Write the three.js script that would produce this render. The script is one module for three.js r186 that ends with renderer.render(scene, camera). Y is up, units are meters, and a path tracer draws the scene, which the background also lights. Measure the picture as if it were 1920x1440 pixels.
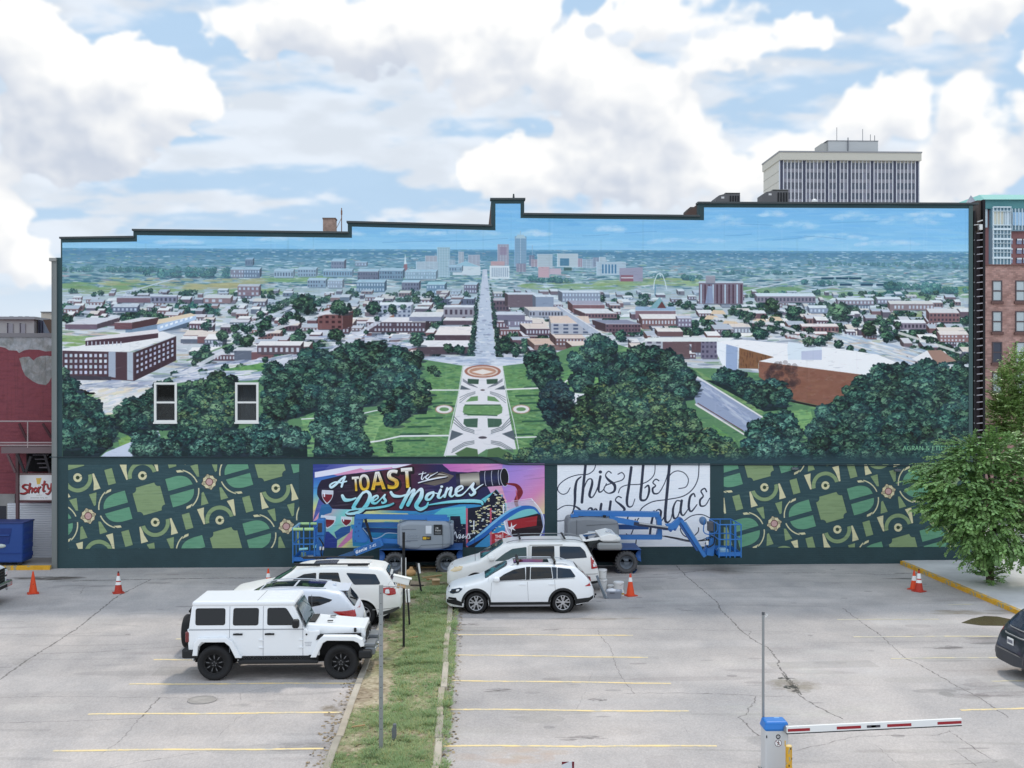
import * as THREE from 'three';
import { RoundedBoxGeometry } from 'three/addons/geometries/RoundedBoxGeometry.js';
import { mergeGeometries } from 'three/addons/utils/BufferGeometryUtils.js';

// ---------------------------------------------------------------- camera, sky, sun, exposure
const scene = new THREE.Scene();
const FOCAL = 2150, EYE = 7.15, YAW = Math.atan(75 / FOCAL), PITCH = -Math.atan(5 / FOCAL);
const camera = new THREE.PerspectiveCamera(2 * Math.atan(720 / FOCAL) * 180 / Math.PI, 4 / 3, 0.1, 3000);
camera.position.set(0, EYE, 0);
camera.rotation.order = 'YXZ';
camera.rotation.set(PITCH, -YAW, 0);
scene.add(camera);
const EXPOSURE = 1.38;
const renderer = new THREE.WebGLRenderer({ antialias: true });
renderer.toneMapping = THREE.LinearToneMapping;
renderer.toneMappingExposure = EXPOSURE;
renderer.shadowMap.enabled = true;
const sun = new THREE.DirectionalLight(new THREE.Color(1, 0.93, 0.82), 1.35);
sun.position.set(14, 67, -47);
sun.target.position.set(0, 0, 0);
sun.castShadow = true;
sun.shadow.radius = 10;
sun.shadow.mapSize.set(2048, 2048);
Object.assign(sun.shadow.camera, { left: -50, right: 50, top: 60, bottom: -40, near: 1, far: 220 });
scene.add(sun, sun.target);

// ---------------------------------------------------------------- random numbers and noise
function rng(seed) {
  let a = seed >>> 0;
  return () => { a = (a + 0x6d2b79f5) | 0; let t = Math.imul(a ^ (a >>> 15), 1 | a); t = (t + Math.imul(t ^ (t >>> 7), 61 | t)) ^ t; return ((t ^ (t >>> 14)) >>> 0) / 4294967296; };
}
const clamp = (x, a = 0, b = 1) => x < a ? a : x > b ? b : x;
const lerp = (a, b, t) => a + (b - a) * t;
const smooth = (a, b, x) => { const t = clamp((x - a) / (b - a)); return t * t * (3 - 2 * t); };
const PERM = (() => { const r = rng(77), p = new Uint8Array(512); for (let i = 0; i < 256; i++) p[i] = i; for (let i = 255; i > 0; i--) { const j = Math.floor(r() * (i + 1)), t = p[i]; p[i] = p[j]; p[j] = t; } for (let i = 0; i < 256; i++) p[256 + i] = p[i]; return p; })();
function noise3(x, y, z, wrap = 256) {                       // value noise, 0..1
  const xi = Math.floor(x), yi = Math.floor(y), zi = Math.floor(z);
  let u = x - xi, v = y - yi, w = z - zi;
  u = u * u * (3 - 2 * u); v = v * v * (3 - 2 * v); w = w * w * (3 - 2 * w);
  const m = (k) => ((k % wrap) + wrap) % wrap;
  const X = m(xi), X1 = m(xi + 1), Y = m(yi), Y1 = m(yi + 1), Z = zi & 255, Z1 = (zi + 1) & 255;
  const a = PERM[PERM[X & 255] + (Y & 255)], b = PERM[PERM[X1 & 255] + (Y & 255)], c = PERM[PERM[X & 255] + (Y1 & 255)], d = PERM[PERM[X1 & 255] + (Y1 & 255)];
  const l0 = lerp(lerp(PERM[a + Z], PERM[b + Z], u), lerp(PERM[c + Z], PERM[d + Z], u), v);
  const l1 = lerp(lerp(PERM[a + Z1], PERM[b + Z1], u), lerp(PERM[c + Z1], PERM[d + Z1], u), v);
  return lerp(l0, l1, w) / 255;
}
const fbm = (x, y, z, oct) => { let s = 0, a = 0.5, n = 0; for (let i = 0; i < oct; i++) { s += a * noise3(x, y, z); n += a; a *= 0.5; x = x * 2.03 + 11.3; y = y * 2.03 + 5.7; z = z * 2.03 + 3.1; } return s / n; };
const toLin = (c) => c <= 0.04045 ? c / 12.92 : Math.pow((c + 0.055) / 1.055, 2.4);
const lin = (r, g, b) => [toLin(r / 255), toLin(g / 255), toLin(b / 255)];

// ---------------------------------------------------------------- sky: summer cumulus under a thin high veil
{
  const W = 4096, Hh = 2048, half = Hh / 2, DEG = Math.PI / 180;
  const k = 37.52;                                            // one degree of sky in the units that the cloud table uses
  // cloud table: azimuth and elevation of each heap (in those units, from the street axis), its half sizes, weight, greyness of its base
  const heaps = [
    [-740, 520, 150, 100, 1, 1], [-790, 590, 110, 70, 1, .6], [-640, 540, 110, 80, 1, .8], [-560, 500, 110, 60, .9, .6], [-700, 440, 160, 60, .8, .9], [-870, 480, 70, 80, .8, .3],
    [-310, 655, 130, 80, 1, 1], [-200, 630, 110, 80, 1, 1], [-90, 655, 130, 70, 1, .25], [-20, 590, 120, 60, .9, .3], [90, 640, 110, 70, .9, .7], [-430, 640, 90, 40, .7, .4],
    [180, 600, 90, 80, .9, .5], [240, 540, 90, 90, 1, .7], [330, 510, 100, 90, 1, .9], [400, 450, 80, 100, 1, .8], [450, 400, 70, 80, .9, .5], [300, 410, 110, 80, .9, .7], [210, 440, 90, 60, .9, .3], [360, 660, 160, 50, .9, .3], [460, 600, 120, 50, .8, .25], [130, 400, 100, 50, .7, .25],
    [600, 400, 120, 50, .9, .2], [720, 450, 80, 60, 1, .3], [790, 470, 70, 70, 1, .4], [870, 470, 70, 60, 1, .4], [900, 400, 120, 80, 1, .6], [800, 380, 120, 60, .9, .3], [1030, 530, 60, 60, 1, .4], [1000, 440, 80, 60, .8, .4], [610, 620, 70, 26, .7, .2],
    [940, 660, 170, 60, .8, .8], [1060, 600, 90, 60, .8, .6], [-850, 270, 70, 70, 1, .25], [-790, 215, 60, 40, .9, .2], [-880, 350, 70, 50, .6, .4],
  ];
  const r = rng(5);
  for (let i = 0; i < 190; i++) {                              // the same weather all round
    const az = (r() * 2 - 1) * 178 * k, el = (6 + r() * 50) * k, s = 0.7 + r() * 0.9;
    if (Math.abs(az) < 1250 && el < 950) continue;
    heaps.push([az, el, 190 * s / Math.max(.35, Math.cos(el / k * DEG)), 100 * s, .8 + .2 * r(), .3 + .6 * r()]);
  }
  const dens = new Float32Array(W * half), veil = new Float32Array(W * half), grey = new Float32Array(W * half);
  const buckets = Array.from({ length: 64 }, () => []);
  for (const h of heaps) for (let d = -1; d <= 1; d++) for (let b = 0; b < 64; b++) { const mid = ((b + .5) / 64 * 360 - 180 + d * 360) * k; if (Math.abs(mid - h[0]) < h[2] * 1.7 + 110) buckets[b].push([h[0] - d * 360 * k, ...h.slice(1)]); }
  for (let j = 0; j < half; j++) {
    const el = (j + .5) / half * 90, ce = Math.cos(el * DEG), se = Math.sin(el * DEG);
    for (let i = 0; i < W; i++) {
      const az = (i + .5) / W * 360 - 180, a = az * DEG, dx = Math.sin(a) * ce, dz = -Math.cos(a) * ce, px = az * k, py = el * k;
      const w1 = fbm(dx * 7 + 40, se * 9 + 40, dz * 7 + 40, 3) - .5;
      const n = fbm(dx * 13 + 80 + w1, se * 17 + 80, dz * 13 + 80, 4), n2 = 1 - Math.abs(2 * fbm(dx * 40 + 9 + w1, se * 52 + 9, dz * 40 + 9, 2) - 1), n3 = fbm(dx * 120 + 3, se * 150 + 3, dz * 120 + 3, 3) - .5;
      let d = -.6, g = 0;
      for (const h of buckets[Math.floor((i + .5) / W * 64) & 63]) {
        const qx = (px - h[0]) / h[2], qy = (py - h[1]) / h[3], q = qx * qx + qy * qy * (qy < 0 ? .62 : 1);
        if (q > 2.6) continue;
        const v = h[4] * (1 - Math.sqrt(q));
        if (v > d) { g = lerp(g, h[5], clamp((v - d) * 2 + .35)); d = v; }
      }
      dens[j * W + i] = d - .15 + (n - .5) * 1.7 + (n2 - .6) * .62 + n3 * .34;
      grey[j * W + i] = g;
      const sc = 1 / (se + .22);
      const st = fbm(dx * 5 * sc + 20 + w1 * 1.6, 7, dz * 8 * sc + 20, 6); veil[j * W + i] = smooth(.37, .6, st + .22 * (fbm(dx * 26 * sc + w1 * 3, 3, dz * 44 * sc, 4) - .5)) * smooth(0, 8, el);
    }
  }
  const data = new Float32Array(W * Hh * 4), SKY = 1 / EXPOSURE;
  const cTop = lin(164, 202, 240), cMid = lin(178, 211, 241), cLow = lin(218, 234, 248), cVeil = lin(236, 241, 248), cLit = [1.03, 1.03, 1.02], cGrey = lin(203, 212, 227), cGround = lin(150, 150, 150);
  for (let row = 0; row < Hh; row++) for (let i = 0; i < W; i++) {
    const o = (row * W + i) * 4, j = row - half;               // DataTexture rows start at the nadir
    const az = (i + .5) / W * 360 - 180;
    // equirectangular column to azimuth: column = atan2(z, x)
    const ang = ((i + .5) / W - .5) * 360;                     // degrees, x axis = 0, z axis = 90
    let mine = ang + 90; if (mine > 180) mine -= 360;          // azimuth 0 looks along -z, +90 along +x
    if (j < 0) { const t = smooth(-40, 0, j); for (let c = 0; c < 3; c++) data[o + c] = lerp(cGround[c] * .55, cLow[c] * .8, t) * SKY; data[o + 3] = 1; continue; }
    const ii = Math.floor((mine + 180) / 360 * W) % W, p = j * W + ii, el = (j + .5) / half * 90, d = dens[p];
    let up = 0;
    for (let s = 1; s <= 6; s++) up += clamp(dens[Math.min(half - 1, j + s * 9) * W + ((ii + s * 3) % W)], 0, .7);
    const vt = smooth(.3, .68, fbm(ang * .5 + 200, el * 1.5 + 70, 9, 5)), alpha = smooth(-.06, .09 + .26 * smooth(.35, .65, fbm(az * .09 + 300, el * .16 + 20, 5, 2)), d), light = Math.exp(-up * .42), rim = clamp(d - dens[Math.min(half - 1, j + 5) * W + ((ii + 2) % W)], -.3, .3) * .2 + clamp(d - dens[Math.min(half - 1, j + 16) * W + ((ii + 6) % W)], -.5, .5) * .5, shade = clamp(clamp(1 - light) * (.34 + .5 * grey[p]) * (.7 + .6 * (fbm(ang * .55 + 400, el * .8 + 40, 3, 4))) - rim);
    const back = 1 + .5 * smooth(-.2, .7, Math.cos((mine + 163) * Math.PI / 180)), t1 = smooth(0, 9, el), t2 = smooth(8, 32, el), v = .14 + veil[p] * .7;
    for (let c = 0; c < 3; c++) {
      let s = lerp(lerp(cLow[c], cMid[c], t1), cTop[c], t2);
      s = lerp(s, cVeil[c] * (.93 + .13 * vt), v);
      s = lerp(s, lerp(cLit[c], cGrey[c], shade), alpha);
      s = lerp(s, cVeil[c] * .97, .5 * (1 - smooth(0, 7, el)));
      data[o + c] = s * SKY * back;
    }
    data[o + 3] = 1;
  }
  const t = new THREE.DataTexture(data, W, Hh, THREE.RGBAFormat, THREE.FloatType);
  t.mapping = THREE.EquirectangularReflectionMapping;
  t.magFilter = THREE.LinearFilter;
  t.needsUpdate = true;
  scene.background = t;
  scene.environment = t;
}

// ---------------------------------------------------------------- surveying: a pixel of the 1920 x 1440 photograph to a place
const V = (x, y, z) => new THREE.Vector3(x, y, z);
function ray(px, py) {
  const v = V((px - 960) / FOCAL, (720 - py) / FOCAL, -1);
  return v.applyAxisAngle(V(1, 0, 0), PITCH).applyAxisAngle(V(0, 1, 0), -YAW);
}
const at = (px, py, z) => { const v = ray(px, py), k = z / v.z; return V(v.x * k, EYE + v.y * k, z); };
const gr = (px, py, y = 0) => { const v = ray(px, py), k = (y - EYE) / v.y; return V(v.x * k, y, v.z * k); };
const WALL = -44.4;
const Q = (z0, xr) => (x, y, z = z0) => at(x || xr, y || 715, z);      // 0 stands for «whatever column (or row)»

// ---------------------------------------------------------------- objects
const used = new Map();
function numbered(name) { const n = used.get(name) ?? 0; used.set(name, n + 1); return n ? name + '_' + String(n).padStart(3, '0') : name; }
function tag(o, label, category, group) { o.userData.label = label; if (category) o.userData.category = category; if (group) o.userData.group = group; return o; }
function thing(name, label, category, pos = [0, 0, 0], turn = 0, group) {
  const o = new THREE.Group();
  o.name = numbered(name);
  o.position.set(pos.x ?? pos[0], pos.y ?? pos[1], pos.z ?? pos[2]);
  o.rotation.y = turn;
  scene.add(o);
  return tag(o, label, category, group);
}
function copyOf(o, pos, turn, label, group) {
  const c = o.clone(); c.name = numbered(o.name.replace(/_\d{3}$/, ''));
  c.position.copy(pos); c.rotation.y = turn; scene.add(c);
  c.userData = { ...o.userData, label };
  if (group) c.userData.group = group;
  return c;
}
function flat(list) {
  const gs = (Array.isArray(list) ? list : [list]).map((g) => { const h = g.index ? g.toNonIndexed() : g.clone(); for (const k of Object.keys(h.attributes)) if (!['position', 'normal', 'uv'].includes(k)) h.deleteAttribute(k); return h; });
  return gs.length === 1 ? gs[0] : mergeGeometries(gs);
}
function part(parent, name, geo, mat, label) {
  const m = new THREE.Mesh(Array.isArray(geo) ? flat(geo) : geo, mat);
  m.name = name; m.castShadow = m.receiveShadow = true;
  if (label) m.userData.label = label;
  (parent ?? scene).add(m);
  return m;
}
function struct(name, geo, mat, parent) { const m = part(parent, parent ? name : numbered(name), geo, mat); m.userData.kind = 'structure'; return m; }

// ---------------------------------------------------------------- geometry
const bx = (w, h, d, x = 0, y = 0, z = 0) => new THREE.BoxGeometry(w, h, d).translate(x, y, z);
const rb = (w, h, d, r, x = 0, y = 0, z = 0, seg = 3) => new RoundedBoxGeometry(w, h, d, seg, Math.min(r, w / 2.01, h / 2.01, d / 2.01)).translate(x, y, z);
const box = (x0, x1, y0, y1, z0, z1) => bx(Math.abs(x1 - x0), Math.abs(y1 - y0), Math.abs(z1 - z0), (x0 + x1) / 2, (y0 + y1) / 2, (z0 + z1) / 2);
const cy = (r0, r1, h, seg = 20, x = 0, y = 0, z = 0) => new THREE.CylinderGeometry(r0, r1, h, seg).translate(x, y, z);
const zc = (r, d, seg = 24, x = 0, y = 0, z = 0) => new THREE.CylinderGeometry(r, r, d, seg).rotateX(Math.PI / 2).translate(x, y, z);
function aim(g, p, q) {                                        // turns a shape along +y, of length 1, onto the line from p to q
  const d = q.clone().sub(p), m = new THREE.Matrix4().compose(p.clone().add(q).multiplyScalar(.5), new THREE.Quaternion().setFromUnitVectors(V(0, 1, 0), d.clone().normalize()), V(1, d.length(), 1));
  return g.applyMatrix4(m);
}
const rod = (p, q, r, seg = 8) => aim(new THREE.CylinderGeometry(r, r, 1, seg), p, q);
function beam(p, q, w, d) {                                    // a rectangular bar: w across in the picture plane, d in z
  const dir = q.clone().sub(p), L = dir.length(), y = dir.clone().normalize(), zz = V(0, 0, 1), x = y.clone().cross(zz).normalize(), z2 = x.clone().cross(y);
  return new THREE.BoxGeometry(w, L, d).applyMatrix4(new THREE.Matrix4().makeBasis(x, y, z2).setPosition(p.clone().add(q).multiplyScalar(.5)));
}
function tube(pts, r, seg = 24, rad = 6) { return new THREE.TubeGeometry(new THREE.CatmullRomCurve3(pts), seg, r, rad, false); }
function plate(poly, depth, bevel = 0) {                       // a flat outline [[x, y], ...] with thickness along +z
  const s = new THREE.Shape(poly.map((p) => new THREE.Vector2(p[0], p[1])));
  return new THREE.ExtrudeGeometry(s, { depth, bevelEnabled: bevel > 0, bevelSize: bevel, bevelThickness: bevel, bevelOffset: -bevel, bevelSegments: 2, curveSegments: 10 });
}
function uvBox(g, s = 1) {                                     // box mapping in metres
  const p = g.attributes.position, n = g.attributes.normal, uv = new Float32Array(p.count * 2);
  for (let i = 0; i < p.count; i++) {
    const ax = Math.abs(n.getX(i)), ay = Math.abs(n.getY(i)), az = Math.abs(n.getZ(i));
    const [a, b] = ay > ax && ay > az ? [p.getX(i), p.getZ(i)] : ax > az ? [p.getZ(i), p.getY(i)] : [p.getX(i), p.getY(i)];
    uv[i * 2] = a * s; uv[i * 2 + 1] = b * s;
  }
  g.setAttribute('uv', new THREE.BufferAttribute(uv, 2));
  return g;
}

// ---------------------------------------------------------------- textures and materials
function tex(w, h, f, srgb = true) {
  const d = new Uint8Array(w * h * 4);
  for (let y = 0; y < h; y++) for (let x = 0; x < w; x++) { const c = f(x, y), o = (y * w + x) * 4; for (let k = 0; k < 3; k++) d[o + k] = clamp(Array.isArray(c) ? c[k] : c, 0, 255); d[o + 3] = 255; }
  const t = new THREE.DataTexture(d, w, h);
  t.wrapS = t.wrapT = THREE.RepeatWrapping; t.magFilter = THREE.LinearFilter; t.minFilter = THREE.LinearMipmapLinearFilter;
  if (srgb) t.colorSpace = THREE.SRGBColorSpace;
  t.needsUpdate = true;
  return t;
}
function canvasTex(cv) { const t = new THREE.CanvasTexture(cv); t.colorSpace = THREE.SRGBColorSpace; t.magFilter = THREE.LinearFilter; t.anisotropy = 8; return t; }
function canvas(w, h) { const cv = document.createElement('canvas'); cv.width = w; cv.height = h; return [cv, cv.getContext('2d')]; }
const tile = (x, y, n, size, z = 0) => noise3(x / size * n, y / size * n, z, n);
const tfbm = (x, y, n, size, z, oct) => { let s = 0, a = .5, t = 0; for (let i = 0; i < oct; i++) { s += a * tile(x, y, n << i, size, z + i * 7); t += a; a *= .55; } return s / t; };
const C = (r, g, b) => new THREE.Color().setRGB(...lin(r, g, b));
const mat = (c, rough = .7, metal = 0, extra = {}) => new THREE.MeshStandardMaterial({ color: c.isColor ? c : Array.isArray(c) ? C(...c) : new THREE.Color(c), roughness: rough, metalness: metal, ...extra });
const phys = (c, extra) => new THREE.MeshPhysicalMaterial({ color: Array.isArray(c) ? C(...c) : new THREE.Color(c), ...extra });
const bumpTex = tex(256, 256, (x, y) => tfbm(x, y, 8, 256, 3, 5) * 255, false);
const scaled = (t, x, y) => { const c = t.clone(); c.repeat.set(x, y); c.needsUpdate = true; return c; };
const dirtTex = tex(256, 256, (x, y) => { const n = tfbm(x, y, 4, 256, 9, 6); return 236 + 60 * (n - .5); });
const M = {
  white: phys([236, 238, 240], { roughness: .38, specularIntensity: .5, clearcoat: .25, clearcoatRoughness: .08 }),
  pearl: phys([235, 234, 231], { roughness: .38, specularIntensity: .5, clearcoat: .25, clearcoatRoughness: .08 }),
  silver: phys([214, 219, 228], { roughness: .38, specularIntensity: .5, clearcoat: .3, clearcoatRoughness: .1 }),
  dark: phys([44, 46, 56], { roughness: .3, metalness: .3, clearcoat: .8, clearcoatRoughness: .08 }),
  glass: phys([15, 18, 22], { roughness: .05, specularIntensity: .8 }),
  glassBlue: phys([30, 46, 62], { roughness: .07, specularIntensity: .6 }),
  glassTint: phys([52, 74, 74], { roughness: .08, specularIntensity: .8 }),
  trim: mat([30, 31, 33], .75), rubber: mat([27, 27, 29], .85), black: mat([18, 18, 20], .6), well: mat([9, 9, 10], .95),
  chrome: mat([205, 207, 210], .18, 1), alloy: mat([196, 198, 202], .3, .85), steel: mat([150, 152, 154], .45, .8), galv: mat([150, 152, 152], .55, .55),
  red: phys([168, 18, 20], { roughness: .25, clearcoat: .8 }), lamp: phys([225, 228, 230], { roughness: .12, clearcoat: 1 }), amber: phys([226, 204, 164], { roughness: .2, clearcoat: 1 }),
  blue: mat([48, 116, 186], .45), blueDark: mat([34, 84, 148], .5), blueBin: mat([30, 68, 136], .55), capBlue: mat([30, 116, 196], .4),
  gcab: mat([142, 150, 160], .55), orange: mat([222, 74, 28], .6), coneRed: mat([176, 52, 34], .65), reflect: mat([232, 232, 230], .4),
  yellow: mat([206, 158, 38], .65), kerbYellow: mat([212, 160, 34], .8, 0, { map: null }), concrete: mat([176, 170, 160], .9), wood: mat([170, 140, 100], .85), cardboard: mat([176, 148, 112], .9),
  whitePaint: mat([226, 226, 224], .5), plastic: mat([220, 220, 218], .45), greyPlastic: mat([138, 142, 152], .6), darkRed: mat([104, 18, 32], .6), foam: mat([176, 214, 150], .7),
};

// ---------------------------------------------------------------- the painting on the upper wall: flat paint, laid on in dabs, in photograph units
const MX0 = 104, MX1 = 1830, MY0 = 366, MY1 = 872;
const landscape = (() => {
  const W = 2048, K = W / (MX1 - MX0), [cv, g] = canvas(W, Math.round((MY1 - MY0) * K)), R = rng(2024);
  g.setTransform(K, 0, 0, K, -MX0 * K, -MY0 * K);
  const rnd = (a, b) => a + (b - a) * R(), pick = (a) => a[Math.floor(R() * a.length)];
  const css = (c, a = 1) => 'rgba(' + c.map((v) => Math.round(clamp(v, 0, 255))).join(',') + ',' + a + ')';
  const air = [128, 178, 206], fade = (c, y) => { const t = Math.pow(clamp((628 - y) / 160), 1.3) * .78; return c.map((v, i) => lerp(v, air[i], t)); };
  const jit = (c, s) => { const d = rnd(-s, s); return c.map((v) => v + d + rnd(-s, s) * .3); };
  const poly = (pts, c, a = 1) => { g.fillStyle = css(c, a); g.beginPath(); pts.forEach((p, i) => i ? g.lineTo(p[0], p[1]) : g.moveTo(p[0], p[1])); g.closePath(); g.fill(); };
  const dab = (x, y, rx, ry, c, a = 1, rot = 0) => { g.fillStyle = css(c, a); g.beginPath(); g.ellipse(x, y, rx, ry, rot, 0, 7); g.fill(); };
  const line = (pts, w, c, a = 1) => { g.strokeStyle = css(c, a); g.lineWidth = w; g.lineCap = 'round'; g.lineJoin = 'round'; g.beginPath(); pts.forEach((p, i) => i ? g.lineTo(p[0], p[1]) : g.moveTo(p[0], p[1])); g.stroke(); };
  const inside = (pts, x, y) => { let s = false; for (let i = 0, j = pts.length - 1; i < pts.length; j = i++) { const [a, b] = pts[i], [c, d] = pts[j]; if ((b > y) !== (d > y) && x < (c - a) * (y - b) / (d - b) + a) s = !s; } return s; };
  // sky with faint brushed clouds
  const sky = g.createLinearGradient(0, 374, 0, 474); sky.addColorStop(0, css([122, 184, 228])); sky.addColorStop(.6, css([132, 192, 230])); sky.addColorStop(1, css([150, 204, 232]));
  g.fillStyle = sky; g.fillRect(MX0, MY0, MX1 - MX0, 120);
  const puff = (x, y, w, h, n, a = .1) => { for (let i = 0; i < n; i++) { const t = rnd(-1, 1); dab(x + t * w, y - Math.abs(rnd(0, 1)) * h * (1 - t * t), rnd(4, 15), rnd(2, 5), jit([206, 226, 240], 8), a * rnd(.4, 1.2), rnd(-.2, .1)); } };
  for (let i = 0; i < 900; i++) dab(rnd(MX0, MX1), rnd(376, 470), rnd(10, 60), rnd(1, 3.5), jit(pick([[120, 186, 230], [148, 200, 232], [110, 176, 224], [160, 208, 236]]), 6), rnd(.08, .3), rnd(-.06, .06));
  for (const [x, y, w, h] of [[1352, 420, 36, 20], [1130, 432, 26, 12], [1482, 424, 40, 14], [1440, 402, 22, 10], [1600, 408, 46, 14], [1700, 416, 60, 16], [1740, 400, 40, 8], [990, 440, 24, 9], [1560, 445, 60, 10], [520, 452, 40, 10], [620, 440, 44, 8], [760, 440, 60, 9], [860, 438, 60, 8], [1280, 452, 70, 9], [1660, 456, 60, 10], [330, 458, 40, 6]]) puff(x, y, w, h, 46, .1);
  for (const [x0, y0, x1, y1] of [[706, 456, 840, 452], [840, 452, 940, 447], [1080, 442, 1130, 439], [1160, 436, 1220, 433], [1350, 440, 1400, 437], [1380, 418, 1440, 420], [1550, 415, 1640, 412], [1440, 448, 1520, 440], [1500, 440, 1580, 446], [300, 464, 380, 462]]) line([[x0, y0], [(x0 + x1) / 2, (y0 + y1) / 2 + rnd(-1, 1)], [x1, y1]], 1.1, [84, 140, 186], .4);

  // the plain, paling with distance
  const land = g.createLinearGradient(0, 466, 0, 720);
  for (const [t, c] of [[0, [118, 174, 204]], [.03, [86, 138, 170]], [.1, [106, 154, 178]], [.2, [134, 170, 180]], [.4, [176, 190, 194]], [.65, [196, 202, 206]], [1, [186, 196, 204]]]) land.addColorStop(t, css(c));
  g.fillStyle = land; g.fillRect(MX0, 468, MX1 - MX0, 260);
  for (let y = 469; y < 540; y += 1.1) {                       // far woods, roofs and fields in flat strokes
    const s = (y - 464) / 60;
    for (let i = 0; i < 92; i++) {
      const x = rnd(MX0, MX1), leftish = smooth(560, 300, x), q = R();
      const c = q < .5 + .25 * leftish ? jit(pick([[52, 104, 126], [64, 116, 134], [46, 94, 120], [76, 130, 136]]), 10) : q < .8 ? jit(pick([[206, 222, 226], [186, 206, 214], [224, 230, 228]]), 8) : jit(pick([[160, 170, 176], [130, 176, 130], [170, 150, 150]]), 8);
      dab(x, y, rnd(2, 9) * (.5 + s), rnd(.5, 1.3) * (.5 + s * .7), fade(c, y + 62), rnd(.35, .85), rnd(-.05, .05));
    }
  }
  const roofs = [[224, 222, 222], [208, 206, 212], [234, 230, 226], [196, 198, 208], [222, 208, 196], [180, 188, 200]], bricks = [[112, 62, 66], [132, 74, 72], [96, 58, 70], [148, 92, 82], [90, 74, 90], [120, 96, 100], [92, 110, 130], [150, 160, 176]];
  // a block: front wall, receding side, flat roof above, windows
  function block(x, y, w, h, o = {}) {                          // x, y: bottom corner of the front at its near end
    const hue = (c) => c.map((v, i) => lerp(v, [116, 110, 124][i], .36)), d = o.d ?? h * .45, sk = o.sk ?? (x > 895 ? -.8 : .8) * d, wall = fade(hue(o.wall ?? pick(bricks)), y), roof = fade(o.roof ?? pick(roofs), y), side = wall.map((v) => v * (o.sideK ?? .72)), sw = o.sw ?? 0;
    poly([[x, y - h], [x + w, y - h], [x + w + sk, y - h - d], [x + sk, y - h - d]], roof);
    poly([[x, y], [x + w, y], [x + w, y - h], [x, y - h]], wall);
    if (sk > 0) poly([[x + w, y], [x + w + sk * .9, y - d * .9], [x + w + sk, y - h - d], [x + w, y - h]], side); else if (sk < 0) poly([[x, y], [x + sk * .9, y - d * .9], [x + sk, y - h - d], [x, y - h]], side);
    const n = o.win ?? (R() < .6 ? Math.round(w / 6) : 0), rows = o.rows ?? Math.max(1, Math.round(h / 9)), wc = fade(o.wc ?? (R() < .6 ? [206, 216, 228] : [48, 44, 60]), y);
    for (let r = 0; r < rows; r++) for (let i = 0; i < n; i++) if (R() < .94) { const ww = w / n * .5, hh = h / rows * .5; g.fillStyle = css(jit(wc, 10), .8); g.fillRect(x + w * (i + .26) / n, y - h + h * (r + .26) / rows, ww, hh); }
    line([[x, y - h], [x + w, y - h]], .7, fade([236, 234, 232], y), .8);
    for (let i = 0; i < w * d / 26; i++) { const t = R(), q = R(); dab(x + w * t + sk * q, y - h - d * q, rnd(1, 3), rnd(.3, .9), jit(roof, 14), .5); }
    line([[x + w * .1, y + .6], [x + w, y + .6]], 1.2, fade([58, 62, 78], y), .6);
  }
  function tree(x, y, r, o = {}) {                              // y: foot of the crown
    const tone = rnd(-9, 9) + 62 * (fbm(x * .03 + 40, y * .045 + 40, 6, 3) - .5), warm = rnd(-6, 9), own = (c) => c.map((v, i) => v + tone * (i ? 1 : .8) + (i === 0 ? warm : i === 2 ? -warm * .6 : 0)), dk = own(o.dk ?? [24, 50, 54]), md = own(o.md ?? [48, 90, 74]), lt = own(o.lt ?? [96, 144, 104]), n = Math.round(9 + r * 1.7), f = (c) => fade(c, y + 22), as = rnd(.85, 1.35), hi = rnd(-.5, .1), lit = R() < .62 ? 1 : .3;
    dab(x + r * .35, y - r * .05, r * 1.05, r * .2, f([46, 60, 76]), .55);
    for (let i = 0; i < n; i++) { const a = rnd(0, 6.3), q = Math.sqrt(R()); dab(x + Math.cos(a) * r * .84 * as * q, y - r * .85 + Math.sin(a) * r * .76 * q, rnd(.14, .4) * r, rnd(.12, .26) * r, f(jit(dk, 8)), 1, rnd(0, 3)); }
    for (let i = 0; i < n * 1.5; i++) { const a = rnd(0, 6.3), q = Math.sqrt(R()); dab(x + r * hi * .4 + Math.cos(a) * r * .8 * as * q, y - r * .92 + Math.sin(a) * r * .7 * q, rnd(.12, .42) * r, rnd(.06, .16) * r, f(jit(R() < .28 ? dk : md, 10)), .85, rnd(-1, .8)); }
    for (let i = 0; i < n * .75 * lit; i++) { const a = rnd(0, 6.3), q = Math.sqrt(R()); dab(x + r * hi + Math.cos(a) * r * .5 * as * q, y - r * 1.08 + Math.sin(a) * r * .44 * q, rnd(.06, .26) * r, rnd(.04, .1) * r, f(jit(lt, 16)), .8, rnd(-1, .7)); }
    for (let i = 0; i < n * .35; i++) { const a = rnd(0, 6.3), q = Math.sqrt(R()); dab(x + Math.cos(a) * r * .7 * as * q, y - r * .7 + Math.sin(a) * r * .7 * q, rnd(.08, .26) * r, rnd(.03, .07) * r, f([14, 32, 42]), .8, rnd(-1, 1)); }
  }
  // streets and yards of the middle distance
  for (let y = 536; y < 712; y += 2.2) {
    const s = (y - 464) / 130;
    for (let i = 0; i < 46 / (.5 + s * .5); i++) {
      const x = rnd(MX0, MX1), q = R();
      dab(x, y, rnd(5, 22) * s, rnd(.8, 2) * s, fade(jit(q < .5 ? pick([[222, 222, 224], [206, 208, 216], [188, 194, 206]]) : q < .72 ? pick([[150, 160, 178], [128, 142, 164]]) : q < .9 ? pick([[112, 150, 112], [96, 136, 108], [150, 166, 122]]) : [196, 178, 160], 9), y), rnd(.4, .9), rnd(-.1, .1));
    }
  }
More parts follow.
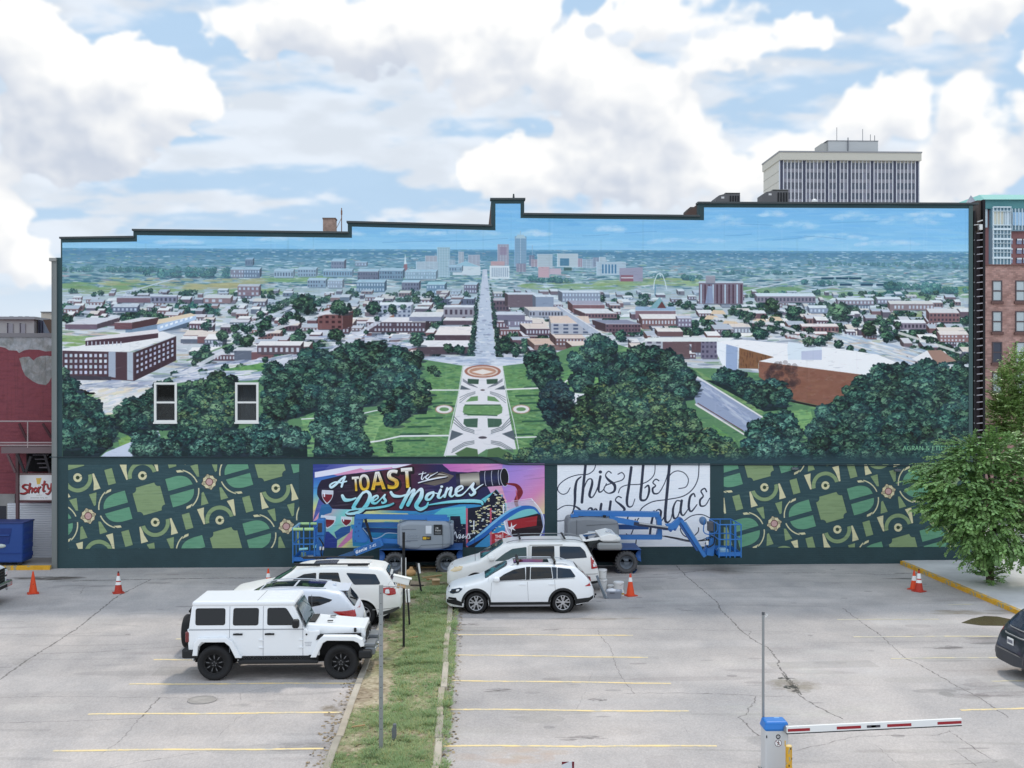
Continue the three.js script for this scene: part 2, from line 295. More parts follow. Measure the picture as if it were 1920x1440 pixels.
  // fields and lawns far out
  for (const [x, y, w, h, c] of [[250, 545, 130, 9, [128, 158, 104]], [180, 538, 60, 6, [120, 160, 110]], [340, 530, 150, 6, [168, 172, 128]], [460, 548, 60, 6, [120, 156, 104]], [400, 538, 50, 5, [172, 168, 122]], [560, 524, 60, 5, [124, 168, 118]], [1080, 536, 110, 7, [128, 164, 112]], [1210, 528, 90, 6, [142, 172, 118]], [1500, 548, 120, 8, [116, 158, 112]], [1640, 552, 110, 9, [112, 156, 108]], [1770, 545, 60, 10, [108, 152, 108]], [1420, 541, 70, 6, [112, 156, 116]], [1720, 590, 80, 7, [140, 158, 104]], [150, 640, 44, 9, [122, 158, 86]]])
    for (let i = 0; i < 40; i++) dab(x + rnd(-1, 1) * w, y + rnd(-1, 1) * h, rnd(8, 26), rnd(1, 2.6), jit(c, 12), .55, rnd(-.08, .08));
  for (const p of [[[116, 568], [250, 545], [350, 516], [420, 505]], [[330, 566], [470, 556], [600, 552]], [[1316, 560], [1500, 520], [1620, 512]], [[1380, 566], [1560, 534], [1760, 532]], [[120, 556], [260, 552]]]) line(p, 2.2, [186, 202, 214], .9);
  for (const [x, y] of [[1545, 519], [1573, 519], [1598, 519], [1580, 531], [1620, 531], [1650, 531]]) poly([[x - 12, y - 1], [x + 12, y - 1], [x + 11, y + 3], [x - 12, y + 3]], [44, 84, 108]);
  // tree belts
  for (const [x0, x1, y, r, n] of [[120, 230, 592, 12, 16], [260, 360, 522, 9, 14], [370, 430, 522, 8, 10], [120, 420, 512, 6, 46], [980, 1060, 529, 7, 14], [1655, 1760, 540, 8, 22], [1720, 1816, 548, 8, 16], [1490, 1560, 532, 6, 9], [1270, 1310, 524, 6, 6], [1600, 1690, 556, 8, 16], [1400, 1470, 558, 7, 10], [330, 400, 590, 13, 9], [1700, 1816, 500, 5, 22], [1180, 1250, 520, 5, 12], [1330, 1480, 512, 4, 30], [1480, 1800, 496, 4, 50]])
    for (let i = 0; i < n; i++) tree(rnd(x0, x1), y + rnd(-2, 2), r * rnd(.6, 1.1), { dk: [36, 86, 92], md: [58, 118, 106], lt: [96, 154, 124] });
  // downtown
  const tower = (x0, x1, y0, y1, c0, n = 3, mull = [190, 206, 218]) => { const c = c0.map((v, i) => lerp(v, [150, 172, 190][i], .5)); g.fillStyle = css(c); g.fillRect(x0, y0, x1 - x0, y1 - y0); for (let i = 1; i < n; i++) line([[lerp(x0, x1, i / n), y0 + 2], [lerp(x0, x1, i / n), y1]], .9, mull, .7); for (let y = y0 + 3; y < y1 - 2; y += 3) line([[x0 + 1, y], [x1 - 1, y]], .6, c.map((v) => v * .8), .6); line([[x0, y0], [x0, y1]], .9, c.map((v) => v * 1.18), .8); };
  tower(808, 832, 464, 520, [150, 196, 208], 5); tower(786, 808, 480, 503, [176, 170, 178], 3); tower(769, 810, 491, 512, [178, 202, 214], 5); tower(830, 842, 487, 510, [150, 180, 196], 2);
  tower(848, 858, 472, 500, [170, 178, 188], 2); tower(866, 888, 478, 505, [164, 166, 182], 3); tower(921, 942, 458, 497, [162, 146, 164], 4); poly([[925, 463], [938, 463], [938, 478], [925, 478]], [140, 128, 152], .7);
  tower(953, 975, 443, 500, [104, 152, 186], 2, [206, 222, 230]); poly([[954, 447], [974, 447], [970, 440], [958, 440]], [168, 196, 208]); line([[964, 440], [964, 433]], 1, [160, 186, 200]);
  tower(956, 974, 494, 510, [126, 110, 132], 3); tower(980, 990, 478, 498, [86, 98, 130], 2); tower(984, 996, 486, 500, [168, 128, 140], 2); line([[986, 478], [986, 460]], .9, [150, 176, 196]);
  tower(996, 1024, 476, 502, [192, 208, 210], 1); tower(1033, 1072, 475, 500, [206, 220, 220], 1); poly([[1038, 484], [1055, 484], [1055, 498], [1038, 498]], [78, 130, 160]); tower(1072, 1080, 484, 500, [168, 120, 136], 2); tower(1080, 1104, 485, 502, [150, 176, 192], 3); tower(1100, 1112, 482, 500, [120, 130, 156], 2);
  tower(1107, 1162, 490, 515, [186, 210, 222], 1); for (let i = 0; i < 5; i++) poly([[1117 + i * 6, 495], [1120 + i * 6, 495], [1120 + i * 6, 512], [1117 + i * 6, 512]], [70, 126, 166]); tower(1112, 1124, 481, 490, [196, 214, 220], 1);
  poly([[1150, 502], [1194, 500], [1194, 527], [1150, 527]], [150, 150, 172]); poly([[1152, 515], [1176, 515], [1176, 527], [1152, 527]], [146, 100, 116]); poly([[1153, 519], [1176, 519], [1176, 521], [1153, 521]], [206, 206, 212]);
  poly([[997, 500], [1018, 500], [1018, 520], [997, 520]], [190, 160, 170]); poly([[1018, 503], [1040, 503], [1040, 514], [1018, 514]], [186, 170, 184]); poly([[1045, 501], [1060, 501], [1060, 507], [1045, 507]], [70, 108, 110]);
  poly([[906, 498], [943, 498], [943, 522], [906, 522]], [202, 214, 220]); for (let i = 0; i < 9; i++) poly([[910 + i * 3.6, 502], [911.8 + i * 3.6, 502], [911.8 + i * 3.6, 519], [910 + i * 3.6, 519]], [136, 160, 182]); poly([[908, 490], [934, 490], [934, 498], [908, 498]], [184, 154, 160]);
  poly([[837, 499], [861, 490], [889, 500], [889, 516], [837, 516]], [190, 206, 214]); poly([[838, 499], [861, 490], [887, 500]], [144, 188, 206]); poly([[747, 495], [752, 495], [753, 510], [743, 510]], [148, 116, 126]); poly([[746, 496], [748.5, 476], [751, 496]], [196, 214, 222]);
  for (const [x, y, w, h, wl, rf] of [[425, 522, 24, 15, [142, 98, 108]], [449, 522, 30, 15, [84, 84, 112]], [452, 500, 14, 12, [70, 62, 84], [150, 170, 190]], [505, 522, 36, 13, [196, 212, 222]], [549, 520, 34, 14, [170, 196, 212]], [611, 508, 24, 17, [132, 96, 116]], [655, 500, 22, 7, [140, 100, 112]], [596, 520, 54, 12, [136, 180, 206]], [660, 527, 38, 17, [92, 62, 84]], [700, 524, 44, 16, [104, 138, 166]], [748, 524, 58, 14, [168, 196, 206]], [567, 540, 34, 14, [150, 178, 200]], [604, 541, 28, 14, [172, 178, 194]], [658, 548, 52, 18, [78, 120, 152], [170, 200, 214]], [742, 545, 32, 15, [110, 96, 122]], [788, 552, 34, 18, [92, 138, 172], [164, 208, 212]], [858, 550, 24, 16, [108, 82, 104]], [787, 572, 90, 12, [70, 78, 108]], [830, 510, 24, 10, [164, 190, 204]]])
    block(x, y, w, h, { wall: wl, roof: rf ?? [186, 206, 216], d: h * .3, win: Math.round(w / 5) });
  line([[1214, 541], [1216, 526], [1221, 514], [1226, 511], [1231, 514], [1236, 527], [1239, 541]], 1.7, [196, 214, 218]);
  // middle town, row by row from the back
  const keep = [[[880, 560], [922, 560], [922, 684], [876, 684]], [[116, 612], [330, 612], [330, 720], [116, 720]], [[1330, 636], [1680, 636], [1680, 700], [1330, 700]], [[1040, 590], [1100, 610], [1210, 690], [1150, 690]]];
  for (let y = 552; y < 684; y += 4.6) {
    const s = (y - 470) / 120;
    for (let x = rnd(118, 150); x < 1806; x += rnd(14, 40) * s + 5) {
      if (keep.some((p) => inside(p, x, y) || inside(p, x + 24 * s, y - 5))) continue;
      const q = R(), far = smooth(1290, 1420, x) * (y < 640 ? 1 : .6) + smooth(420, 250, x) * .8;
      if (q < .34 - far * .06) block(x, y, rnd(9, 30) * s, rnd(4, 11) * s, { d: rnd(3, 7) * s });
      else if (q < .62) { for (let i = 0; i < 1 + R() * 3; i++) tree(x + rnd(0, 22) * s, y + rnd(-2, 2), rnd(4, 8.5) * s); }
      else if (q < .8) poly([[x, y], [x + 26 * s, y - 1], [x + 32 * s, y - 5 * s], [x + 8 * s, y - 5 * s]], fade(jit(pick(roofs), 10), y));
    }
  }
  // named blocks of the picture
  const B = (x, y, w, h, o) => block(x, y, w, h, o);
  B(1300, 569, 84, 40, { wall: [126, 84, 96], roof: [196, 204, 212], d: 3, sk: 0, win: 0 }); for (let i = 0; i < 11; i++) poly([[1303 + i * 7.6, 532], [1305.5 + i * 7.6, 532], [1305.5 + i * 7.6, 568], [1303 + i * 7.6, 568]], i % 3 ? [84, 54, 72] : [176, 202, 220]); poly([[1317, 535], [1325, 535], [1328, 568], [1312, 568]], [136, 150, 180]); B(1313, 530, 18, 14, { wall: [184, 132, 126], roof: [200, 170, 166], d: 1, sk: 0, win: 0 });
  for (const [x, y, w, h, wl, rf] of [[1410, 566, 112, 12, [150, 118, 128], [222, 226, 228]], [1564, 570, 70, 9, [146, 112, 122], [222, 226, 226]], [1640, 568, 46, 9, [140, 124, 144], [226, 228, 228]], [1664, 580, 84, 12, [156, 112, 106], [226, 214, 204]], [1740, 602, 58, 17, [150, 84, 80], [214, 208, 208]], [1510, 586, 38, 10, [146, 164, 194], [226, 230, 232]], [1760, 640, 56, 14, [166, 110, 104], [226, 214, 206]], [1676, 616, 58, 12, [150, 130, 146], [228, 226, 228]], [1496, 622, 70, 11, [150, 90, 86], [232, 218, 214]], [1466, 634, 80, 9, [160, 96, 88], [234, 226, 222]]]) B(x, y, w, h, { wall: wl, roof: rf, d: h * .5, win: Math.round(w / 7) });
  for (const [x, y] of [[1310, 598], [1345, 606], [1380, 592], [1400, 604], [1430, 600], [1322, 588]]) poly([[x, y], [x + 30, y], [x + 24, y - 7], [x + 5, y - 8]], [222, 194, 160]);
  B(586, 618, 46, 28, { wall: [140, 66, 58], roof: [214, 200, 198], d: 7, sk: 20, win: 4, rows: 3, wc: [52, 26, 34] }); poly([[596, 584], [640, 583], [636, 579], [600, 579]], [126, 66, 60]);
  B(232, 624, 58, 15, { wall: [116, 160, 196], roof: [216, 216, 218], d: 10, sk: 60, win: 0 }); poly([[290, 624], [362, 600], [362, 593], [290, 610]], [170, 194, 222]); for (let i = 0; i < 7; i++) poly([[296 + i * 9, 617 - i * 3], [301 + i * 9, 615 - i * 3], [301 + i * 9, 611 - i * 3], [296 + i * 9, 613 - i * 3]], [226, 234, 242]); poly([[290, 609], [362, 592], [352, 588], [252, 608]], [222, 200, 168]);
  B(122, 618, 58, 9, { wall: [120, 92, 108], roof: [206, 206, 212], d: 12, sk: 40, win: 0 }); B(212, 618, 32, 12, { wall: [120, 62, 66], roof: [212, 208, 212], d: 10, sk: 50, win: 0 }); B(216, 569, 62, 9, { wall: [124, 62, 72], roof: [176, 174, 192], d: 3, win: 0 }); B(278, 569, 48, 12, { wall: [136, 128, 158], roof: [206, 206, 214], d: 3, win: 6 }); B(438, 556, 40, 18, { wall: [150, 84, 88], roof: [196, 190, 196], d: 4, win: 5 }); B(375, 570, 50, 10, { wall: [164, 104, 96], roof: [214, 210, 206], d: 6, win: 4 }); B(208, 586, 46, 9, { wall: [84, 96, 130], roof: [200, 204, 212], d: 6, win: 6 });
  B(698, 596, 62, 24, { wall: [196, 208, 226], roof: [226, 228, 230], d: 5, sk: 4, win: 7, rows: 3, wc: [58, 70, 100] }); poly([[719, 574], [728, 574], [728, 596], [719, 596]], [160, 110, 90]);
  B(676, 623, 110, 19, { wall: [78, 54, 66], roof: [224, 220, 222], d: 9, sk: 8, win: 16, rows: 2, wc: [196, 204, 220] }); B(756, 602, 60, 8, { wall: [150, 156, 184], roof: [222, 218, 218], d: 9, win: 0 }); B(820, 594, 56, 18, { wall: [176, 170, 178], roof: [222, 222, 226], d: 4, sk: 2, win: 6, rows: 1, wc: [60, 40, 56] });
  B(819, 609, 56, 8, { wall: [86, 58, 70], roof: [226, 218, 216], d: 5, win: 0 }); B(803, 640, 70, 12, { wall: [74, 48, 58], roof: [232, 222, 218], d: 16, sk: 10, win: 0 }); B(772, 664, 98, 14, { wall: [74, 52, 62], roof: [226, 222, 224], d: 12, sk: 12, win: 0 }); B(528, 664, 42, 14, { wall: [104, 64, 62], roof: [228, 222, 218], d: 9, win: 3, rows: 1 }); B(474, 664, 80, 16, { wall: [92, 66, 74], roof: [228, 224, 222], d: 8, win: 8, rows: 1 });
  for (const [x, y, w, h, wl, rf, dd, sk] of [[912, 583, 30, 20, [96, 56, 66], [190, 176, 184], 4, -3], [940, 576, 54, 24, [112, 70, 74], [214, 214, 222], 4, -6], [992, 578, 34, 22, [150, 168, 196], [216, 220, 228], 4, -6], [1042, 566, 72, 18, [150, 158, 182], [222, 222, 228], 4, -8], [1062, 586, 60, 15, [150, 74, 68], [170, 160, 176], 8, -10], [1085, 596, 60, 9, [136, 80, 82], [222, 218, 218], 9, -22], [1124, 622, 66, 15, [110, 70, 80], [140, 144, 166], 8, -26], [1180, 596, 76, 14, [150, 96, 100], [150, 176, 204], 8, 0], [1192, 610, 72, 13, [140, 84, 76], [230, 222, 216], 9, -6], [1260, 612, 26, 16, [136, 120, 150], [200, 200, 214], 5, -4], [912, 616, 30, 13, [110, 66, 78], [210, 206, 214], 5, -3], [940, 612, 46, 12, [140, 130, 160], [222, 214, 210], 8, -8], [912, 600, 60, 10, [120, 110, 140], [206, 208, 218], 6, -8], [974, 628, 46, 12, [92, 62, 78], [222, 204, 192], 10, -12], [980, 594, 64, 12, [186, 190, 206], [226, 206, 194], 7, -10], [990, 656, 70, 10, [150, 106, 92], [214, 182, 164], 12, -14], [1030, 648, 56, 14, [120, 74, 66], [222, 200, 186], 12, -12], [1060, 660, 40, 12, [130, 88, 76], [226, 204, 190], 9, -12]]) B(x, y, w, h, { wall: wl, roof: rf, d: dd, sk });
  B(1021, 626, 74, 20, { wall: [204, 212, 222], roof: [222, 196, 180], d: 14, sk: -4, win: 4, rows: 3, wc: [62, 76, 110] }); poly([[1095, 626], [1104, 634], [1104, 610], [1095, 606]], [150, 150, 170]);
  poly([[1206, 578], [1226, 556], [1240, 576]], [120, 168, 178]); poly([[1221, 577], [1230, 564], [1238, 577]], [110, 66, 70]); line([[1217, 552], [1218, 534]], 2, [100, 150, 176]);
  B(1198, 660, 34, 22, { wall: [206, 214, 220], roof: [216, 220, 216], d: 4, sk: 0, win: 2, rows: 3, wc: [78, 70, 92] }); B(1232, 668, 30, 28, { wall: [110, 72, 76], roof: [206, 206, 206], d: 3, sk: 0, win: 0 }); B(1250, 672, 32, 40, { wall: [112, 76, 72], roof: [216, 218, 212], d: 4, sk: 0, win: 0 }); B(1286, 660, 18, 28, { wall: [96, 58, 62], roof: [210, 206, 204], d: 3, sk: 0, win: 0 }); B(1304, 672, 32, 36, { wall: [126, 118, 146], roof: [214, 216, 218], d: 3, sk: 0, win: 4, rows: 4, wc: [66, 62, 88] }); poly([[1196, 640], [1204, 632], [1336, 632], [1336, 640]], [220, 224, 220]); B(1222, 630, 48, 9, { wall: [116, 74, 70], roof: [228, 220, 212], d: 7, sk: -6, win: 0 });
  // streets
  poly([[893, 505], [901, 505], [906, 560], [920, 684], [874, 684], [888, 560]], [186, 196, 212]); for (let i = 0; i < 130; i++) { const t = R() * R(), y = lerp(684, 510, t), w = lerp(20, 4, t); dab(897 + rnd(-w, w), y, rnd(2, 9) * (1 - t * .7), rnd(.5, 1.5), jit(pick([[160, 176, 200], [214, 216, 222], [130, 140, 166]]), 8), .6); }
  for (let i = 0; i < 26; i++) { const t = i / 26, y = lerp(688, 530, t); tree(lerp(871, 888, t) - rnd(0, 3), y, lerp(7.5, 2, t)); tree(lerp(925, 905, t) + rnd(0, 4), y, lerp(7.5, 2, t)); }
  poly([[1030, 574], [1040, 574], [1108, 618], [1210, 690], [1170, 690], [1096, 626]], [176, 184, 200]); line([[1040, 576], [1110, 620], [1190, 672]], 2, [222, 220, 220], .8); line([[1104, 632], [1170, 684]], 3, [214, 206, 202], .9);
  poly([[770, 672], [870, 668], [1010, 672], [1010, 684], [860, 690], [770, 690]], [196, 204, 218]); for (let i = 0; i < 120; i++) dab(rnd(760, 1000), rnd(668, 690), rnd(5, 18), rnd(.6, 1.6), jit(pick([[156, 172, 200], [222, 222, 228], [132, 148, 180]]), 8), .55, rnd(-.1, .05));
  for (let i = 0; i < 260; i++) { const x = rnd(330, 620), y = 712 - (x - 330) * .12 + rnd(-22, 12); dab(x, y, rnd(6, 24), rnd(.8, 2.6), jit(pick([[146, 158, 190], [216, 216, 222], [190, 196, 214], [120, 136, 168], [232, 228, 226]]), 8), .65, -.18); }
  for (let i = 0; i < 150; i++) { const x = rnd(600, 760), y = rnd(628, 664); dab(x, y, rnd(6, 22), rnd(.8, 2.2), jit(pick([[150, 166, 198], [224, 222, 224], [204, 206, 216]]), 8), .6, -.05); }
  for (let i = 0; i < 220; i++) { const x = rnd(1560, 1740), y = 634 + (x - 1560) * .2 + rnd(-12, 26); dab(x, y, rnd(6, 24), rnd(.8, 2.4), jit(pick([[170, 192, 214], [224, 224, 224], [150, 170, 196], [206, 196, 186]]), 8), .6, .25); }
  for (const [p, w, c] of [[[[330, 704], [430, 650], [520, 612], [640, 574]], 7, [214, 214, 220]], [[[560, 694], [640, 640], [720, 590], [790, 552]], 7, [204, 208, 218]], [[[350, 668], [470, 606], [560, 566]], 5, [200, 206, 216]], [[[340, 716], [460, 690], [600, 668]], 9, [206, 208, 218]], [[[345, 676], [440, 640], [500, 610]], 3, [108, 146, 104]], [[[1420, 612], [1520, 640], [1640, 676]], 6, [214, 214, 216]], [[[1330, 596], [1440, 606], [1560, 640]], 5, [208, 210, 214]], [[[1560, 592], [1660, 616], [1800, 660]], 5, [216, 212, 208]]]) { line(p, w, c, .85); for (let i = 0; i < 14; i++) { const t = rnd(0, p.length - 1.01), k = Math.floor(t), x = lerp(p[k][0], p[k + 1][0], t - k) + rnd(-9, 9), y = lerp(p[k][1], p[k + 1][1], t - k) + rnd(-6, 8); tree(x, y, rnd(4, 9)); } }
  // brick hotel, left
  poly([[117, 655], [162, 646], [300, 622], [325, 630], [240, 660], [117, 660]], [226, 224, 224]); poly([[117, 658], [248, 661], [248, 714], [117, 706]], [86, 60, 70]); poly([[248, 661], [325, 631], [325, 676], [248, 714]], [72, 50, 60]);
  for (let r = 0; r < 4; r++) { for (let i = 0; i < 10; i++) if (i < 9) poly([[121 + i * 9, 664 + r * 10.4], [126 + i * 9, 664 + r * 10.4], [126 + i * 9, 670 + r * 10.4], [121 + i * 9, 670 + r * 10.4]], jit([186, 192, 206], 22)); for (let i = 0; i < 9; i++) { const x = 252 + i * 8, y = 664 - i * 3.1 + r * (10.4 - i * .25); poly([[x, y], [x + 4, y - 1.5], [x + 4, y + 3.6], [x, y + 5]], jit([178, 182, 204], 14)); } }
  poly([[201, 660], [214, 660], [214, 708], [201, 706]], [160, 170, 188]); poly([[235, 661], [246, 661], [246, 713], [235, 712]], [172, 182, 196]); poly([[159, 649], [228, 644], [292, 634], [292, 625], [228, 632], [159, 640]], [84, 56, 70]); for (let i = 0; i < 9; i++) poly([[162 + i * 7.6, 641], [164 + i * 7.6, 641], [164 + i * 7.6, 648], [162 + i * 7.6, 648]], [190, 194, 206]); poly([[157, 640], [160, 634], [290, 618], [296, 625], [228, 633]], [222, 214, 216]); poly([[117, 704], [206, 706], [206, 713], [117, 712]], [70, 64, 76]);
  for (let i = 0; i < 240; i++) dab(rnd(120, 330), rnd(714, 732), rnd(5, 20), rnd(.7, 2.2), jit(pick([[168, 176, 196], [216, 214, 218], [130, 142, 170], [224, 216, 206]]), 8), .6, -.08);
  for (let i = 0; i < 130; i++) dab(rnd(178, 268), rnd(728, 772), rnd(5, 16), rnd(1, 3), jit(pick([[212, 208, 206], [222, 208, 182], [196, 204, 214], [232, 226, 220]]), 8), .7, -.25);
  // park ground, then the dark floor of each wood
  const park = [[500, 706], [560, 668], [640, 655], [770, 672], [860, 686], [930, 686], [980, 680], [1060, 650], [1130, 640], [1290, 690], [1330, 690], [1420, 700], [1500, 750], [1560, 740], [1818, 690], [1818, 872], [116, 858], [116, 716], [150, 740], [250, 735], [345, 715], [430, 712]];
  poly(park, [92, 140, 94]); for (let i = 0; i < 1500; i++) { const x = rnd(116, 1818), y = rnd(650, 866); if (inside(park, x, y)) dab(x, y, rnd(3, 12), rnd(.8, 2.4), jit(pick([[110, 162, 98], [80, 132, 88], [126, 172, 106], [70, 112, 86]]), 8), .6, rnd(-.15, .15)); }
  const woods = [
    [[117, 706], [130, 724], [146, 748], [166, 754], [182, 770], [178, 780], [180, 790], [206, 792], [216, 815], [205, 836], [182, 856], [117, 856]], [[210, 784], [250, 752], [290, 738], [336, 736], [336, 806], [290, 806], [240, 816], [214, 806]], [[336, 732], [370, 718], [400, 722], [440, 730], [440, 800], [420, 816], [336, 812]], [[252, 826], [300, 822], [420, 818], [520, 806], [520, 858], [250, 858]], [[486, 702], [505, 700], [520, 790], [520, 830], [486, 812]],
    [[502, 722], [560, 672], [640, 660], [716, 652], [773, 678], [770, 710], [760, 746], [706, 750], [660, 768], [610, 762], [556, 780], [520, 790]], [[582, 800], [600, 776], [660, 778], [668, 820], [676, 856], [578, 856]], [[500, 818], [540, 812], [566, 830], [567, 856], [500, 856]], [[706, 790], [716, 752], [748, 744], [760, 780], [736, 798]], [[757, 756], [780, 738], [794, 748], [788, 776], [764, 776]],
    [[978, 676], [996, 660], [1030, 668], [1034, 700], [1024, 732], [1006, 740], [986, 712]], [[1062, 684], [1080, 664], [1092, 690], [1090, 736], [1064, 736]], [[1082, 660], [1106, 640], [1136, 648], [1152, 672], [1200, 668], [1266, 682], [1284, 706], [1298, 732], [1290, 750], [1264, 750], [1240, 738], [1150, 740], [1112, 728], [1108, 694]], [[1004, 750], [1030, 728], [1050, 740], [1048, 800], [1030, 812], [1012, 790]],
    [[1040, 818], [1060, 792], [1084, 764], [1096, 742], [1140, 736], [1200, 740], [1256, 758], [1284, 790], [1330, 826], [1368, 848], [1384, 868], [936, 868], [990, 838]], [[1307, 712], [1345, 714], [1410, 714], [1440, 724], [1470, 738], [1468, 768], [1424, 772], [1400, 758], [1352, 732], [1312, 712]], [[1390, 836], [1410, 804], [1442, 788], [1466, 780], [1476, 804], [1492, 832], [1500, 868], [1384, 868]],
    [[1518, 800], [1548, 772], [1580, 752], [1604, 734], [1620, 708], [1650, 700], [1690, 702], [1712, 694], [1760, 694], [1816, 690], [1816, 868], [1498, 868], [1508, 820]]];
  const lawn = (pts, c = [104, 154, 92]) => { poly(pts, c); const xs = pts.map((p) => p[0]), ys = pts.map((p) => p[1]), x0 = Math.min(...xs), x1 = Math.max(...xs), y0 = Math.min(...ys), y1 = Math.max(...ys); for (let i = 0; i < (x1 - x0) * (y1 - y0) / 16; i++) { const x = rnd(x0, x1), y = rnd(y0, y1); if (inside(pts, x, y)) dab(x, y, rnd(2, 9), rnd(.6, 2), jit(pick([c, c.map((v) => v * .8), [132, 176, 106], [74, 128, 88]]), 8), .5, rnd(-.15, .15)); } };
  lawn([[796, 684], [860, 686], [832, 850], [660, 858], [690, 800], [768, 772]]); lawn([[932, 686], [976, 690], [1000, 740], [1000, 800], [1030, 830], [990, 850], [955, 858]]); lawn([[670, 780], [745, 764], [700, 800], [690, 830], [676, 830]], [136, 180, 112]); lawn([[556, 786], [600, 768], [590, 800], [578, 850], [568, 850]], [118, 170, 106]); lawn([[414, 692], [488, 680], [486, 700], [420, 706]], [98, 158, 84]); lawn([[1094, 692], [1108, 690], [1114, 732], [1092, 742]], [116, 176, 98]); lawn([[1028, 704], [1064, 690], [1064, 730], [1030, 738]], [108, 164, 96]); lawn([[1468, 774], [1512, 766], [1520, 800], [1484, 826]], [128, 178, 106]); lawn([[424, 812], [480, 806], [480, 832], [430, 832]], [100, 164, 94]); lawn([[218, 822], [246, 812], [250, 830], [222, 834]], [124, 168, 84]); lawn([[300, 816], [340, 812], [350, 824], [310, 828]], [110, 160, 108]); lawn([[1290, 690], [1312, 712], [1400, 766], [1420, 778], [1424, 770], [1350, 728]], [122, 158, 98]); lawn([[1326, 796], [1372, 828], [1336, 832]], [106, 164, 88]); poly([[1706, 672], [1736, 656], [1752, 680], [1744, 690]], [226, 222, 222]); poly([[1736, 656], [1762, 655], [1792, 676], [1752, 682]], [166, 128, 112]);
  for (const [x, y] of [[795, 742], [812, 756], [830, 762], [800, 784], [780, 800], [990, 726], [985, 742], [990, 770], [1000, 790], [970, 815], [770, 814], [760, 826], [990, 756]]) line([[x - rnd(16, 34), y], [x + rnd(6, 26), y - 1]], 3.4, [44, 88, 68], .85);
  for (let i = 0; i < 260; i++) dab(rnd(180, 266), rnd(730, 774), rnd(5, 16), rnd(1, 3), jit(pick([[214, 210, 208], [226, 212, 186], [196, 204, 214], [232, 226, 220]]), 8), .7, -.25); for (let i = 0; i < 120; i++) dab(rnd(330, 500), rnd(696, 712), rnd(6, 22), rnd(.8, 2.4), jit(pick([[150, 164, 190], [220, 220, 224], [196, 200, 214]]), 8), .7, -.1);
  // paths
  line([[648, 832], [700, 826], [740, 817], [832, 816]], 3, [226, 224, 222]); line([[764, 731], [856, 731]], 2.4, [226, 224, 222]); line([[936, 730], [1008, 727], [1040, 722], [1058, 708]], 2.6, [226, 222, 218]); line([[948, 820], [1030, 818]], 2.4, [226, 224, 222]); line([[556, 785], [590, 783]], 2, [220, 222, 220]); line([[664, 776], [690, 770], [712, 766]], 2, [214, 216, 214]); line([[1040, 735], [1085, 740]], 3, [226, 224, 222]); poly([[1056, 738], [1086, 738], [1082, 760], [1052, 754]], [224, 222, 224]); line([[1060, 740], [1066, 748], [1062, 756]], 1.6, [70, 90, 100]); line([[1072, 741], [1078, 749], [1074, 758]], 1.6, [70, 90, 100]);
  // formal garden
  const G = (pts, c) => poly(pts, c);
  G([[857, 686], [930, 686], [934, 720], [945, 790], [956, 842], [900, 842], [884, 852], [820, 854], [838, 790], [852, 720]], [224, 220, 222]);
  dab(893, 696, 34, 12, [176, 112, 92]); dab(893, 696, 29, 9.4, [222, 198, 184]); dab(893, 696, 25, 7.6, [196, 140, 112]); poly([[872, 697], [893, 692], [914, 697], [893, 702]], [230, 218, 206]);
  const gd = [60, 92, 74], gl = [104, 150, 92];
  for (const s of [-1, 1]) {
    const X = (x) => 893 + s * x;
    G([[X(7), 711], [X(28), 710], [X(28), 719], [X(8), 720]], gd); G([[X(9), 751], [X(9), 742], [X(22), 744], [X(32), 753]], gl); G([[X(9), 784], [X(35), 785], [X(36), 794], [X(30), 800], [X(10), 801]], gd.map((v) => v * 1.15));
    for (let i = 0; i < 3; i++) { line([[X(10 + i * 3), 726 - i * 1.6], [X(24), 722 - i * 1.5], [X(37), 714 - i * 2]], 1.1, [80, 88, 100], .8); line([[X(14), 734 + i * 1.8], [X(28), 738 + i * 2.4], [X(43), 745 + i * 5]], 1, [96, 104, 112], .8); line([[X(16), 812 - i * 2.6], [X(36), 806 - i * 3], [X(54), 792 - i * 6]], 1.3, [78, 88, 98], .85); line([[X(16), 826 + i * 2.6], [X(34), 829 + i * 3], [X(56 + i), 842 + i * 3]], 1.4, [90, 100, 106], .8); }
    G([[X(58), 806], [X(62), 826], [X(36), 813]], [92, 104, 112]); G([[X(40), 722], [X(42), 730], [X(22), 730]], [92, 104, 112]);
    G([[X(10), 842], [X(30), 838], [X(52), 850], [X(40), 858], [X(8), 858]], gl.map((v) => v * .8));
    dab(X(72), 767, 17, 8.6, [176, 132, 110]); dab(X(72), 767, 15, 7.4, [224, 216, 212]); dab(X(72), 767, 9, 3.6, gl); line([[X(37), 686], [X(46), 742], [X(58), 790], [X(70), 856]], 1.6, [210, 214, 212]);
  }
  G([[860, 758], [926, 758], [930, 764], [929, 774], [918, 779], [866, 779], [856, 773], [857, 763]], gl); for (let i = 0; i < 60; i++) dab(rnd(862, 925), rnd(761, 776), rnd(2, 6), rnd(.6, 1.6), jit([112, 160, 96], 16), .6); line([[860, 759], [926, 759]], 1.5, [48, 88, 66]); line([[858, 776], [920, 779]], 1.5, [48, 88, 66]); dab(893, 731, 4, 1.3, [80, 60, 66]); dab(893, 820, 8, 2.4, [88, 78, 88]);
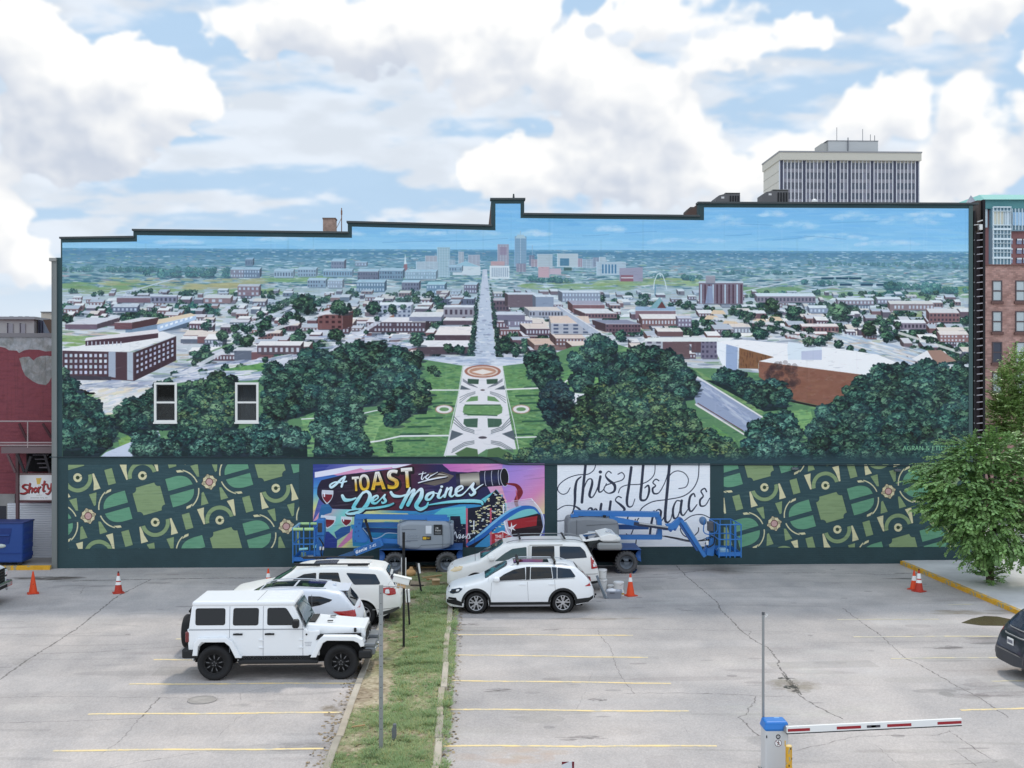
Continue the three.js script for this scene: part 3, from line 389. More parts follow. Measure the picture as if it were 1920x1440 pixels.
  // museum of brick with white roofs, and the avenue in front of it
  poly([[1334, 640], [1376, 637], [1374, 694], [1350, 696], [1334, 662]], [228, 232, 236]); poly([[1352, 645], [1374, 645], [1373, 694], [1351, 696]], [150, 170, 206]); poly([[1377, 646], [1443, 669], [1413, 679], [1413, 691], [1376, 690]], [140, 94, 60]); for (let i = 0; i < 60; i++) { const x = rnd(1378, 1440); dab(x, rnd(654 + (x - 1376) * .2, 686), rnd(.5, 1.2), rnd(2, 6), jit([110, 72, 50], 20), .6); } poly([[1334, 640], [1380, 636], [1560, 652], [1641, 664], [1684, 682], [1676, 704], [1631, 705], [1413, 677], [1443, 669]], [236, 233, 233]); poly([[1468, 652], [1470, 640], [1534, 650], [1534, 674], [1470, 674]], [214, 224, 232]); poly([[1495, 658], [1534, 655], [1534, 674], [1495, 674]], [186, 192, 216]);
  poly([[1414, 677], [1634, 705], [1600, 734], [1535, 762], [1480, 750], [1414, 706]], [146, 94, 74]); for (let i = 0; i < 260; i++) { const x = rnd(1416, 1606), y = rnd(684 + (x - 1414) * .13, 756); if (inside([[1414, 677], [1620, 704], [1590, 730], [1535, 762], [1480, 750], [1414, 706]], x, y)) dab(x, y, rnd(2, 9), rnd(1, 4), jit([146, 92, 72], 14), .35); } for (let i = 0; i < 70; i++) { const a = rnd(0, 6.3), q = Math.sqrt(R()); dab(1460 + Math.cos(a) * 32 * q, 704 + Math.sin(a) * 26 * q, rnd(3, 8), rnd(3, 7), jit([62, 44, 48], 8), .3); } line([[1476, 752], [1533, 764]], 3.4, [36, 26, 34]);
  poly([[1288, 700], [1310, 712], [1420, 782], [1392, 812], [1296, 762], [1290, 740]], [150, 162, 190]); for (let i = 0; i < 100; i++) { const t = R(), x = lerp(1296, 1402, t), y = lerp(712, 794, t) + rnd(-8, 12); dab(x, y, rnd(5, 16), rnd(1, 3), jit(pick([[170, 180, 204], [132, 148, 184], [190, 196, 212]]), 6), .5, .62); } line([[1290, 702], [1420, 782]], 3, [222, 220, 218]); line([[1294, 758], [1388, 816]], 3, [222, 214, 210]); line([[1298, 756], [1384, 808]], 1.6, [110, 66, 62]); poly([[1476, 806], [1490, 814], [1488, 826], [1474, 822]], [204, 210, 224]);
  poly([[182, 858], [196, 846], [292, 806], [296, 816], [240, 858]], [196, 204, 222]); line([[250, 858], [320, 820]], 4, [214, 206, 196], .8);
  // the woods: a crown at a time, far ones first
  const crowns = [];
  const groveAt = (pts, n, r0, r1, o) => { const xs = pts.map((p) => p[0]), ys = pts.map((p) => p[1]); for (let i = 0, tries = 0; i < n && tries < n * 20; tries++) { const x = rnd(Math.min(...xs), Math.max(...xs)), y = rnd(Math.min(...ys), Math.max(...ys)); if (inside(pts, x, y)) { crowns.push([x, y, rnd(r0, r1), o]); i++; } } };
  const deep = { dk: [22, 48, 55], md: [46, 88, 78], lt: [92, 142, 112] }, warm = { dk: [26, 52, 54], md: [56, 96, 76], lt: [108, 150, 104] }, teal = { dk: [24, 52, 60], md: [50, 96, 88], lt: [108, 164, 136] };
  const kinds = [deep, deep, warm, teal, deep, deep, teal, teal, deep, warm, deep, deep, deep, { dk: [26, 44, 58], md: [40, 74, 82], lt: [70, 112, 104] }, warm, deep, teal, deep], area = (p) => { let s2 = 0; for (let i = 0, j = p.length - 1; i < p.length; j = i++) s2 += (p[j][0] - p[i][0]) * (p[j][1] + p[i][1]); return Math.abs(s2 / 2); };
  woods.forEach((w, i) => { poly(w, [22, 48, 52]); groveAt(w, Math.round(area(w) / 118), 8, 17, kinds[i]); });
  for (let i = 0; i < 2600; i++) { const x = rnd(116, 1818), y = rnd(640, 866); if (woods.some((w) => inside(w, x, y))) dab(x, y, rnd(2, 8), rnd(1, 3), jit(pick([[18, 40, 48], [38, 76, 64], [16, 36, 46], [24, 50, 54]]), 8), .8, rnd(-.9, .7)); }
  for (const [x, y, r] of [[677, 832, 7], [720, 848, 8], [718, 834, 6], [726, 800, 16], [800, 700, 9], [808, 706, 7], [560, 590, 20], [630, 590, 16], [690, 590, 14], [410, 640, 12], [455, 650, 13], [490, 620, 12], [380, 620, 9], [1155, 640, 13], [620, 640, 13], [770, 650, 14], [830, 662, 11], [850, 664, 10], [940, 662, 13], [955, 668, 10], [1480, 595, 14], [1440, 585, 16], [1568, 600, 20], [1600, 612, 10], [1508, 649, 11], [1566, 652, 9], [1530, 648, 11], [1625, 630, 15], [1660, 640, 13]]) crowns.push([x, y, r, undefined]);
  crowns.sort((a, b) => a[1] - b[1]);
  for (const [x, y, r, o] of crowns) { tree(x, y, r, o ?? {}); if (o === warm && R() < .4) for (let i = 0; i < 8; i++) dab(x + rnd(-1, 1) * r * .8, y - r * rnd(.6, 1.6), rnd(1, 3.4), rnd(.7, 2), jit([150, 164, 92], 16), .55, rnd(-.6, .4)); }
  { const W2 = cv.width, H2 = cv.height, im = g.getImageData(0, 0, W2, H2), d = im.data; for (let i = 0; i < d.length; i += 4) { const l = .3 * d[i] + .59 * d[i + 1] + .11 * d[i + 2], lowY = smooth(60, 190, i / 4 / W2), k = 1 + .12 * lowY, sat = 1 - .12 * lowY; for (let c = 0; c < 3; c++) d[i + c] = clamp(l + (d[i + c] - l) * sat + (l - 128) * (k - 1), 0, 255); } g.putImageData(im, 0, 0); } // a little more bite near by
  const edge = g.createLinearGradient(0, 846, 0, 870); edge.addColorStop(0, 'rgba(44,76,80,0)'); edge.addColorStop(1, 'rgba(44,72,80,1)'); g.fillStyle = edge; g.fillRect(1000, 840, 830, 40);
  g.fillStyle = css([140, 196, 150]); g.font = '12.5px sans-serif'; g.fillText('AGRAN & ETIENNE', 1689, 845, 104);
  for (let i = 0; i < 150; i++) { const x = rnd(MX0, MX1), y = rnd(380, 700); g.fillStyle = R() < .5 ? 'rgba(30,50,70,.035)' : 'rgba(235,240,245,.05)'; g.fillRect(x, y, rnd(1, 4), rnd(30, 150)); }
  // brush grain over everything
  for (let i = 0; i < 5200; i++) { const x = rnd(MX0, MX1), y = rnd(478, 866), q = R(); dab(x, y, rnd(2, 9), rnd(.4, 1.3), q < .5 ? [22, 40, 56] : [226, 232, 236], rnd(.03, .1), rnd(-.4, .4)); }
  return canvasTex(cv);
})();

// ---------------------------------------------------------------- the four paintings on the lower wall, in photograph units
function panelCanvas(x0, x1, y0, y1, k) { const [cv, g] = canvas(Math.round((x1 - x0) * k), Math.round((y1 - y0) * k)); g.setTransform(k, 0, 0, k, -x0 * k, -y0 * k); return [cv, g]; }
function patternPanel(x0, x1, y0, y1, fx, fy, cell) {          // geometric garden plan: a flower every cell along the slant
  const [cv, g] = panelCanvas(x0, x1, y0, y1, 2.4), s = cell / 902, teal = '#2f4a50', green = '#64997a', olive = '#869b70', cream = '#d6cfa6';
  g.fillStyle = teal; g.fillRect(x0, y0, x1 - x0, y1 - y0);
  g.translate(fx, fy); g.rotate(-.2688); g.scale(s, s);
  const ring = (x, y, r0, r1, a0, a1, c) => { g.fillStyle = c; g.beginPath(); g.arc(x, y, r1, a0, a1); g.arc(x, y, r0, a1, a0, true); g.closePath(); g.fill(); g.strokeStyle = '#2a3f42'; g.lineWidth = 3; g.stroke(); };
  const P = (pts, c) => { g.fillStyle = c; g.beginPath(); pts.forEach((p, i) => i ? g.lineTo(...p) : g.moveTo(...p)); g.closePath(); g.fill(); g.strokeStyle = '#2a3f42'; g.lineWidth = 3; g.stroke(); };
  function motif(X, Y) {
    g.save(); g.translate(X, Y);
    for (const m of [1, -1]) {                                   // both halves beside the flower
      g.save(); g.scale(m, 1);
      for (const v of [1, -1]) {
        g.fillStyle = green; g.beginPath(); g.moveTo(302, v * 15); g.lineTo(302, v * 106); g.lineTo(240, v * 106); g.quadraticCurveTo(128, v * 104, 118, v * 15); g.closePath(); g.fill(); g.strokeStyle = '#2a3f42'; g.lineWidth = 3; g.stroke();
        g.strokeStyle = cream; g.lineWidth = 9; g.beginPath(); g.arc(232, 0, 148, v > 0 ? 2.05 : -3.0, v > 0 ? 3.0 : -2.05); g.stroke();
        P([[150, v * 114], [206, v * 124], [212, v * 144], [178, v * 140]], cream);
        P([[58, v * 54], [76, v * 60], [104, v * 148], [44, v * 148]], olive);
        P([[196, v * 170], [255, v * 170], [255, v * 285], [196, v * 285]], olive);
        P([[330, v * 172], [346, v * 172], [352, v * 240], [368, v * 292], [312, v * 292]], cream);
      }
      g.restore();
    }
    // flower
    g.fillStyle = '#d8cda6'; g.beginPath(); for (let i = 0; i <= 64; i++) { const a = i / 64 * Math.PI * 2, r = 50 + 5 * Math.cos(8 * a) * (Math.cos(8 * a) > 0 ? 1 : .5) + 3 * Math.cos(4 * a); g.lineTo(Math.cos(a) * r, Math.sin(a) * r); } g.fill(); g.strokeStyle = '#3a2f2c'; g.lineWidth = 3; g.stroke();
    for (let q = 0; q < 4; q++) for (const o of [-9, 0, 9]) { g.save(); g.rotate(q * Math.PI / 2 + .05); g.beginPath(); g.moveTo(o, 24); g.lineTo(o, 50); g.stroke(); g.restore(); }
    g.fillStyle = '#c39c98'; g.beginPath(); g.arc(0, 0, 25, 0, 7); g.fill(); g.strokeStyle = '#5a2c2c'; g.lineWidth = 5; g.stroke();
    // cut-cornered square and the two targets between this flower and the next
    g.fillStyle = olive; g.beginPath(); const q = 104, c = 34; g.moveTo(451 - q + c, -q); g.lineTo(451 + q - c, -q); g.quadraticCurveTo(451 + q - c, -q + c, 451 + q, -q + c); g.lineTo(451 + q, q - c); g.quadraticCurveTo(451 + q - c, q - c, 451 + q - c, q); g.lineTo(451 - q + c, q); g.quadraticCurveTo(451 - q + c, q - c, 451 - q, q - c); g.lineTo(451 - q, -q + c); g.quadraticCurveTo(451 - q + c, -q + c, 451 - q + c, -q); g.fill(); g.strokeStyle = '#2a3f42'; g.lineWidth = 3; g.stroke();
    for (const v of [1, -1]) { ring(451, v * 172, 75, 106, v > 0 ? 0 : Math.PI, v > 0 ? Math.PI : 2 * Math.PI, olive); ring(451, v * 172, 12, 33, 0, 6.2831, cream); g.fillStyle = '#31402c'; g.beginPath(); g.arc(451, v * 172, 13, 0, 7); g.fill(); }
    g.restore();
  }
  for (let i = -3; i < 5; i++) for (let j = -2; j < 4; j++) motif(i * 902 + j * 451, j * 455);
  g.setTransform(1, 0, 0, 1, 0, 0);
  const R = rng(x0); for (let i = 0; i < 900; i++) { g.fillStyle = R() < .5 ? 'rgba(20,36,40,.06)' : 'rgba(200,220,210,.04)'; g.beginPath(); g.ellipse(R() * cv.width, R() * cv.height, 6 + R() * 40, 1 + R() * 3, 0, 0, 7); g.fill(); }
  return canvasTex(cv);
}
// a brush line through points [x, y, width]
function brush(g, pts, colour, extra = 0) {
  const q = (i) => pts[clamp(i, 0, pts.length - 1)], cr = (a, b, c, d, t) => .5 * (2 * b + (c - a) * t + (2 * a - 5 * b + 4 * c - d) * t * t + (3 * b - a - 3 * c + d) * t * t * t);
  g.fillStyle = colour;
  for (let i = 0; i < pts.length - 1; i++) {
    const [a, b, c, d] = [q(i - 1), q(i), q(i + 1), q(i + 2)], n = Math.ceil(Math.hypot(c[0] - b[0], c[1] - b[1]) / 2) + 2;
    for (let k = 0; k <= n; k++) { const t = k / n; g.beginPath(); g.arc(cr(a[0], b[0], c[0], d[0], t), cr(a[1], b[1], c[1], d[1], t), Math.max(.3, lerp(b[2], c[2], t) / 2 + extra), 0, 7); g.fill(); }
  }
}
const letteringPanel = (() => {
  const x0 = 1045, x1 = 1331, y0 = 870, y1 = 1024, [cv, g] = panelCanvas(x0, x1, y0, y1, 3.2), ink = '#2f3547';
  g.fillStyle = '#eef0f4'; g.fillRect(x0, y0, x1 - x0, y1 - y0);
  const R = rng(8); for (let i = 0; i < 700; i++) { g.fillStyle = R() < .5 ? 'rgba(150,160,190,.05)' : 'rgba(255,255,255,.08)'; g.fillRect(x0 + R() * 290, y0 + R() * 156, 4 + R() * 40, .6 + R() * 1.4); }
  g.translate(1020, 850); g.scale(1 / 4.8, 1 / 4.8);
  const L = (w, ...p) => brush(g, p.map((v) => [v[0], v[1], v[2] ?? w]), ink);
  L(8, [465, 98], [445, 150], [390, 186], [300, 192], [210, 222], [140, 275], [124, 325], [160, 362], [206, 352], [234, 306]);
  L(10, [332, 208], [295, 245, 18], [280, 320, 26], [277, 430, 22], [262, 510, 12], [225, 570, 8], [170, 598, 7], [118, 602]); L(8, [112, 508], [180, 468], [255, 466], [310, 490, 18], [345, 540, 22]);
  L(24, [374, 92], [356, 260], [340, 436]); L(10, [350, 330], [388, 242], [424, 228], [432, 270, 22], [408, 370, 24], [432, 392], [462, 350], [484, 296]);
  L(22, [506, 206], [490, 300], [496, 344, 14], [528, 330, 8], [560, 270, 8]); L(28, [504, 166], [507, 166]);
  L(9, [604, 176], [578, 160], [552, 196], [578, 236, 22], [632, 282, 26], [630, 336, 20], [580, 356, 10], [540, 328], [556, 286], [640, 258], [700, 238], [722, 204], [700, 172], [664, 186]);
  L(24, [784, 126], [762, 290], [744, 420], [756, 474, 16], [792, 470, 8], [816, 408, 7]); L(8, [668, 352], [690, 306], [752, 282], [860, 276], [938, 246], [990, 186], [998, 96]);
  L(24, [892, 94], [876, 280], [866, 392], [880, 420, 20], [920, 408, 14], [944, 340, 20], [936, 288, 16], [904, 310, 8]);
  L(10, [1032, 246], [1004, 232], [978, 262], [1002, 290], [976, 316, 18], [986, 358, 16], [1030, 354, 9], [1072, 290, 8], [1104, 210, 8], [1128, 96, 8]);
  L(26, [1128, 94], [1112, 280], [1088, 560], [1104, 618, 18], [1136, 596, 8], [1152, 540, 8]); L(8, [1112, 240], [1140, 186], [1196, 158], [1262, 178], [1298, 236], [1276, 300], [1212, 316]);
  L(9, [1394, 94], [1384, 226], [1336, 322], [1250, 384], [1120, 412], [980, 432], [890, 480], [860, 530], [882, 566]);
  L(20, [988, 520], [962, 640], [950, 740]); L(10, [974, 560], [1020, 506], [1050, 520, 20], [1044, 580, 22], [1050, 610, 10], [1080, 570]);
  L(10, [1236, 432], [1190, 428], [1160, 500, 20], [1166, 576, 20], [1200, 570], [1234, 470]); L(22, [1238, 424], [1228, 520], [1252, 556, 12], [1296, 500, 8]);
  L(12, [1358, 388], [1344, 362], [1312, 396, 20], [1302, 486, 22], [1326, 520, 14], [1376, 460, 8]); L(12, [1462, 344], [1444, 316], [1412, 340], [1432, 384], [1404, 420, 18], [1408, 470, 16], [1452, 466, 9], [1490, 404, 8]);
  L(20, [380, 520], [362, 600], [356, 640]); L(10, [372, 560], [402, 494], [432, 500, 20], [424, 590, 20]); L(10, [430, 560], [452, 500], [474, 510, 18], [470, 590, 18]); L(22, [514, 452], [504, 540], [520, 570, 10], [560, 520, 8]); L(22, [598, 430], [584, 540]); L(10, [694, 396], [664, 386], [642, 420], [690, 462, 22], [722, 500, 22], [690, 540, 12], [644, 516]); L(12, [760, 540], [740, 640], [760, 660]); L(9, [820, 590], [800, 680], [770, 740], [740, 720]); L(9, [850, 580], [830, 620], [860, 640]);
  L(8, [1262, 604], [1330, 560], [1420, 550], [1496, 582]); L(9, [1240, 640], [1228, 690], [1266, 742], [1332, 748], [1384, 706], [1390, 668]); L(8, [690, 760], [860, 746], [1000, 732], [1150, 758], [1300, 790], [1410, 780], [1496, 746]); L(10, [830, 760], [822, 830]); L(6, [130, 750], [200, 760]);
  return canvasTex(cv);
})();
const toastPanel = (() => {
  const x0 = 587, x1 = 1021, y0 = 870, y1 = 1024, [cv, g] = panelCanvas(x0, x1, y0, y1, 3.2), R = rng(31);
  const lg = (a, b, c, d, ...s) => { const q = g.createLinearGradient(a, b, c, d); s.forEach((v, i) => q.addColorStop(i / (s.length - 1), v)); return q; };
  g.fillStyle = lg(x0, y0, x1, y1, '#2b3a86', '#8d8bd0', '#d98fc0', '#c79bd6', '#e9a6b9', '#3a4aa0'); g.fillRect(x0, y0, x1 - x0, y1 - y0);
  g.translate(530, 850); g.scale(1 / 5.486, 1 / 5.486);
  const P = (pts, c) => { g.fillStyle = c; g.beginPath(); pts.forEach((p, i) => p.length === 4 ? g.quadraticCurveTo(...p) : i ? g.lineTo(...p) : g.moveTo(...p)); g.closePath(); g.fill(); };
  P([[310, 120], [480, 120], [360, 230], [310, 240]], '#32408e'); P([[320, 250], [560, 200], [1130, 120], [1130, 150], [420, 310], [340, 560], [310, 690]], lg(320, 250, 330, 690, '#3a6ab8', '#58a6d6', '#d8d98a', '#e08cb4'));
  P([[330, 190], [700, 128], [1330, 112], [1180, 150], [800, 170], [330, 246]], '#e9e6f4'); P([[520, 215], [800, 150], [850, 172], [1120, 140], [1130, 152], [840, 190], [560, 225]], '#e19cc0');
  P([[400, 270], [640, 215], [1130, 160], [1330, 110], [1640, 112], [1700, 180, 1800, 192], [2000, 190], [2080, 300], [2150, 430], [2060, 470], [1900, 560], [1480, 600], [520, 560], [400, 520, 355, 420], [345, 330, 400, 270]], lg(400, 250, 1900, 560, '#231b35', '#2a1c2c', '#5b2330', '#2a2350', '#262650'));
  P([[1640, 110], [2480, 110], [2480, 140], [1900, 196], [1720, 184]], lg(1640, 110, 2480, 150, '#c069b4', '#e08ec0', '#b48fe0'));
  P([[2260, 110], [2700, 110], [2700, 620], [2560, 640], [2320, 560], [2250, 330]], lg(2260, 110, 2700, 620, '#9a86d8', '#b58bd2', '#d989b8', '#e8d79a'));
  // lower field with figures raising glasses
  P([[400, 560], [1480, 590], [2060, 470], [2260, 420], [2300, 960], [310, 960], [310, 690]], lg(400, 560, 900, 960, '#e89ab0', '#7fd0cc', '#e2dd92', '#3b8fc4'));
  for (const [a, c] of [[[[780, 620], [860, 600], [1280, 610], [1330, 660], [1330, 740], [780, 760]], '#d8dc9a'], [[[980, 740], [1050, 690], [1200, 700], [1200, 760]], '#5cc0c0'], [[[700, 720], [1200, 740], [1200, 940], [720, 940]], '#2f8ec0'], [[[560, 950], [720, 760], [710, 860], [600, 950]], '#d987b8'], [[[300, 690], [400, 660], [430, 780], [320, 960]], '#2b5ba8'], [[[380, 800], [470, 790], [560, 870], [555, 960], [380, 960]], '#2a3f8e'], [[[530, 800], [600, 750], [700, 730], [690, 800], [560, 880]], '#2c5c9c'], [[[370, 620], [400, 520], [470, 510], [510, 560], [500, 600], [430, 620], [400, 700], [360, 700]], '#2c6a9e']]) P(a, c);
  const glass = (x, y, w, h, tilt = 0) => { g.save(); g.translate(x, y); g.rotate(tilt); P([[-w / 2, 0], [w / 2, 0], [w * .62, h * .55, w * .05, h], [-w * .05, h], [-w * .62, h * .55, -w / 2, 0]], 'rgba(226,232,240,.9)'); P([[-w * .42, h * .3], [w * .42, h * .3], [w * .48, h * .6, 0, h * .92], [-w * .48, h * .6, -w * .42, h * .3]], '#7a1f2c'); P([[-w * .34, h * .2], [-w * .22, h * .2], [-w * .2, h * .5], [-w * .32, h * .5]], '#f0eef4'); g.restore(); };
  glass(462, 372, 116, 140, .05); glass(470, 630, 150, 130, .1); glass(655, 640, 110, 100, .05);
  // skyline painted in black with lit windows
  P([[1520, 640], [1640, 560], [1880, 540], [1880, 720], [1520, 720]], '#62c3cc'); P([[2040, 470], [2200, 370], [2300, 520], [2300, 640], [2040, 640]], '#67c4d0');
  P([[1720, 640], [1820, 640], [1830, 720], [1880, 720], [1880, 960], [1720, 960]], '#141832'); P([[1900, 560], [2060, 540], [2100, 470], [2190, 370], [2280, 470], [2300, 600], [2200, 760], [1960, 960], [1880, 960]], '#15172c');
  for (let i = 0; i < 190; i++) { const x = 1910 + R() * 370, y = 400 + R() * 420; if (y > 370 + Math.abs(x - 2190) * 1.02 && x + y * .9 < 2900) { g.fillStyle = R() < .7 ? '#e9e2b2' : '#c9d4de'; g.fillRect(x, y, 10 + R() * 24, 6 + R() * 6); } } for (let i = 0; i < 26; i++) { g.fillStyle = '#d8d8cc'; g.fillRect(1740 + R() * 140, 720 + R() * 220, 8, 4); }
  P([[1880, 560], [1900, 560], [1904, 960], [1884, 960]], '#d0677c'); P([[2128, 560], [2146, 560], [2150, 960], [2132, 960]], '#c85a70');
  // bottle, pour, big glass
  g.save(); g.translate(2200, 240); g.rotate(-.07);
  g.fillStyle = lg(0, -70, 0, 90, '#15151f', '#3a3a52', '#14142a'); g.fillRect(-420, -60, 520, 150); g.fillStyle = lg(0, -60, 0, 90, '#77706a', '#c9c2b4', '#4a443e'); g.fillRect(-380, -56, 200, 130); g.fillStyle = lg(0, -80, 0, 100, '#1a1a24', '#2a2e58', '#101024'); g.fillRect(-170, -72, 240, 168); g.strokeStyle = '#d9d9e6'; g.lineWidth = 5; for (const x of [-110, -40, 30]) { g.beginPath(); g.ellipse(x, 12, 16, 80, 0, 1.9, 4.4); g.stroke(); } g.fillStyle = '#101018'; g.beginPath(); g.ellipse(80, 12, 42, 92, 0, 0, 7); g.fill(); g.stroke(); g.restore();
  P([[1500, 200], [1640, 190], [1760, 230], [1700, 290], [1560, 330], [1440, 310]], '#6a6058'); for (let i = 0; i < 5; i++) brush(g, [[1470, 300 - i * 22, 3], [1600, 260 - i * 16, 9], [1700, 240 - i * 4, 3]], i % 2 ? '#cfc6ba' : '#3a322e');
  brush(g, [[2300, 312, 10], [2400, 330, 34], [2440, 400, 60], [2400, 490, 40], [2420, 560, 26], [2470, 650, 34]], '#7c1f2c'); brush(g, [[2400, 380, 6], [2410, 470, 12]], '#c4525a');
  P([[2280, 510], [2560, 470], [2680, 640], [2690, 780], [2640, 900, 2560, 960], [2440, 960], [2300, 860, 2280, 700]], 'rgba(196,222,232,.55)'); P([[2300, 640], [2420, 560], [2600, 560], [2640, 620], [2340, 700]], '#7ac7c8'); P([[2310, 690], [2650, 610], [2680, 760], [2620, 900, 2560, 950], [2460, 950], [2330, 840, 2310, 690]], '#22161e'); P([[2310, 690], [2620, 640], [2610, 740], [2340, 780]], '#a2252e');
  g.strokeStyle = '#eef0f8'; g.lineWidth = 14; g.beginPath(); g.moveTo(2270, 520); g.quadraticCurveTo(2260, 740, 2330, 830); g.quadraticCurveTo(2400, 920, 2480, 950); g.stroke(); g.lineWidth = 8; g.beginPath(); g.moveTo(2560, 470); g.quadraticCurveTo(2720, 620, 2680, 760); g.quadraticCurveTo(2660, 860, 2560, 960); g.stroke(); g.lineWidth = 4; g.beginPath(); g.moveTo(2350, 490); g.lineTo(2560, 462); g.lineTo(2660, 610); g.stroke();
  P([[2310, 760], [2345, 748], [2350, 700], [2362, 746], [2410, 720], [2372, 762], [2395, 790], [2358, 776], [2350, 820], [2342, 778]], '#f3eef2');
  brush(g, [[1900, 930, 30], [2050, 830, 64], [2180, 720, 70], [2330, 620, 60], [2460, 560, 44], [2580, 560, 26], [2640, 620, 12]], '#2768b8'); brush(g, [[1920, 900, 8], [2060, 800, 22], [2190, 690, 26], [2330, 590, 20], [2450, 540, 10]], '#7cbce4');
  P([[2150, 820], [2280, 800], [2370, 860], [2300, 940], [2150, 945]], '#b3272f'); g.fillStyle = '#f4eef0'; g.font = 'bold 42px monospace'; g.fillText('THE', 2180, 862); g.font = 'bold 36px monospace'; g.fillText('TRAVELERS', 2178, 902, 146); brush(g, [[2210, 812, 5], [2262, 798, 12], [2320, 830, 5]], '#f4eef0'); brush(g, [[2262, 806, 5], [2262, 900, 5], [2246, 916, 5]], '#f4eef0');
  // lettering: shadow first, then the face
  const both = (strokes, face, sh = '#171526', o = 8) => { for (const s of strokes) brush(g, s.map(([x, y, w]) => [x + 7, y + 9, w]), sh, o); for (const s of strokes) brush(g, s, face); };
  const ice = lg(0, 330, 0, 620, '#eaf4fb', '#cfeef2', '#6fd0d8', '#bfe9ee');
  both([[[640, 232, 12], [600, 262, 22], [540, 318, 26], [498, 344, 24], [488, 320, 20], [540, 290, 14], [600, 296, 14], [656, 282, 12]], [[640, 236, 22], [618, 290, 24], [604, 338, 20]]], '#d3eef6');
  g.save(); g.translate(716, 384); g.rotate(-.07); g.lineJoin = 'round';
  const word = [['T', 0, 0, 150, 78], ['O', 64, 2, 168, 126], ['A', 192, 2, 186, 150], ['S', 350, 4, 196, 142], ['T', 506, 6, 208, 124]];
  for (const pass of [0, 1, 2]) for (const [ch, x, y, h, w] of word) { g.save(); g.translate(x, y); g.font = 'bold 200px sans-serif'; const m = g.measureText(ch).width; g.scale(w / m, h / 146); if (pass === 0) { g.strokeStyle = '#1a1016'; g.lineWidth = 30; g.strokeText(ch, 6, 8); } else if (pass === 1) { g.fillStyle = lg(0, -150, 0, 0, '#f3f0f2', '#f0e6d0', '#ecb53a', '#f2c531'); g.fillText(ch, 0, 0); } else { g.strokeStyle = 'rgba(60,30,30,.5)'; g.lineWidth = 3; g.save(); g.translate(m * .14, -146 * .14); g.scale(.72, .72); g.strokeText(ch, 0, 0); g.restore(); } g.restore(); }
  g.restore();
  both([[[1440, 190, 8], [1424, 250, 12], [1432, 268, 9], [1456, 240, 8]], [[1396, 214, 7], [1470, 200, 8]], [[1496, 216, 10], [1468, 240, 13], [1482, 262, 12], [1512, 236, 9], [1540, 220, 8], [1590, 192, 5]], [[1392, 300, 10], [1520, 266, 14], [1680, 240, 6]]], '#eef2f8', '#1c1626', 4);
  both([[[612, 428, 30], [640, 470, 38], [700, 470, 24], [750, 452, 16]], [[826, 392, 18], [770, 470, 36], [724, 550, 36], [752, 556, 14]], [[800, 420, 16], [860, 386, 26], [896, 430, 38], [862, 520, 42], [790, 590, 34], [700, 612, 26], [652, 604, 18], [690, 576, 14], [800, 562, 18], [960, 552, 22], [1080, 530, 24], [1136, 508, 16]],
    [[926, 486, 14], [976, 452, 14], [968, 428, 18], [928, 450, 28], [918, 496, 30], [956, 506, 20], [1000, 470, 12]], [[1000, 470, 12], [1048, 420, 16], [1036, 446, 26], [1056, 484, 26], [1024, 506, 16], [1016, 490, 10]],
    [[1110, 396, 28], [1140, 430, 34], [1210, 436, 22], [1270, 418, 14]], [[1306, 352, 16], [1268, 440, 36], [1214, 546, 36], [1240, 500, 14], [1300, 410, 18], [1348, 372, 28], [1322, 450, 38], [1284, 524, 36], [1308, 490, 14], [1370, 400, 18], [1424, 366, 32], [1420, 440, 44], [1370, 530, 42], [1410, 568, 36], [1470, 544, 26], [1492, 504, 16]],
    [[1548, 394, 20], [1490, 420, 34], [1472, 464, 30], [1510, 468, 22], [1548, 420, 22], [1530, 400, 12], [1590, 410, 12]], [[1622, 372, 26], [1596, 440, 32], [1622, 452, 16], [1660, 416, 10]], [[1630, 340, 26], [1634, 340, 26]], [[1690, 356, 24], [1662, 440, 28], [1690, 380, 14], [1732, 352, 24], [1716, 420, 30], [1740, 440, 14], [1780, 400, 10]], [[1780, 400, 12], [1846, 360, 16], [1836, 334, 20], [1786, 366, 32], [1784, 426, 28], [1840, 424, 16], [1890, 380, 10]], [[1890, 380, 10], [1960, 306, 18], [1944, 350, 34], [1972, 400, 32], [1936, 430, 20], [1916, 412, 12]], [[1970, 380, 14], [2020, 340, 12], [2060, 316, 6]],
    [[1500, 524, 10], [1700, 496, 26], [1900, 486, 34], [2030, 494, 34], [2052, 520, 20]]], ice);
  brush(g, [[1756, 780, 12], [1744, 850, 12], [1752, 880, 6]], '#e9eef4'); brush(g, [[1750, 850, 8], [1772, 800, 10], [1790, 860, 10], [1810, 830, 8], [1826, 836, 12], [1812, 866, 10], [1840, 850, 7], [1856, 832, 12], [1846, 862, 10], [1880, 842, 7], [1884, 866, 9], [1906, 820, 9], [1922, 860, 12], [1900, 866, 8]], '#e9eef4'); brush(g, [[1964, 690, 12], [1962, 780, 10]], '#e9eef4'); brush(g, [[1966, 810, 14], [1970, 816, 12]], '#e9eef4');
  for (let i = 0; i < 260; i++) { g.fillStyle = R() < .5 ? 'rgba(20,20,40,.06)' : 'rgba(255,255,255,.06)'; g.beginPath(); g.ellipse(310 + R() * 2380, 110 + R() * 850, 20 + R() * 120, 3 + R() * 8, -.1, 0, 7); g.fill(); }
  return canvasTex(cv);
})();

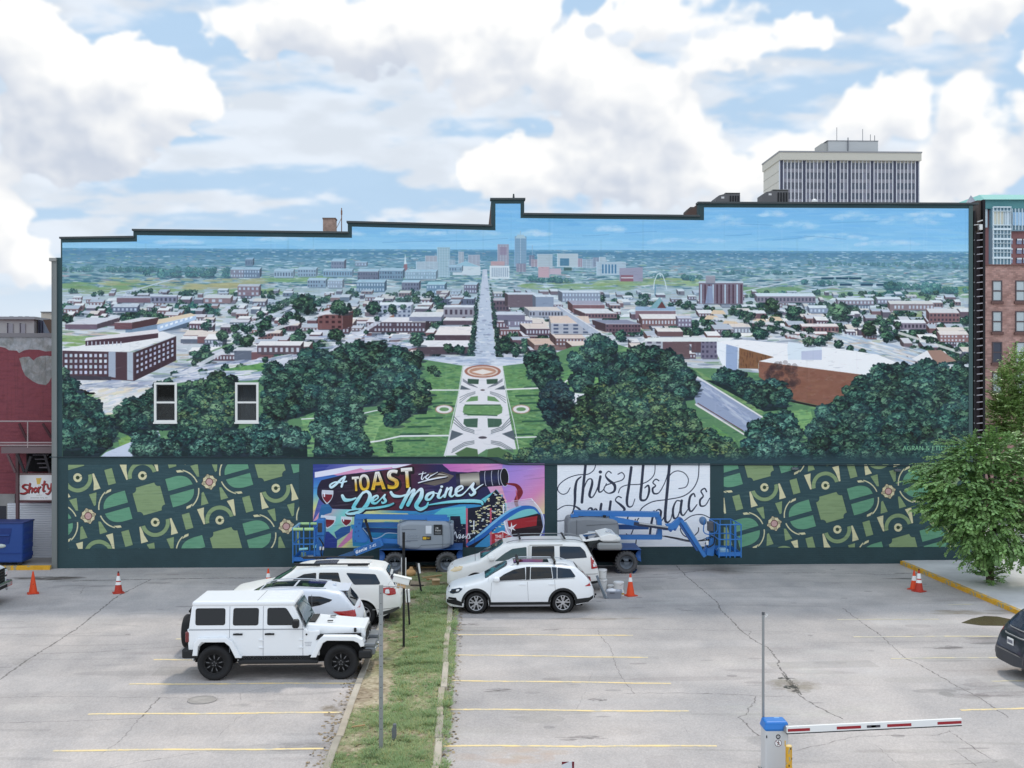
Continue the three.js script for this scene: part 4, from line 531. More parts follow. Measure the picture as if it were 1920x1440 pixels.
// ---------------------------------------------------------------- the building that carries the murals
const paintTex = tex(512, 512, (x, y) => { const n = tfbm(x, y, 5, 512, 21, 6), s = tfbm(x * 1, y * 1, 16, 512, 4, 3); return 236 + 44 * (n - .5) + 18 * (s - .5); });
const courseTex = tex(256, 256, (x, y) => { const c = (y % 16) < 2 ? -50 : 0, off = Math.floor(y / 16) % 2 * 16, v = ((x + off) % 32) < 2 ? -34 : 0; return 150 + Math.min(c, v) + 90 * (tfbm(x, y, 10, 256, 8, 4) - .5); }, false);
const wallPaint = (c) => { const m = mat(c, .82, 0, { map: scaled(paintTex, .16, .16), bumpMap: scaled(courseTex, .8, .8), bumpScale: .02 }); return m; };
const TEAL = wallPaint([52, 78, 83]), TRIM = mat([70, 76, 78], .6, .2), BRICKSIDE = mat([96, 72, 62], .9, 0, { map: scaled(paintTex, .2, .2) });
const PHOTO = 1.1;                                             // shade on the wall against the paint's own tone
function painted(t, ...REP) { return new THREE.MeshStandardMaterial({ map: t, color: new THREE.Color(PHOTO, PHOTO, PHOTO), roughness: .78, bumpMap: scaled(courseTex, REP[0], REP[1]), bumpScale: .016 }); }
const P2 = (px, py, z = WALL) => { const v = at(px, py, z); return [v.x, v.y]; };
const mural = thing('mural_building', 'long flat-roofed building with a stepped top and a huge painted city view', 'building', [0, 0, 0]);
const profile = [[104, 1075], [104, 483], [114, 483], [114, 447], [250, 445], [250, 432], [652, 437], [652, 417], [921, 424], [921, 374], [983, 374], [983, 402], [1310, 406], [1310, 381], [1824, 383], [1824, 1075]].map(([a, b]) => P2(a, b));
profile[0][1] = profile[profile.length - 1][1] = -.2;
const WINS = [[289, 332, 717, 792], [441, 485, 717, 792]];
{
  const s = new THREE.Shape(profile.map((p) => new THREE.Vector2(...p)));
  const skinShape = new THREE.Shape(profile.map((p) => new THREE.Vector2(...p)));
  for (const [a, b, c, d] of WINS) { const [x0, y1] = P2(a + 1, c + 1), [x1, y0] = P2(b - 1, d - 1); skinShape.holes.push(new THREE.Path([new THREE.Vector2(x0, y0), new THREE.Vector2(x0, y1), new THREE.Vector2(x1, y1), new THREE.Vector2(x1, y0)])); }
  part(mural, 'wall', new THREE.ExtrudeGeometry(skinShape, { depth: .4, bevelEnabled: false }).translate(0, 0, WALL - .4), TEAL);
  part(mural, 'rear_wall', new THREE.ExtrudeGeometry(s, { depth: 20, bevelEnabled: false }).translate(0, 0, WALL - 20.42), BRICKSIDE);
  // coping along each level
  for (const [x0, y0, x1, y1] of [[112, 447, 252, 445], [248, 432, 654, 437], [650, 417, 923, 424], [919, 374, 985, 374], [981, 402, 1312, 406], [1308, 381, 1834, 383]]) { const a = at(x0, y0, WALL), b = at(x1, y1, WALL); part(mural, 'coping', beam(V(a.x, a.y + .02, WALL - .16), V(b.x, b.y + .02, WALL - .16), .07, .46), TRIM); }
  part(mural, 'vent_cap', cy(.03, .06, .35, 10).translate(...at(963, 372, WALL - .2).toArray()), TRIM);
  const rust = mat([132, 136, 134], .8, 0, { map: scaled(dirtTex, .3, .3) });
  { const a = at(97, 1062, WALL + .06), b = at(106, 487, WALL + .06); part(mural, 'pier', box(a.x, b.x, 0, b.y, WALL - .5, WALL + .06), rust); const c = at(94, 484, WALL), d = at(107, 490, WALL); part(mural, 'pier_cap', box(c.x, d.x, d.y, c.y, WALL - .6, WALL + .12), mat([150, 150, 146], .8)); }
  part(mural, 'border_strip', box(P2(1816.5, 0)[0], P2(1824, 0)[0], 0, P2(1820, 386)[1], WALL, WALL + .03), mat([70, 92, 92], .8));
  // the view over the city
  const cx = 967, X0 = at(MX0, 715, WALL).x, X1 = at(MX1, 715, WALL).x, Y0 = at(cx, MY1, WALL).y, Y1 = at(cx, MY0, WALL).y;
  const view = [[117, 857], [117, 455], [257, 453], [257, 441], [660, 446], [660, 425], [929, 432], [929, 382], [976, 382], [976, 409], [1320, 413], [1320, 389], [1816, 391], [1816, 869], [962, 868], [934, 857]].map(([a, b]) => P2(a, b));
  const vs = new THREE.Shape(view.map((p) => new THREE.Vector2(...p)));
  for (const [a, b, c, d] of WINS) { const [x0, y1] = P2(a, c), [x1, y0] = P2(b, d); vs.holes.push(new THREE.Path([new THREE.Vector2(x0, y0), new THREE.Vector2(x0, y1), new THREE.Vector2(x1, y1), new THREE.Vector2(x1, y0)])); }
  const vg = new THREE.ExtrudeGeometry(vs, { depth: .006, bevelEnabled: false }).translate(0, 0, WALL + .002), p = vg.attributes.position, uv = new Float32Array(p.count * 2);
  for (let i = 0; i < p.count; i++) { uv[i * 2] = (p.getX(i) - X0) / (X1 - X0); uv[i * 2 + 1] = (p.getY(i) - Y0) / (Y1 - Y0); }
  vg.setAttribute('uv', new THREE.BufferAttribute(uv, 2));
  part(mural, 'landscape_painting', vg, painted(landscape, 34, 10), 'painted aerial view of a city with park and gardens under a blue sky');
  const panel = (x0, x1, y0, y1, t, name, label) => { const a = at(x0, y0, WALL), b = at(x1, y1, WALL); part(mural, name, new THREE.PlaneGeometry(b.x - a.x, a.y - b.y).translate((a.x + b.x) / 2, (a.y + b.y) / 2, WALL + .007), painted(t, (b.x - a.x) * .9, (a.y - b.y) * .9), label); };
  panel(128, 561, 871.5, 1027, patternPanel(128, 561, 871.5, 1027, 165.2, 966.3, 235), 'pattern_painting', 'green geometric garden pattern beside the wine bottle painting');
  panel(1357, 1822, 871.5, 1025, patternPanel(1357, 1822, 871.5, 1025, 1451.2, 980.3, 221.5), 'pattern_painting', 'green geometric garden pattern behind the leafy tree');
  panel(587, 1021, 870.5, 1025, toastPanel, 'toast_painting', 'painting of a pouring bottle and glasses with the words A Toast to Des Moines');
  panel(1045, 1331, 870.5, 1024.5, letteringPanel, 'lettering_painting', 'white panel with dark script reading This must be the place');
  // cable along the foot of the big view
  const cab = (pts) => tube(pts.map(([a, b]) => at(a, b, WALL + .05)), .022, 60, 5);
  part(mural, 'cable', [cab([[93, 857], [300, 857], [600, 857.5], [905, 857]]), cab([[905, 857], [920, 860], [940, 869], [955, 871]]), cab([[955, 871], [1200, 871], [1500, 872], [1816, 873]])], mat([36, 52, 58], .6));
  for (const [x, y] of [[1490, 879], [1683, 882]]) { const c = at(x, y, WALL + .16); part(mural, 'floodlight', [rb(.26, .1, .2, .03, c.x, c.y, c.z), bx(.04, .05, .2, c.x, c.y + .06, c.z - .1)], mat([98, 104, 110], .5, .3)); }
  for (const [i, [a, b, c, d]] of WINS.entries()) {
    const w = new THREE.Group(); w.name = 'window'; w.userData.label = i ? 'window with a grey curtain behind it' : 'dark window without a curtain'; mural.add(w);
    const [x0, y1] = P2(a, c), [x1, y0] = P2(b, d), z = WALL + .03, t = .085, mid = (y0 + y1) / 2;
    const fr = mat([228, 228, 224], .45);
    part(w, 'frame', [box(x0, x0 + t, y0, y1, WALL - .1, z), box(x1 - t, x1, y0, y1, WALL - .1, z), box(x0 + t, x1 - t, y1 - t, y1, WALL - .1, z), box(x0 + t, x1 - t, y0, y0 + t, WALL - .1, z), box(x0 + t, x1 - t, mid - .035, mid + .035, WALL - .1, z - .01)], fr);
    part(w, 'sill', box(x0 - .02, x1 + .02, y0 - .05, y0 + .005, WALL - .05, z + .05), fr);
    const glass = phys([216, 224, 226], { transmission: 1, roughness: .03, thickness: 0, ior: 1.5 });
    for (const [p0, p1, zz] of [[y0 + t, mid - .035, WALL - .06], [mid + .035, y1 - t, WALL - .04]]) { part(w, 'pane', box(x0 + t, x1 - t, p0, p1, zz - .006, zz), glass); part(w, 'sash', [box(x0 + t, x0 + t + .03, p0, p1, zz, zz + .02), box(x1 - t - .03, x1 - t, p0, p1, zz, zz + .02), box(x0 + t + .03, x1 - t - .03, p1 - .03, p1, zz, zz + .02), box(x0 + t + .03, x1 - t - .03, p0, p0 + .03, zz, zz + .02)], mat([60, 66, 72], .5)); }
    part(w, 'room_shade_sheet', box(x0, x1, y0, y1, WALL - .41, WALL - .405), mat([8, 10, 12], .9));  // near-black sheet, the unlit interior put in as colour
    if (i) { const cg = new THREE.PlaneGeometry(x1 - x0, y1 - y0, 40, 8), q = cg.attributes.position; for (let k = 0; k < q.count; k++) q.setZ(k, .018 * Math.sin(q.getX(k) * 38 + Math.sin(q.getY(k) * 3) * 1.3)); cg.computeVertexNormals(); part(w, 'curtain', cg.translate((x0 + x1) / 2, (y0 + y1) / 2, WALL - .25), mat([110, 104, 108], .95)); }
  }
}
// on the roof
{
  const brickRed = mat([216, 184, 168], .9, 0, { map: scaled(courseTex, 1.3, 1.3) });
  let a = at(607, 412, WALL - 1.2), b = at(630, 440, WALL - 1.2), t = thing('chimney', 'short brick chimney standing on the roof edge beside a thin mast', 'chimney', [(a.x + b.x) / 2, b.y, WALL - 1.2]);
  part(t, 'stack', uvBox(bx(b.x - a.x, a.y - b.y, .5, 0, (a.y - b.y) / 2, 0)), brickRed); part(t, 'cap', bx(b.x - a.x + .04, .05, .54, 0, a.y - b.y + .02, 0), mat([120, 100, 90], .9));
  a = at(640.5, 390, WALL - .8); b = at(640.5, 440, WALL - .8); t = thing('antenna_mast', 'thin rusty mast with a slanting stay on the mural building roof', 'mast', [b.x, b.y, b.z]);
  part(t, 'pole', [rod(V(0, 0, 0), V(0, a.y - b.y, 0), .018), rod(V(0, .78, 0), V(0, .95, 0), .03)], mat([130, 92, 72], .8)); part(t, 'stay', rod(V(-.2, .25, 0), V(0, .66, 0), .012), mat([150, 130, 110], .8));
  const acMat = mat([104, 104, 106], .6, .3), slot = mat([34, 36, 40], .8);
  for (const [x0, x1, y0, y1, label] of [[1338, 1383, 366.5, 392, 'smaller louvred air conditioning unit on the roof, apart from the office tower'], [1425, 1473, 360.5, 392, 'louvred air conditioning unit in front of the office tower'], [1285, 1309, 391, 412, 'low dark roof vent tucked beside the step of the parapet']]) {
    a = at(x0, y0, WALL - 3); b = at(x1, y1, WALL - 3); const w = b.x - a.x, h = a.y - b.y;
    const small = y0 > 390;
    t = thing(small ? 'roof_vent' : 'air_conditioner', label, small ? 'roof vent' : 'air conditioner', [(a.x + b.x) / 2, b.y, WALL - 3], 0);
    const s = small ? [[-w / 2, 0], [w / 2, 0], [w / 2, h], [-w / 2 + .12, h], [-w / 2, h - .12]] : [[-w / 2, 0], [w / 2, 0], [w / 2, h - .03], [w / 2 - .03, h], [-w * .12, h], [-w / 2 + .14, h - .06], [-w / 2, h - .16]];
    part(t, 'housing', plate(s, .9, .012).translate(0, 0, -.45), small ? mat([84, 78, 74], .8) : acMat);
    if (!small) { for (let i = 0; i < 4; i++) part(t, 'louvre', bx(.06, h - .2, .03, w * (.1 + i * .105), h / 2 + .02, .47), slot); part(t, 'label_plate', bx(.12, .08, .01, -w * .22, h - .16, .465), mat([220, 220, 220], .5)); part(t, 'top_cover', rb(w * .62, .05, .96, .02, w * .19, h + .02, 0), mat([70, 74, 74], .6)); }
  }
  a = at(1527, 379, WALL - .6); t = thing('roof_fan', 'small white whirling roof vent behind the parapet below the office tower', 'roof vent', [a.x, a.y - .25, a.z]);
  part(t, 'dome', new THREE.SphereGeometry(.12, 14, 8, 0, 6.3, 0, 1.7).translate(0, .26, 0), M.whitePaint); part(t, 'stem', cy(.06, .06, .24, 10, 0, .12, 0), M.whitePaint);
}
// ---------------------------------------------------------------- red building on the left with its balcony and sign
const RZ = WALL - 2;
{
  const redT = (() => { const x0 = -60, x1 = 130, y0 = 632, y1 = 940, [cv, g] = panelCanvas(x0, x1, y0, y1, 3), R = rng(12);
    g.fillStyle = '#7e414a'; g.fillRect(x0, y0, x1 - x0, y1 - y0);
    for (let i = 0; i < 1400; i++) { g.fillStyle = R() < .5 ? 'rgba(130,62,66,.10)' : 'rgba(70,34,42,.10)'; g.fillRect(x0 + R() * 190, y0 + R() * 308, 3 + R() * 26, 1 + R() * 3); }
    const patch = (pts, c, n) => { g.save(); g.beginPath(); pts.forEach((p, i) => i ? g.lineTo(p[0] + (R() - .5) * 2, p[1] + (R() - .5) * 2) : g.moveTo(...p)); g.closePath(); g.fillStyle = c; g.fill(); g.clip(); for (let i = 0; i < n; i++) { g.fillStyle = ['rgba(90,92,96,.14)', 'rgba(200,200,204,.14)', 'rgba(120,116,110,.16)'][i % 3]; g.beginPath(); g.ellipse(x0 + R() * 190, y0 + R() * 110, 2 + R() * 10, 1 + R() * 7, R() * 3, 0, 7); g.fill(); } g.restore(); };
    patch([[-60, 632], [130, 632], [130, 660], [98, 658], [86, 658], [72, 656], [54, 655], [46, 657], [36, 661], [31, 658], [16, 657], [8, 652], [0, 650], [-20, 652], [-60, 648]], '#a4a4a8', 700);
    patch([[36, 672], [42, 669], [55, 669], [62, 676], [70, 671], [76, 668], [90, 666], [100, 668], [120, 690], [98, 706], [92, 716], [86, 721], [72, 720], [60, 714], [48, 704], [42, 692], [40, 682]], '#8d8c8c', 700);
    for (let i = 0; i < 60; i++) { g.fillStyle = 'rgba(40,30,34,.12)'; g.fillRect(x0 + R() * 190, y0 + 20 + R() * 100, .8, 20 + R() * 60); }
    return canvasTex(cv); })();
  const a = at(-60, 632, RZ), b = at(130, 940, RZ), t = thing('red_building', 'dark red painted building with peeling grey plaster and a high balcony', 'building', [0, 0, 0]);
  const front = new THREE.PlaneGeometry(b.x - a.x, a.y - b.y).translate((a.x + b.x) / 2, (a.y + b.y) / 2, RZ + .01);
  part(t, 'painted_wall', front, new THREE.MeshStandardMaterial({ map: redT, roughness: .9, bumpMap: scaled(bumpTex, 3, 5), bumpScale: .02 }));
  part(t, 'wall', box(at(-400, 0, RZ).x, b.x, 0, a.y, RZ - 12, RZ), mat([126, 66, 74], .9, 0, { map: scaled(dirtTex, .3, .3) }));
  part(t, 'parapet', box(at(-400, 0, RZ).x, b.x, a.y, a.y + .16, RZ - .4, RZ + .08), mat([122, 118, 122], .7));
  { const c = at(-40, 926, RZ), d = at(30, 1050, RZ); part(t, 'plinth', box(c.x, d.x, 0, c.y, RZ, RZ + .12), mat([150, 148, 146], .9, 0, { map: scaled(dirtTex, 1, 1) })); const e = at(-20, 948, RZ), f = at(14, 1010, RZ); part(t, 'dark_opening', box(e.x, f.x, f.y, e.y, RZ + .1, RZ + .14), mat([44, 46, 54], .7)); }
  { // ribbed white shutter
    const c = at(14, 944, RZ + .3), d = at(128, 1052, RZ + .3), sl = []; const n = 24, y0 = .15, h = c.y - y0; for (let i = 0; i < n; i++) sl.push(rb(d.x - c.x, h / n - .008, .05, .018, (c.x + d.x) / 2, y0 + h * (i + .5) / n, RZ + .3, 2)); const s = part(t, 'shutter', sl, mat([206, 208, 214], .55)); s.userData.kind = 'stuff'; part(t, 'shutter_backing', box(c.x, d.x, y0, c.y, RZ, RZ + .28), mat([190, 192, 198], .8)); }
  // balcony and stair
  const iron = mat([112, 96, 98], .7, .2), ironDk = mat([40, 36, 40], .8), z1 = RZ + 1.3, q = Q(z1, 50);
  part(t, 'balcony_floor', box(q(2, 0).x, q(130, 0).x, q(0, 850).y, q(0, 838).y, RZ, z1), iron);
  for (const y of [790, 830, 835]) part(t, 'balcony_rail', rod(q(-60, y), q(130, y), .03), mat([158, 142, 142], .6, .2));
  for (const x of [-30, 52, 116]) part(t, 'balcony_post', rod(q(x, 790), q(x, 840), .028), mat([158, 142, 142], .6, .2));
  for (const [x0, y0, x1, y1] of [[36, 794, 51, 826], [80, 794, 96, 820], [-40, 794, -20, 826]]) part(t, 'brace', beam(q(x0, y0, RZ + .2), q(x1, y1, RZ + .2), .09, .06), mat([74, 42, 48], .8));
  part(t, 'balcony_leg', box(q(27, 0).x, q(32, 0).x, .15, q(0, 850).y, z1 - .25, z1 - .1), mat([92, 70, 72], .8)); part(t, 'brace', beam(q(14, 852), q(29, 886), .08, .08), mat([92, 70, 72], .8));
  part(t, 'stair_shade_block', box(q(33, 0).x, q(128, 0).x, q(0, 888).y, q(0, 851).y, RZ, RZ + .3), mat([16, 14, 18], .95));  // solid near-black block, its colour stands for the shade under the balcony
  for (let i = 0; i < 4; i++) part(t, 'stair_step', box(q(50 + i * 4, 0).x, q(80 - i, 0).x, q(0, 856 + i * 8).y, q(0, 854 + i * 8).y, RZ + .3, RZ + .7), mat([98, 92, 98], .7)); for (const [x0, y0, x1, y1] of [[33, 852, 46, 886], [58, 856, 48, 886], [84, 852, 94, 886]]) part(t, 'stair_stringer', beam(q(x0, y0), q(x1, y1), .09, .08), ironDk);
  // the sign
  const [cv, g] = canvas(512, 300); g.fillStyle = '#e4e2e2'; g.fillRect(0, 0, 512, 300); g.strokeStyle = '#6a4a48'; g.lineWidth = 8; g.strokeRect(4, 4, 504, 292);
  g.fillStyle = '#d7b250'; g.beginPath(); g.moveTo(200, 44); g.lineTo(262, 40); g.lineTo(246, 110); g.lineTo(212, 116); g.fill(); g.strokeStyle = '#b9b4ac'; g.lineWidth = 6; g.beginPath(); g.moveTo(232, 116); g.lineTo(236, 236); g.moveTo(204, 240); g.lineTo(266, 236); g.stroke();
  for (const [c, o, w] of [['#4a1418', 6, 6], ['#a3262c', 0, 0]]) { const L = (...p) => brush(g, p.map(([x, y, q]) => [x + o, y + o, q + w]), c); L([112, 118, 10], [76, 116, 16], [50, 140, 18], [84, 166, 20], [108, 190, 20], [70, 216, 18], [26, 214, 12]); L([132, 104, 16], [124, 150, 18], [118, 204, 16]); L([120, 180, 10], [146, 150, 14], [158, 166, 16], [150, 204, 12]); L([196, 150, 14], [172, 172, 16], [186, 200, 16], [212, 176, 16], [198, 150, 12]); L([226, 150, 16], [222, 200, 16]); L([226, 166, 10], [248, 140, 12]); L([292, 78, 16], [276, 180, 18], [296, 186, 12]); L([262, 118, 10], [316, 108, 12]); L([322, 116, 16], [334, 160, 16], [360, 150, 12], [368, 106, 14]); L([366, 110, 14], [358, 180, 16], [330, 222, 14], [306, 214, 10]); L([398, 52, 14], [392, 78, 10]); L([446, 90, 12], [412, 98, 14], [420, 124, 16], [446, 140, 16], [420, 166, 14], [400, 156, 10]); }
  g.fillStyle = '#555'; g.font = '20px sans-serif'; g.fillText('Immediate Party, Inc', 140, 274, 250);
  const c = at(32, 888, RZ + .9), d = at(122, 940, RZ + .9), sg = thing('shop_sign', 'white box sign reading Shorty\'s in red brush letters under the balcony', 'sign', [(c.x + d.x) / 2, d.y, RZ + .75]);
  part(sg, 'cabinet', rb(d.x - c.x, c.y - d.y, .3, .03, 0, (c.y - d.y) / 2, 0), mat([150, 130, 128], .5)); part(sg, 'sign_face', new THREE.PlaneGeometry(d.x - c.x - .06, c.y - d.y - .06).translate(0, (c.y - d.y) / 2, .153), new THREE.MeshStandardMaterial({ map: canvasTex(cv), roughness: .35 }));
  for (const s of [-1, 1]) part(sg, 'hanger', rod(V(s * .6, c.y - d.y, 0), V(s * .6, q(0, 850).y - d.y, 0), .025), ironDk);
  // grey upper storey further back
  const gz = -60, k = Q(gz, 40), u = thing('grey_building', 'pale grey upper storey with shuttered windows rising behind the red building', 'building', [0, 0, 0]), grey = mat([186, 186, 186], .85, 0, { map: scaled(dirtTex, .2, .2) });
  part(u, 'wall', box(k(-200, 0).x, k(64, 0).x, 0, k(0, 596).y, gz - 10, gz), grey); part(u, 'cornice', box(k(-200, 0).x, k(68, 0).x, k(0, 599).y, k(0, 594).y, gz - 10.1, gz + .2), mat([150, 152, 156], .7));
  for (const [x0, x1] of [[16, 25], [39.5, 48]]) part(u, 'window', box(k(x0, 0).x, k(x1, 0).x, k(0, 632).y, k(0, 607).y, gz, gz + .06), mat([150, 150, 158], .6)), part(u, 'window_reveal', box(k(x0 - 1.2, 0).x, k(x0, 0).x, k(0, 632).y, k(0, 606).y, gz, gz + .09), mat([72, 66, 82], .8));
  part(u, 'glass_bay', box(k(67, 0).x, k(96, 0).x, 0, k(0, 600).y, gz - 8, gz - .5), mat([120, 134, 152], .3)); for (const x of [67, 72, 92]) part(u, 'mullion', box(k(x, 0).x, k(x + 2, 0).x, k(0, 634).y, k(0, 600).y, gz - .5, gz - .35), mat([58, 60, 82], .5)); part(u, 'awning', plate([P2(79, 599, gz), P2(100, 599, gz), P2(100, 632, gz), P2(95, 630, gz)], .1).translate(0, 0, gz - .2), mat([92, 76, 66], .8));
  part(u, 'penthouse', box(k(50, 0).x, k(88, 0).x, k(0, 600).y, k(0, 581).y, gz - 6, gz - 2), mat([196, 186, 172], .8)); part(u, 'penthouse_roof', box(k(49.5, 0).x, k(89, 0).x, k(0, 581.5).y, k(0, 580).y, gz - 6.1, gz - 1.9), mat([120, 124, 128], .7));
  const dish = k(69, 577); part(u, 'roof_dome', new THREE.SphereGeometry(.17, 14, 8, 0, 6.3, 0, 1.6).scale(1, .7, 1).translate(dish.x, dish.y - .05, gz - 3), mat([140, 150, 154], .6)); for (const x of [7, 24, 37]) part(u, 'roof_vent', cy(.11, .13, .1, 12, k(x, 0).x, k(0, 593).y, gz - 1), mat([120, 130, 136], .6)); part(u, 'skylight', new THREE.SphereGeometry(.16, 14, 8, 0, 6.3, 0, 1.57).scale(1, .8, 1).translate(k(42, 0).x, k(0, 629).y, gz + 4), M.whitePaint);
}
// ---------------------------------------------------------------- steel ladder in the slot beside the murals
{
  const z = WALL - .5, a = at(1826, 1062, z), b = at(1846, 376, z), t = thing('fire_escape', 'tall black steel ladder tower at the corner of the mural building', 'fire escape', [0, 0, 0]), q = Q(z, 1836), blk = mat([26, 24, 30], .6, .3);
  part(t, 'rail', box(q(1826, 0).x, q(1829, 0).x, 0, q(0, 395).y, z - .1, z), blk); part(t, 'rail', box(q(1843, 0).x, q(1847.4, 0).x, 0, q(0, 374).y, z - .3, z), blk); part(t, 'alley_shade_plate', box(q(1824, 0, z - 1.1).x, q(1847, 0, z - 1.1).x, 0, q(0, 400, z - 1.1).y, z - 1.2, z - 1.1), mat([34, 26, 32], .9)); part(t, 'upper_panel', box(q(1832, 0, z - .2).x, q(1843, 0, z - .2).x, q(0, 432).y, q(0, 374).y, z - 1, z - .2), mat([92, 82, 78], .8));  // the plate behind the rungs is coloured dark as the shade of the alley gap
  for (let i = 0; i < 31; i++) { const y = 437 + i * 13.2; part(t, 'rung', beam(q(1831, y + .6), q(1842, y - .6), .035, .06), mat([168, 164, 170], .5, .2)); if (i % 2) part(t, 'bolt', new THREE.SphereGeometry(.03, 6, 5).translate(...q(1826.5, y, z + .03).toArray()), M.galv); }
  part(t, 'lamp_box', [rb(.14, .22, .14, .02, ...q(1838, 426, z + .1).toArray()), beam(q(1826, 422, z + .05), q(1835, 421, z + .05), .03, .03), beam(q(1832, 416, z + .08), q(1842, 413, z + .08), .04, .06)], M.whitePaint);
}
// ---------------------------------------------------------------- brick building, glass tower, office tower
const brickTex = (() => tex(512, 512, (x, y) => { const row = Math.floor(y / 16), xo = x + (row % 2) * 20, col = Math.floor(xo / 40) % 13, h = PERM[(col * 7 + row * 31) & 255] / 255, mort = (y % 16) < 2 || (xo % 40) < 2, n = tfbm(x, y, 9, 512, 5, 4); const b = [178 + 34 * (h - .5), 144 + 28 * (h - .5), 137 + 26 * (h - .5)]; return (mort ? [158, 140, 132] : b).map((v) => v + 46 * (n - .5)); }))();
{
  const z = -62, q = Q(z, 1890), t = thing('brick_building', 'weathered red brick building with tall sash windows behind the leafy trees', 'building', [0, 0, 0]);
  const g = uvBox(box(q(1848, 0).x, q(2080, 0).x, 0, q(0, 498).y, z - 18, z), .32);
  part(t, 'wall', g, mat([250, 244, 242], .92, 0, { map: brickTex, bumpMap: scaled(courseTex, 1, 1), bumpScale: .01 })); part(t, 'coping', box(q(1846.5, 0).x, q(2082, 0).x, q(0, 498).y, q(0, 496).y, z - 18.1, z + .1), mat([120, 84, 78], .8));
  for (let c = 0; c < 4; c++) for (let r = 0; r < 4; r++) {
    const x0 = 1862 + c * 43.4, x1 = x0 + 14.5, y0 = 528 + r * 57.5, y1 = y0 + 35, w = new THREE.Group(); w.name = 'window'; t.add(w); const dark = r === 2 && c === 0;
    const fr = mat([86, 74, 78], .6), A = q(x0, y0), B = q(x1, y1), e = .06;
    part(w, 'frame', [box(A.x - e, A.x, B.y - e, A.y + e, z, z + .05), box(B.x, B.x + e, B.y - e, A.y + e, z, z + .05), box(A.x, B.x, A.y, A.y + e, z, z + .05), box(A.x, B.x, B.y - e, B.y, z, z + .05), box(A.x, B.x, (A.y + B.y) / 2 - .035, (A.y + B.y) / 2 + .035, z, z + .05)], fr); part(w, 'sill', box(A.x - .12, B.x + .12, B.y - .2, B.y - e, z, z + .1), mat([112, 84, 80], .85));
    for (const [u, v] of [[(A.y + B.y) / 2 + .035, A.y], [B.y, (A.y + B.y) / 2 - .035]]) part(w, 'pane', box(A.x, B.x, u, v, z, z + .02), dark ? mat([62, 68, 84], .5) : phys([176, 188, 192], { roughness: .25, clearcoat: 1, clearcoatRoughness: .05 }));
  }
}
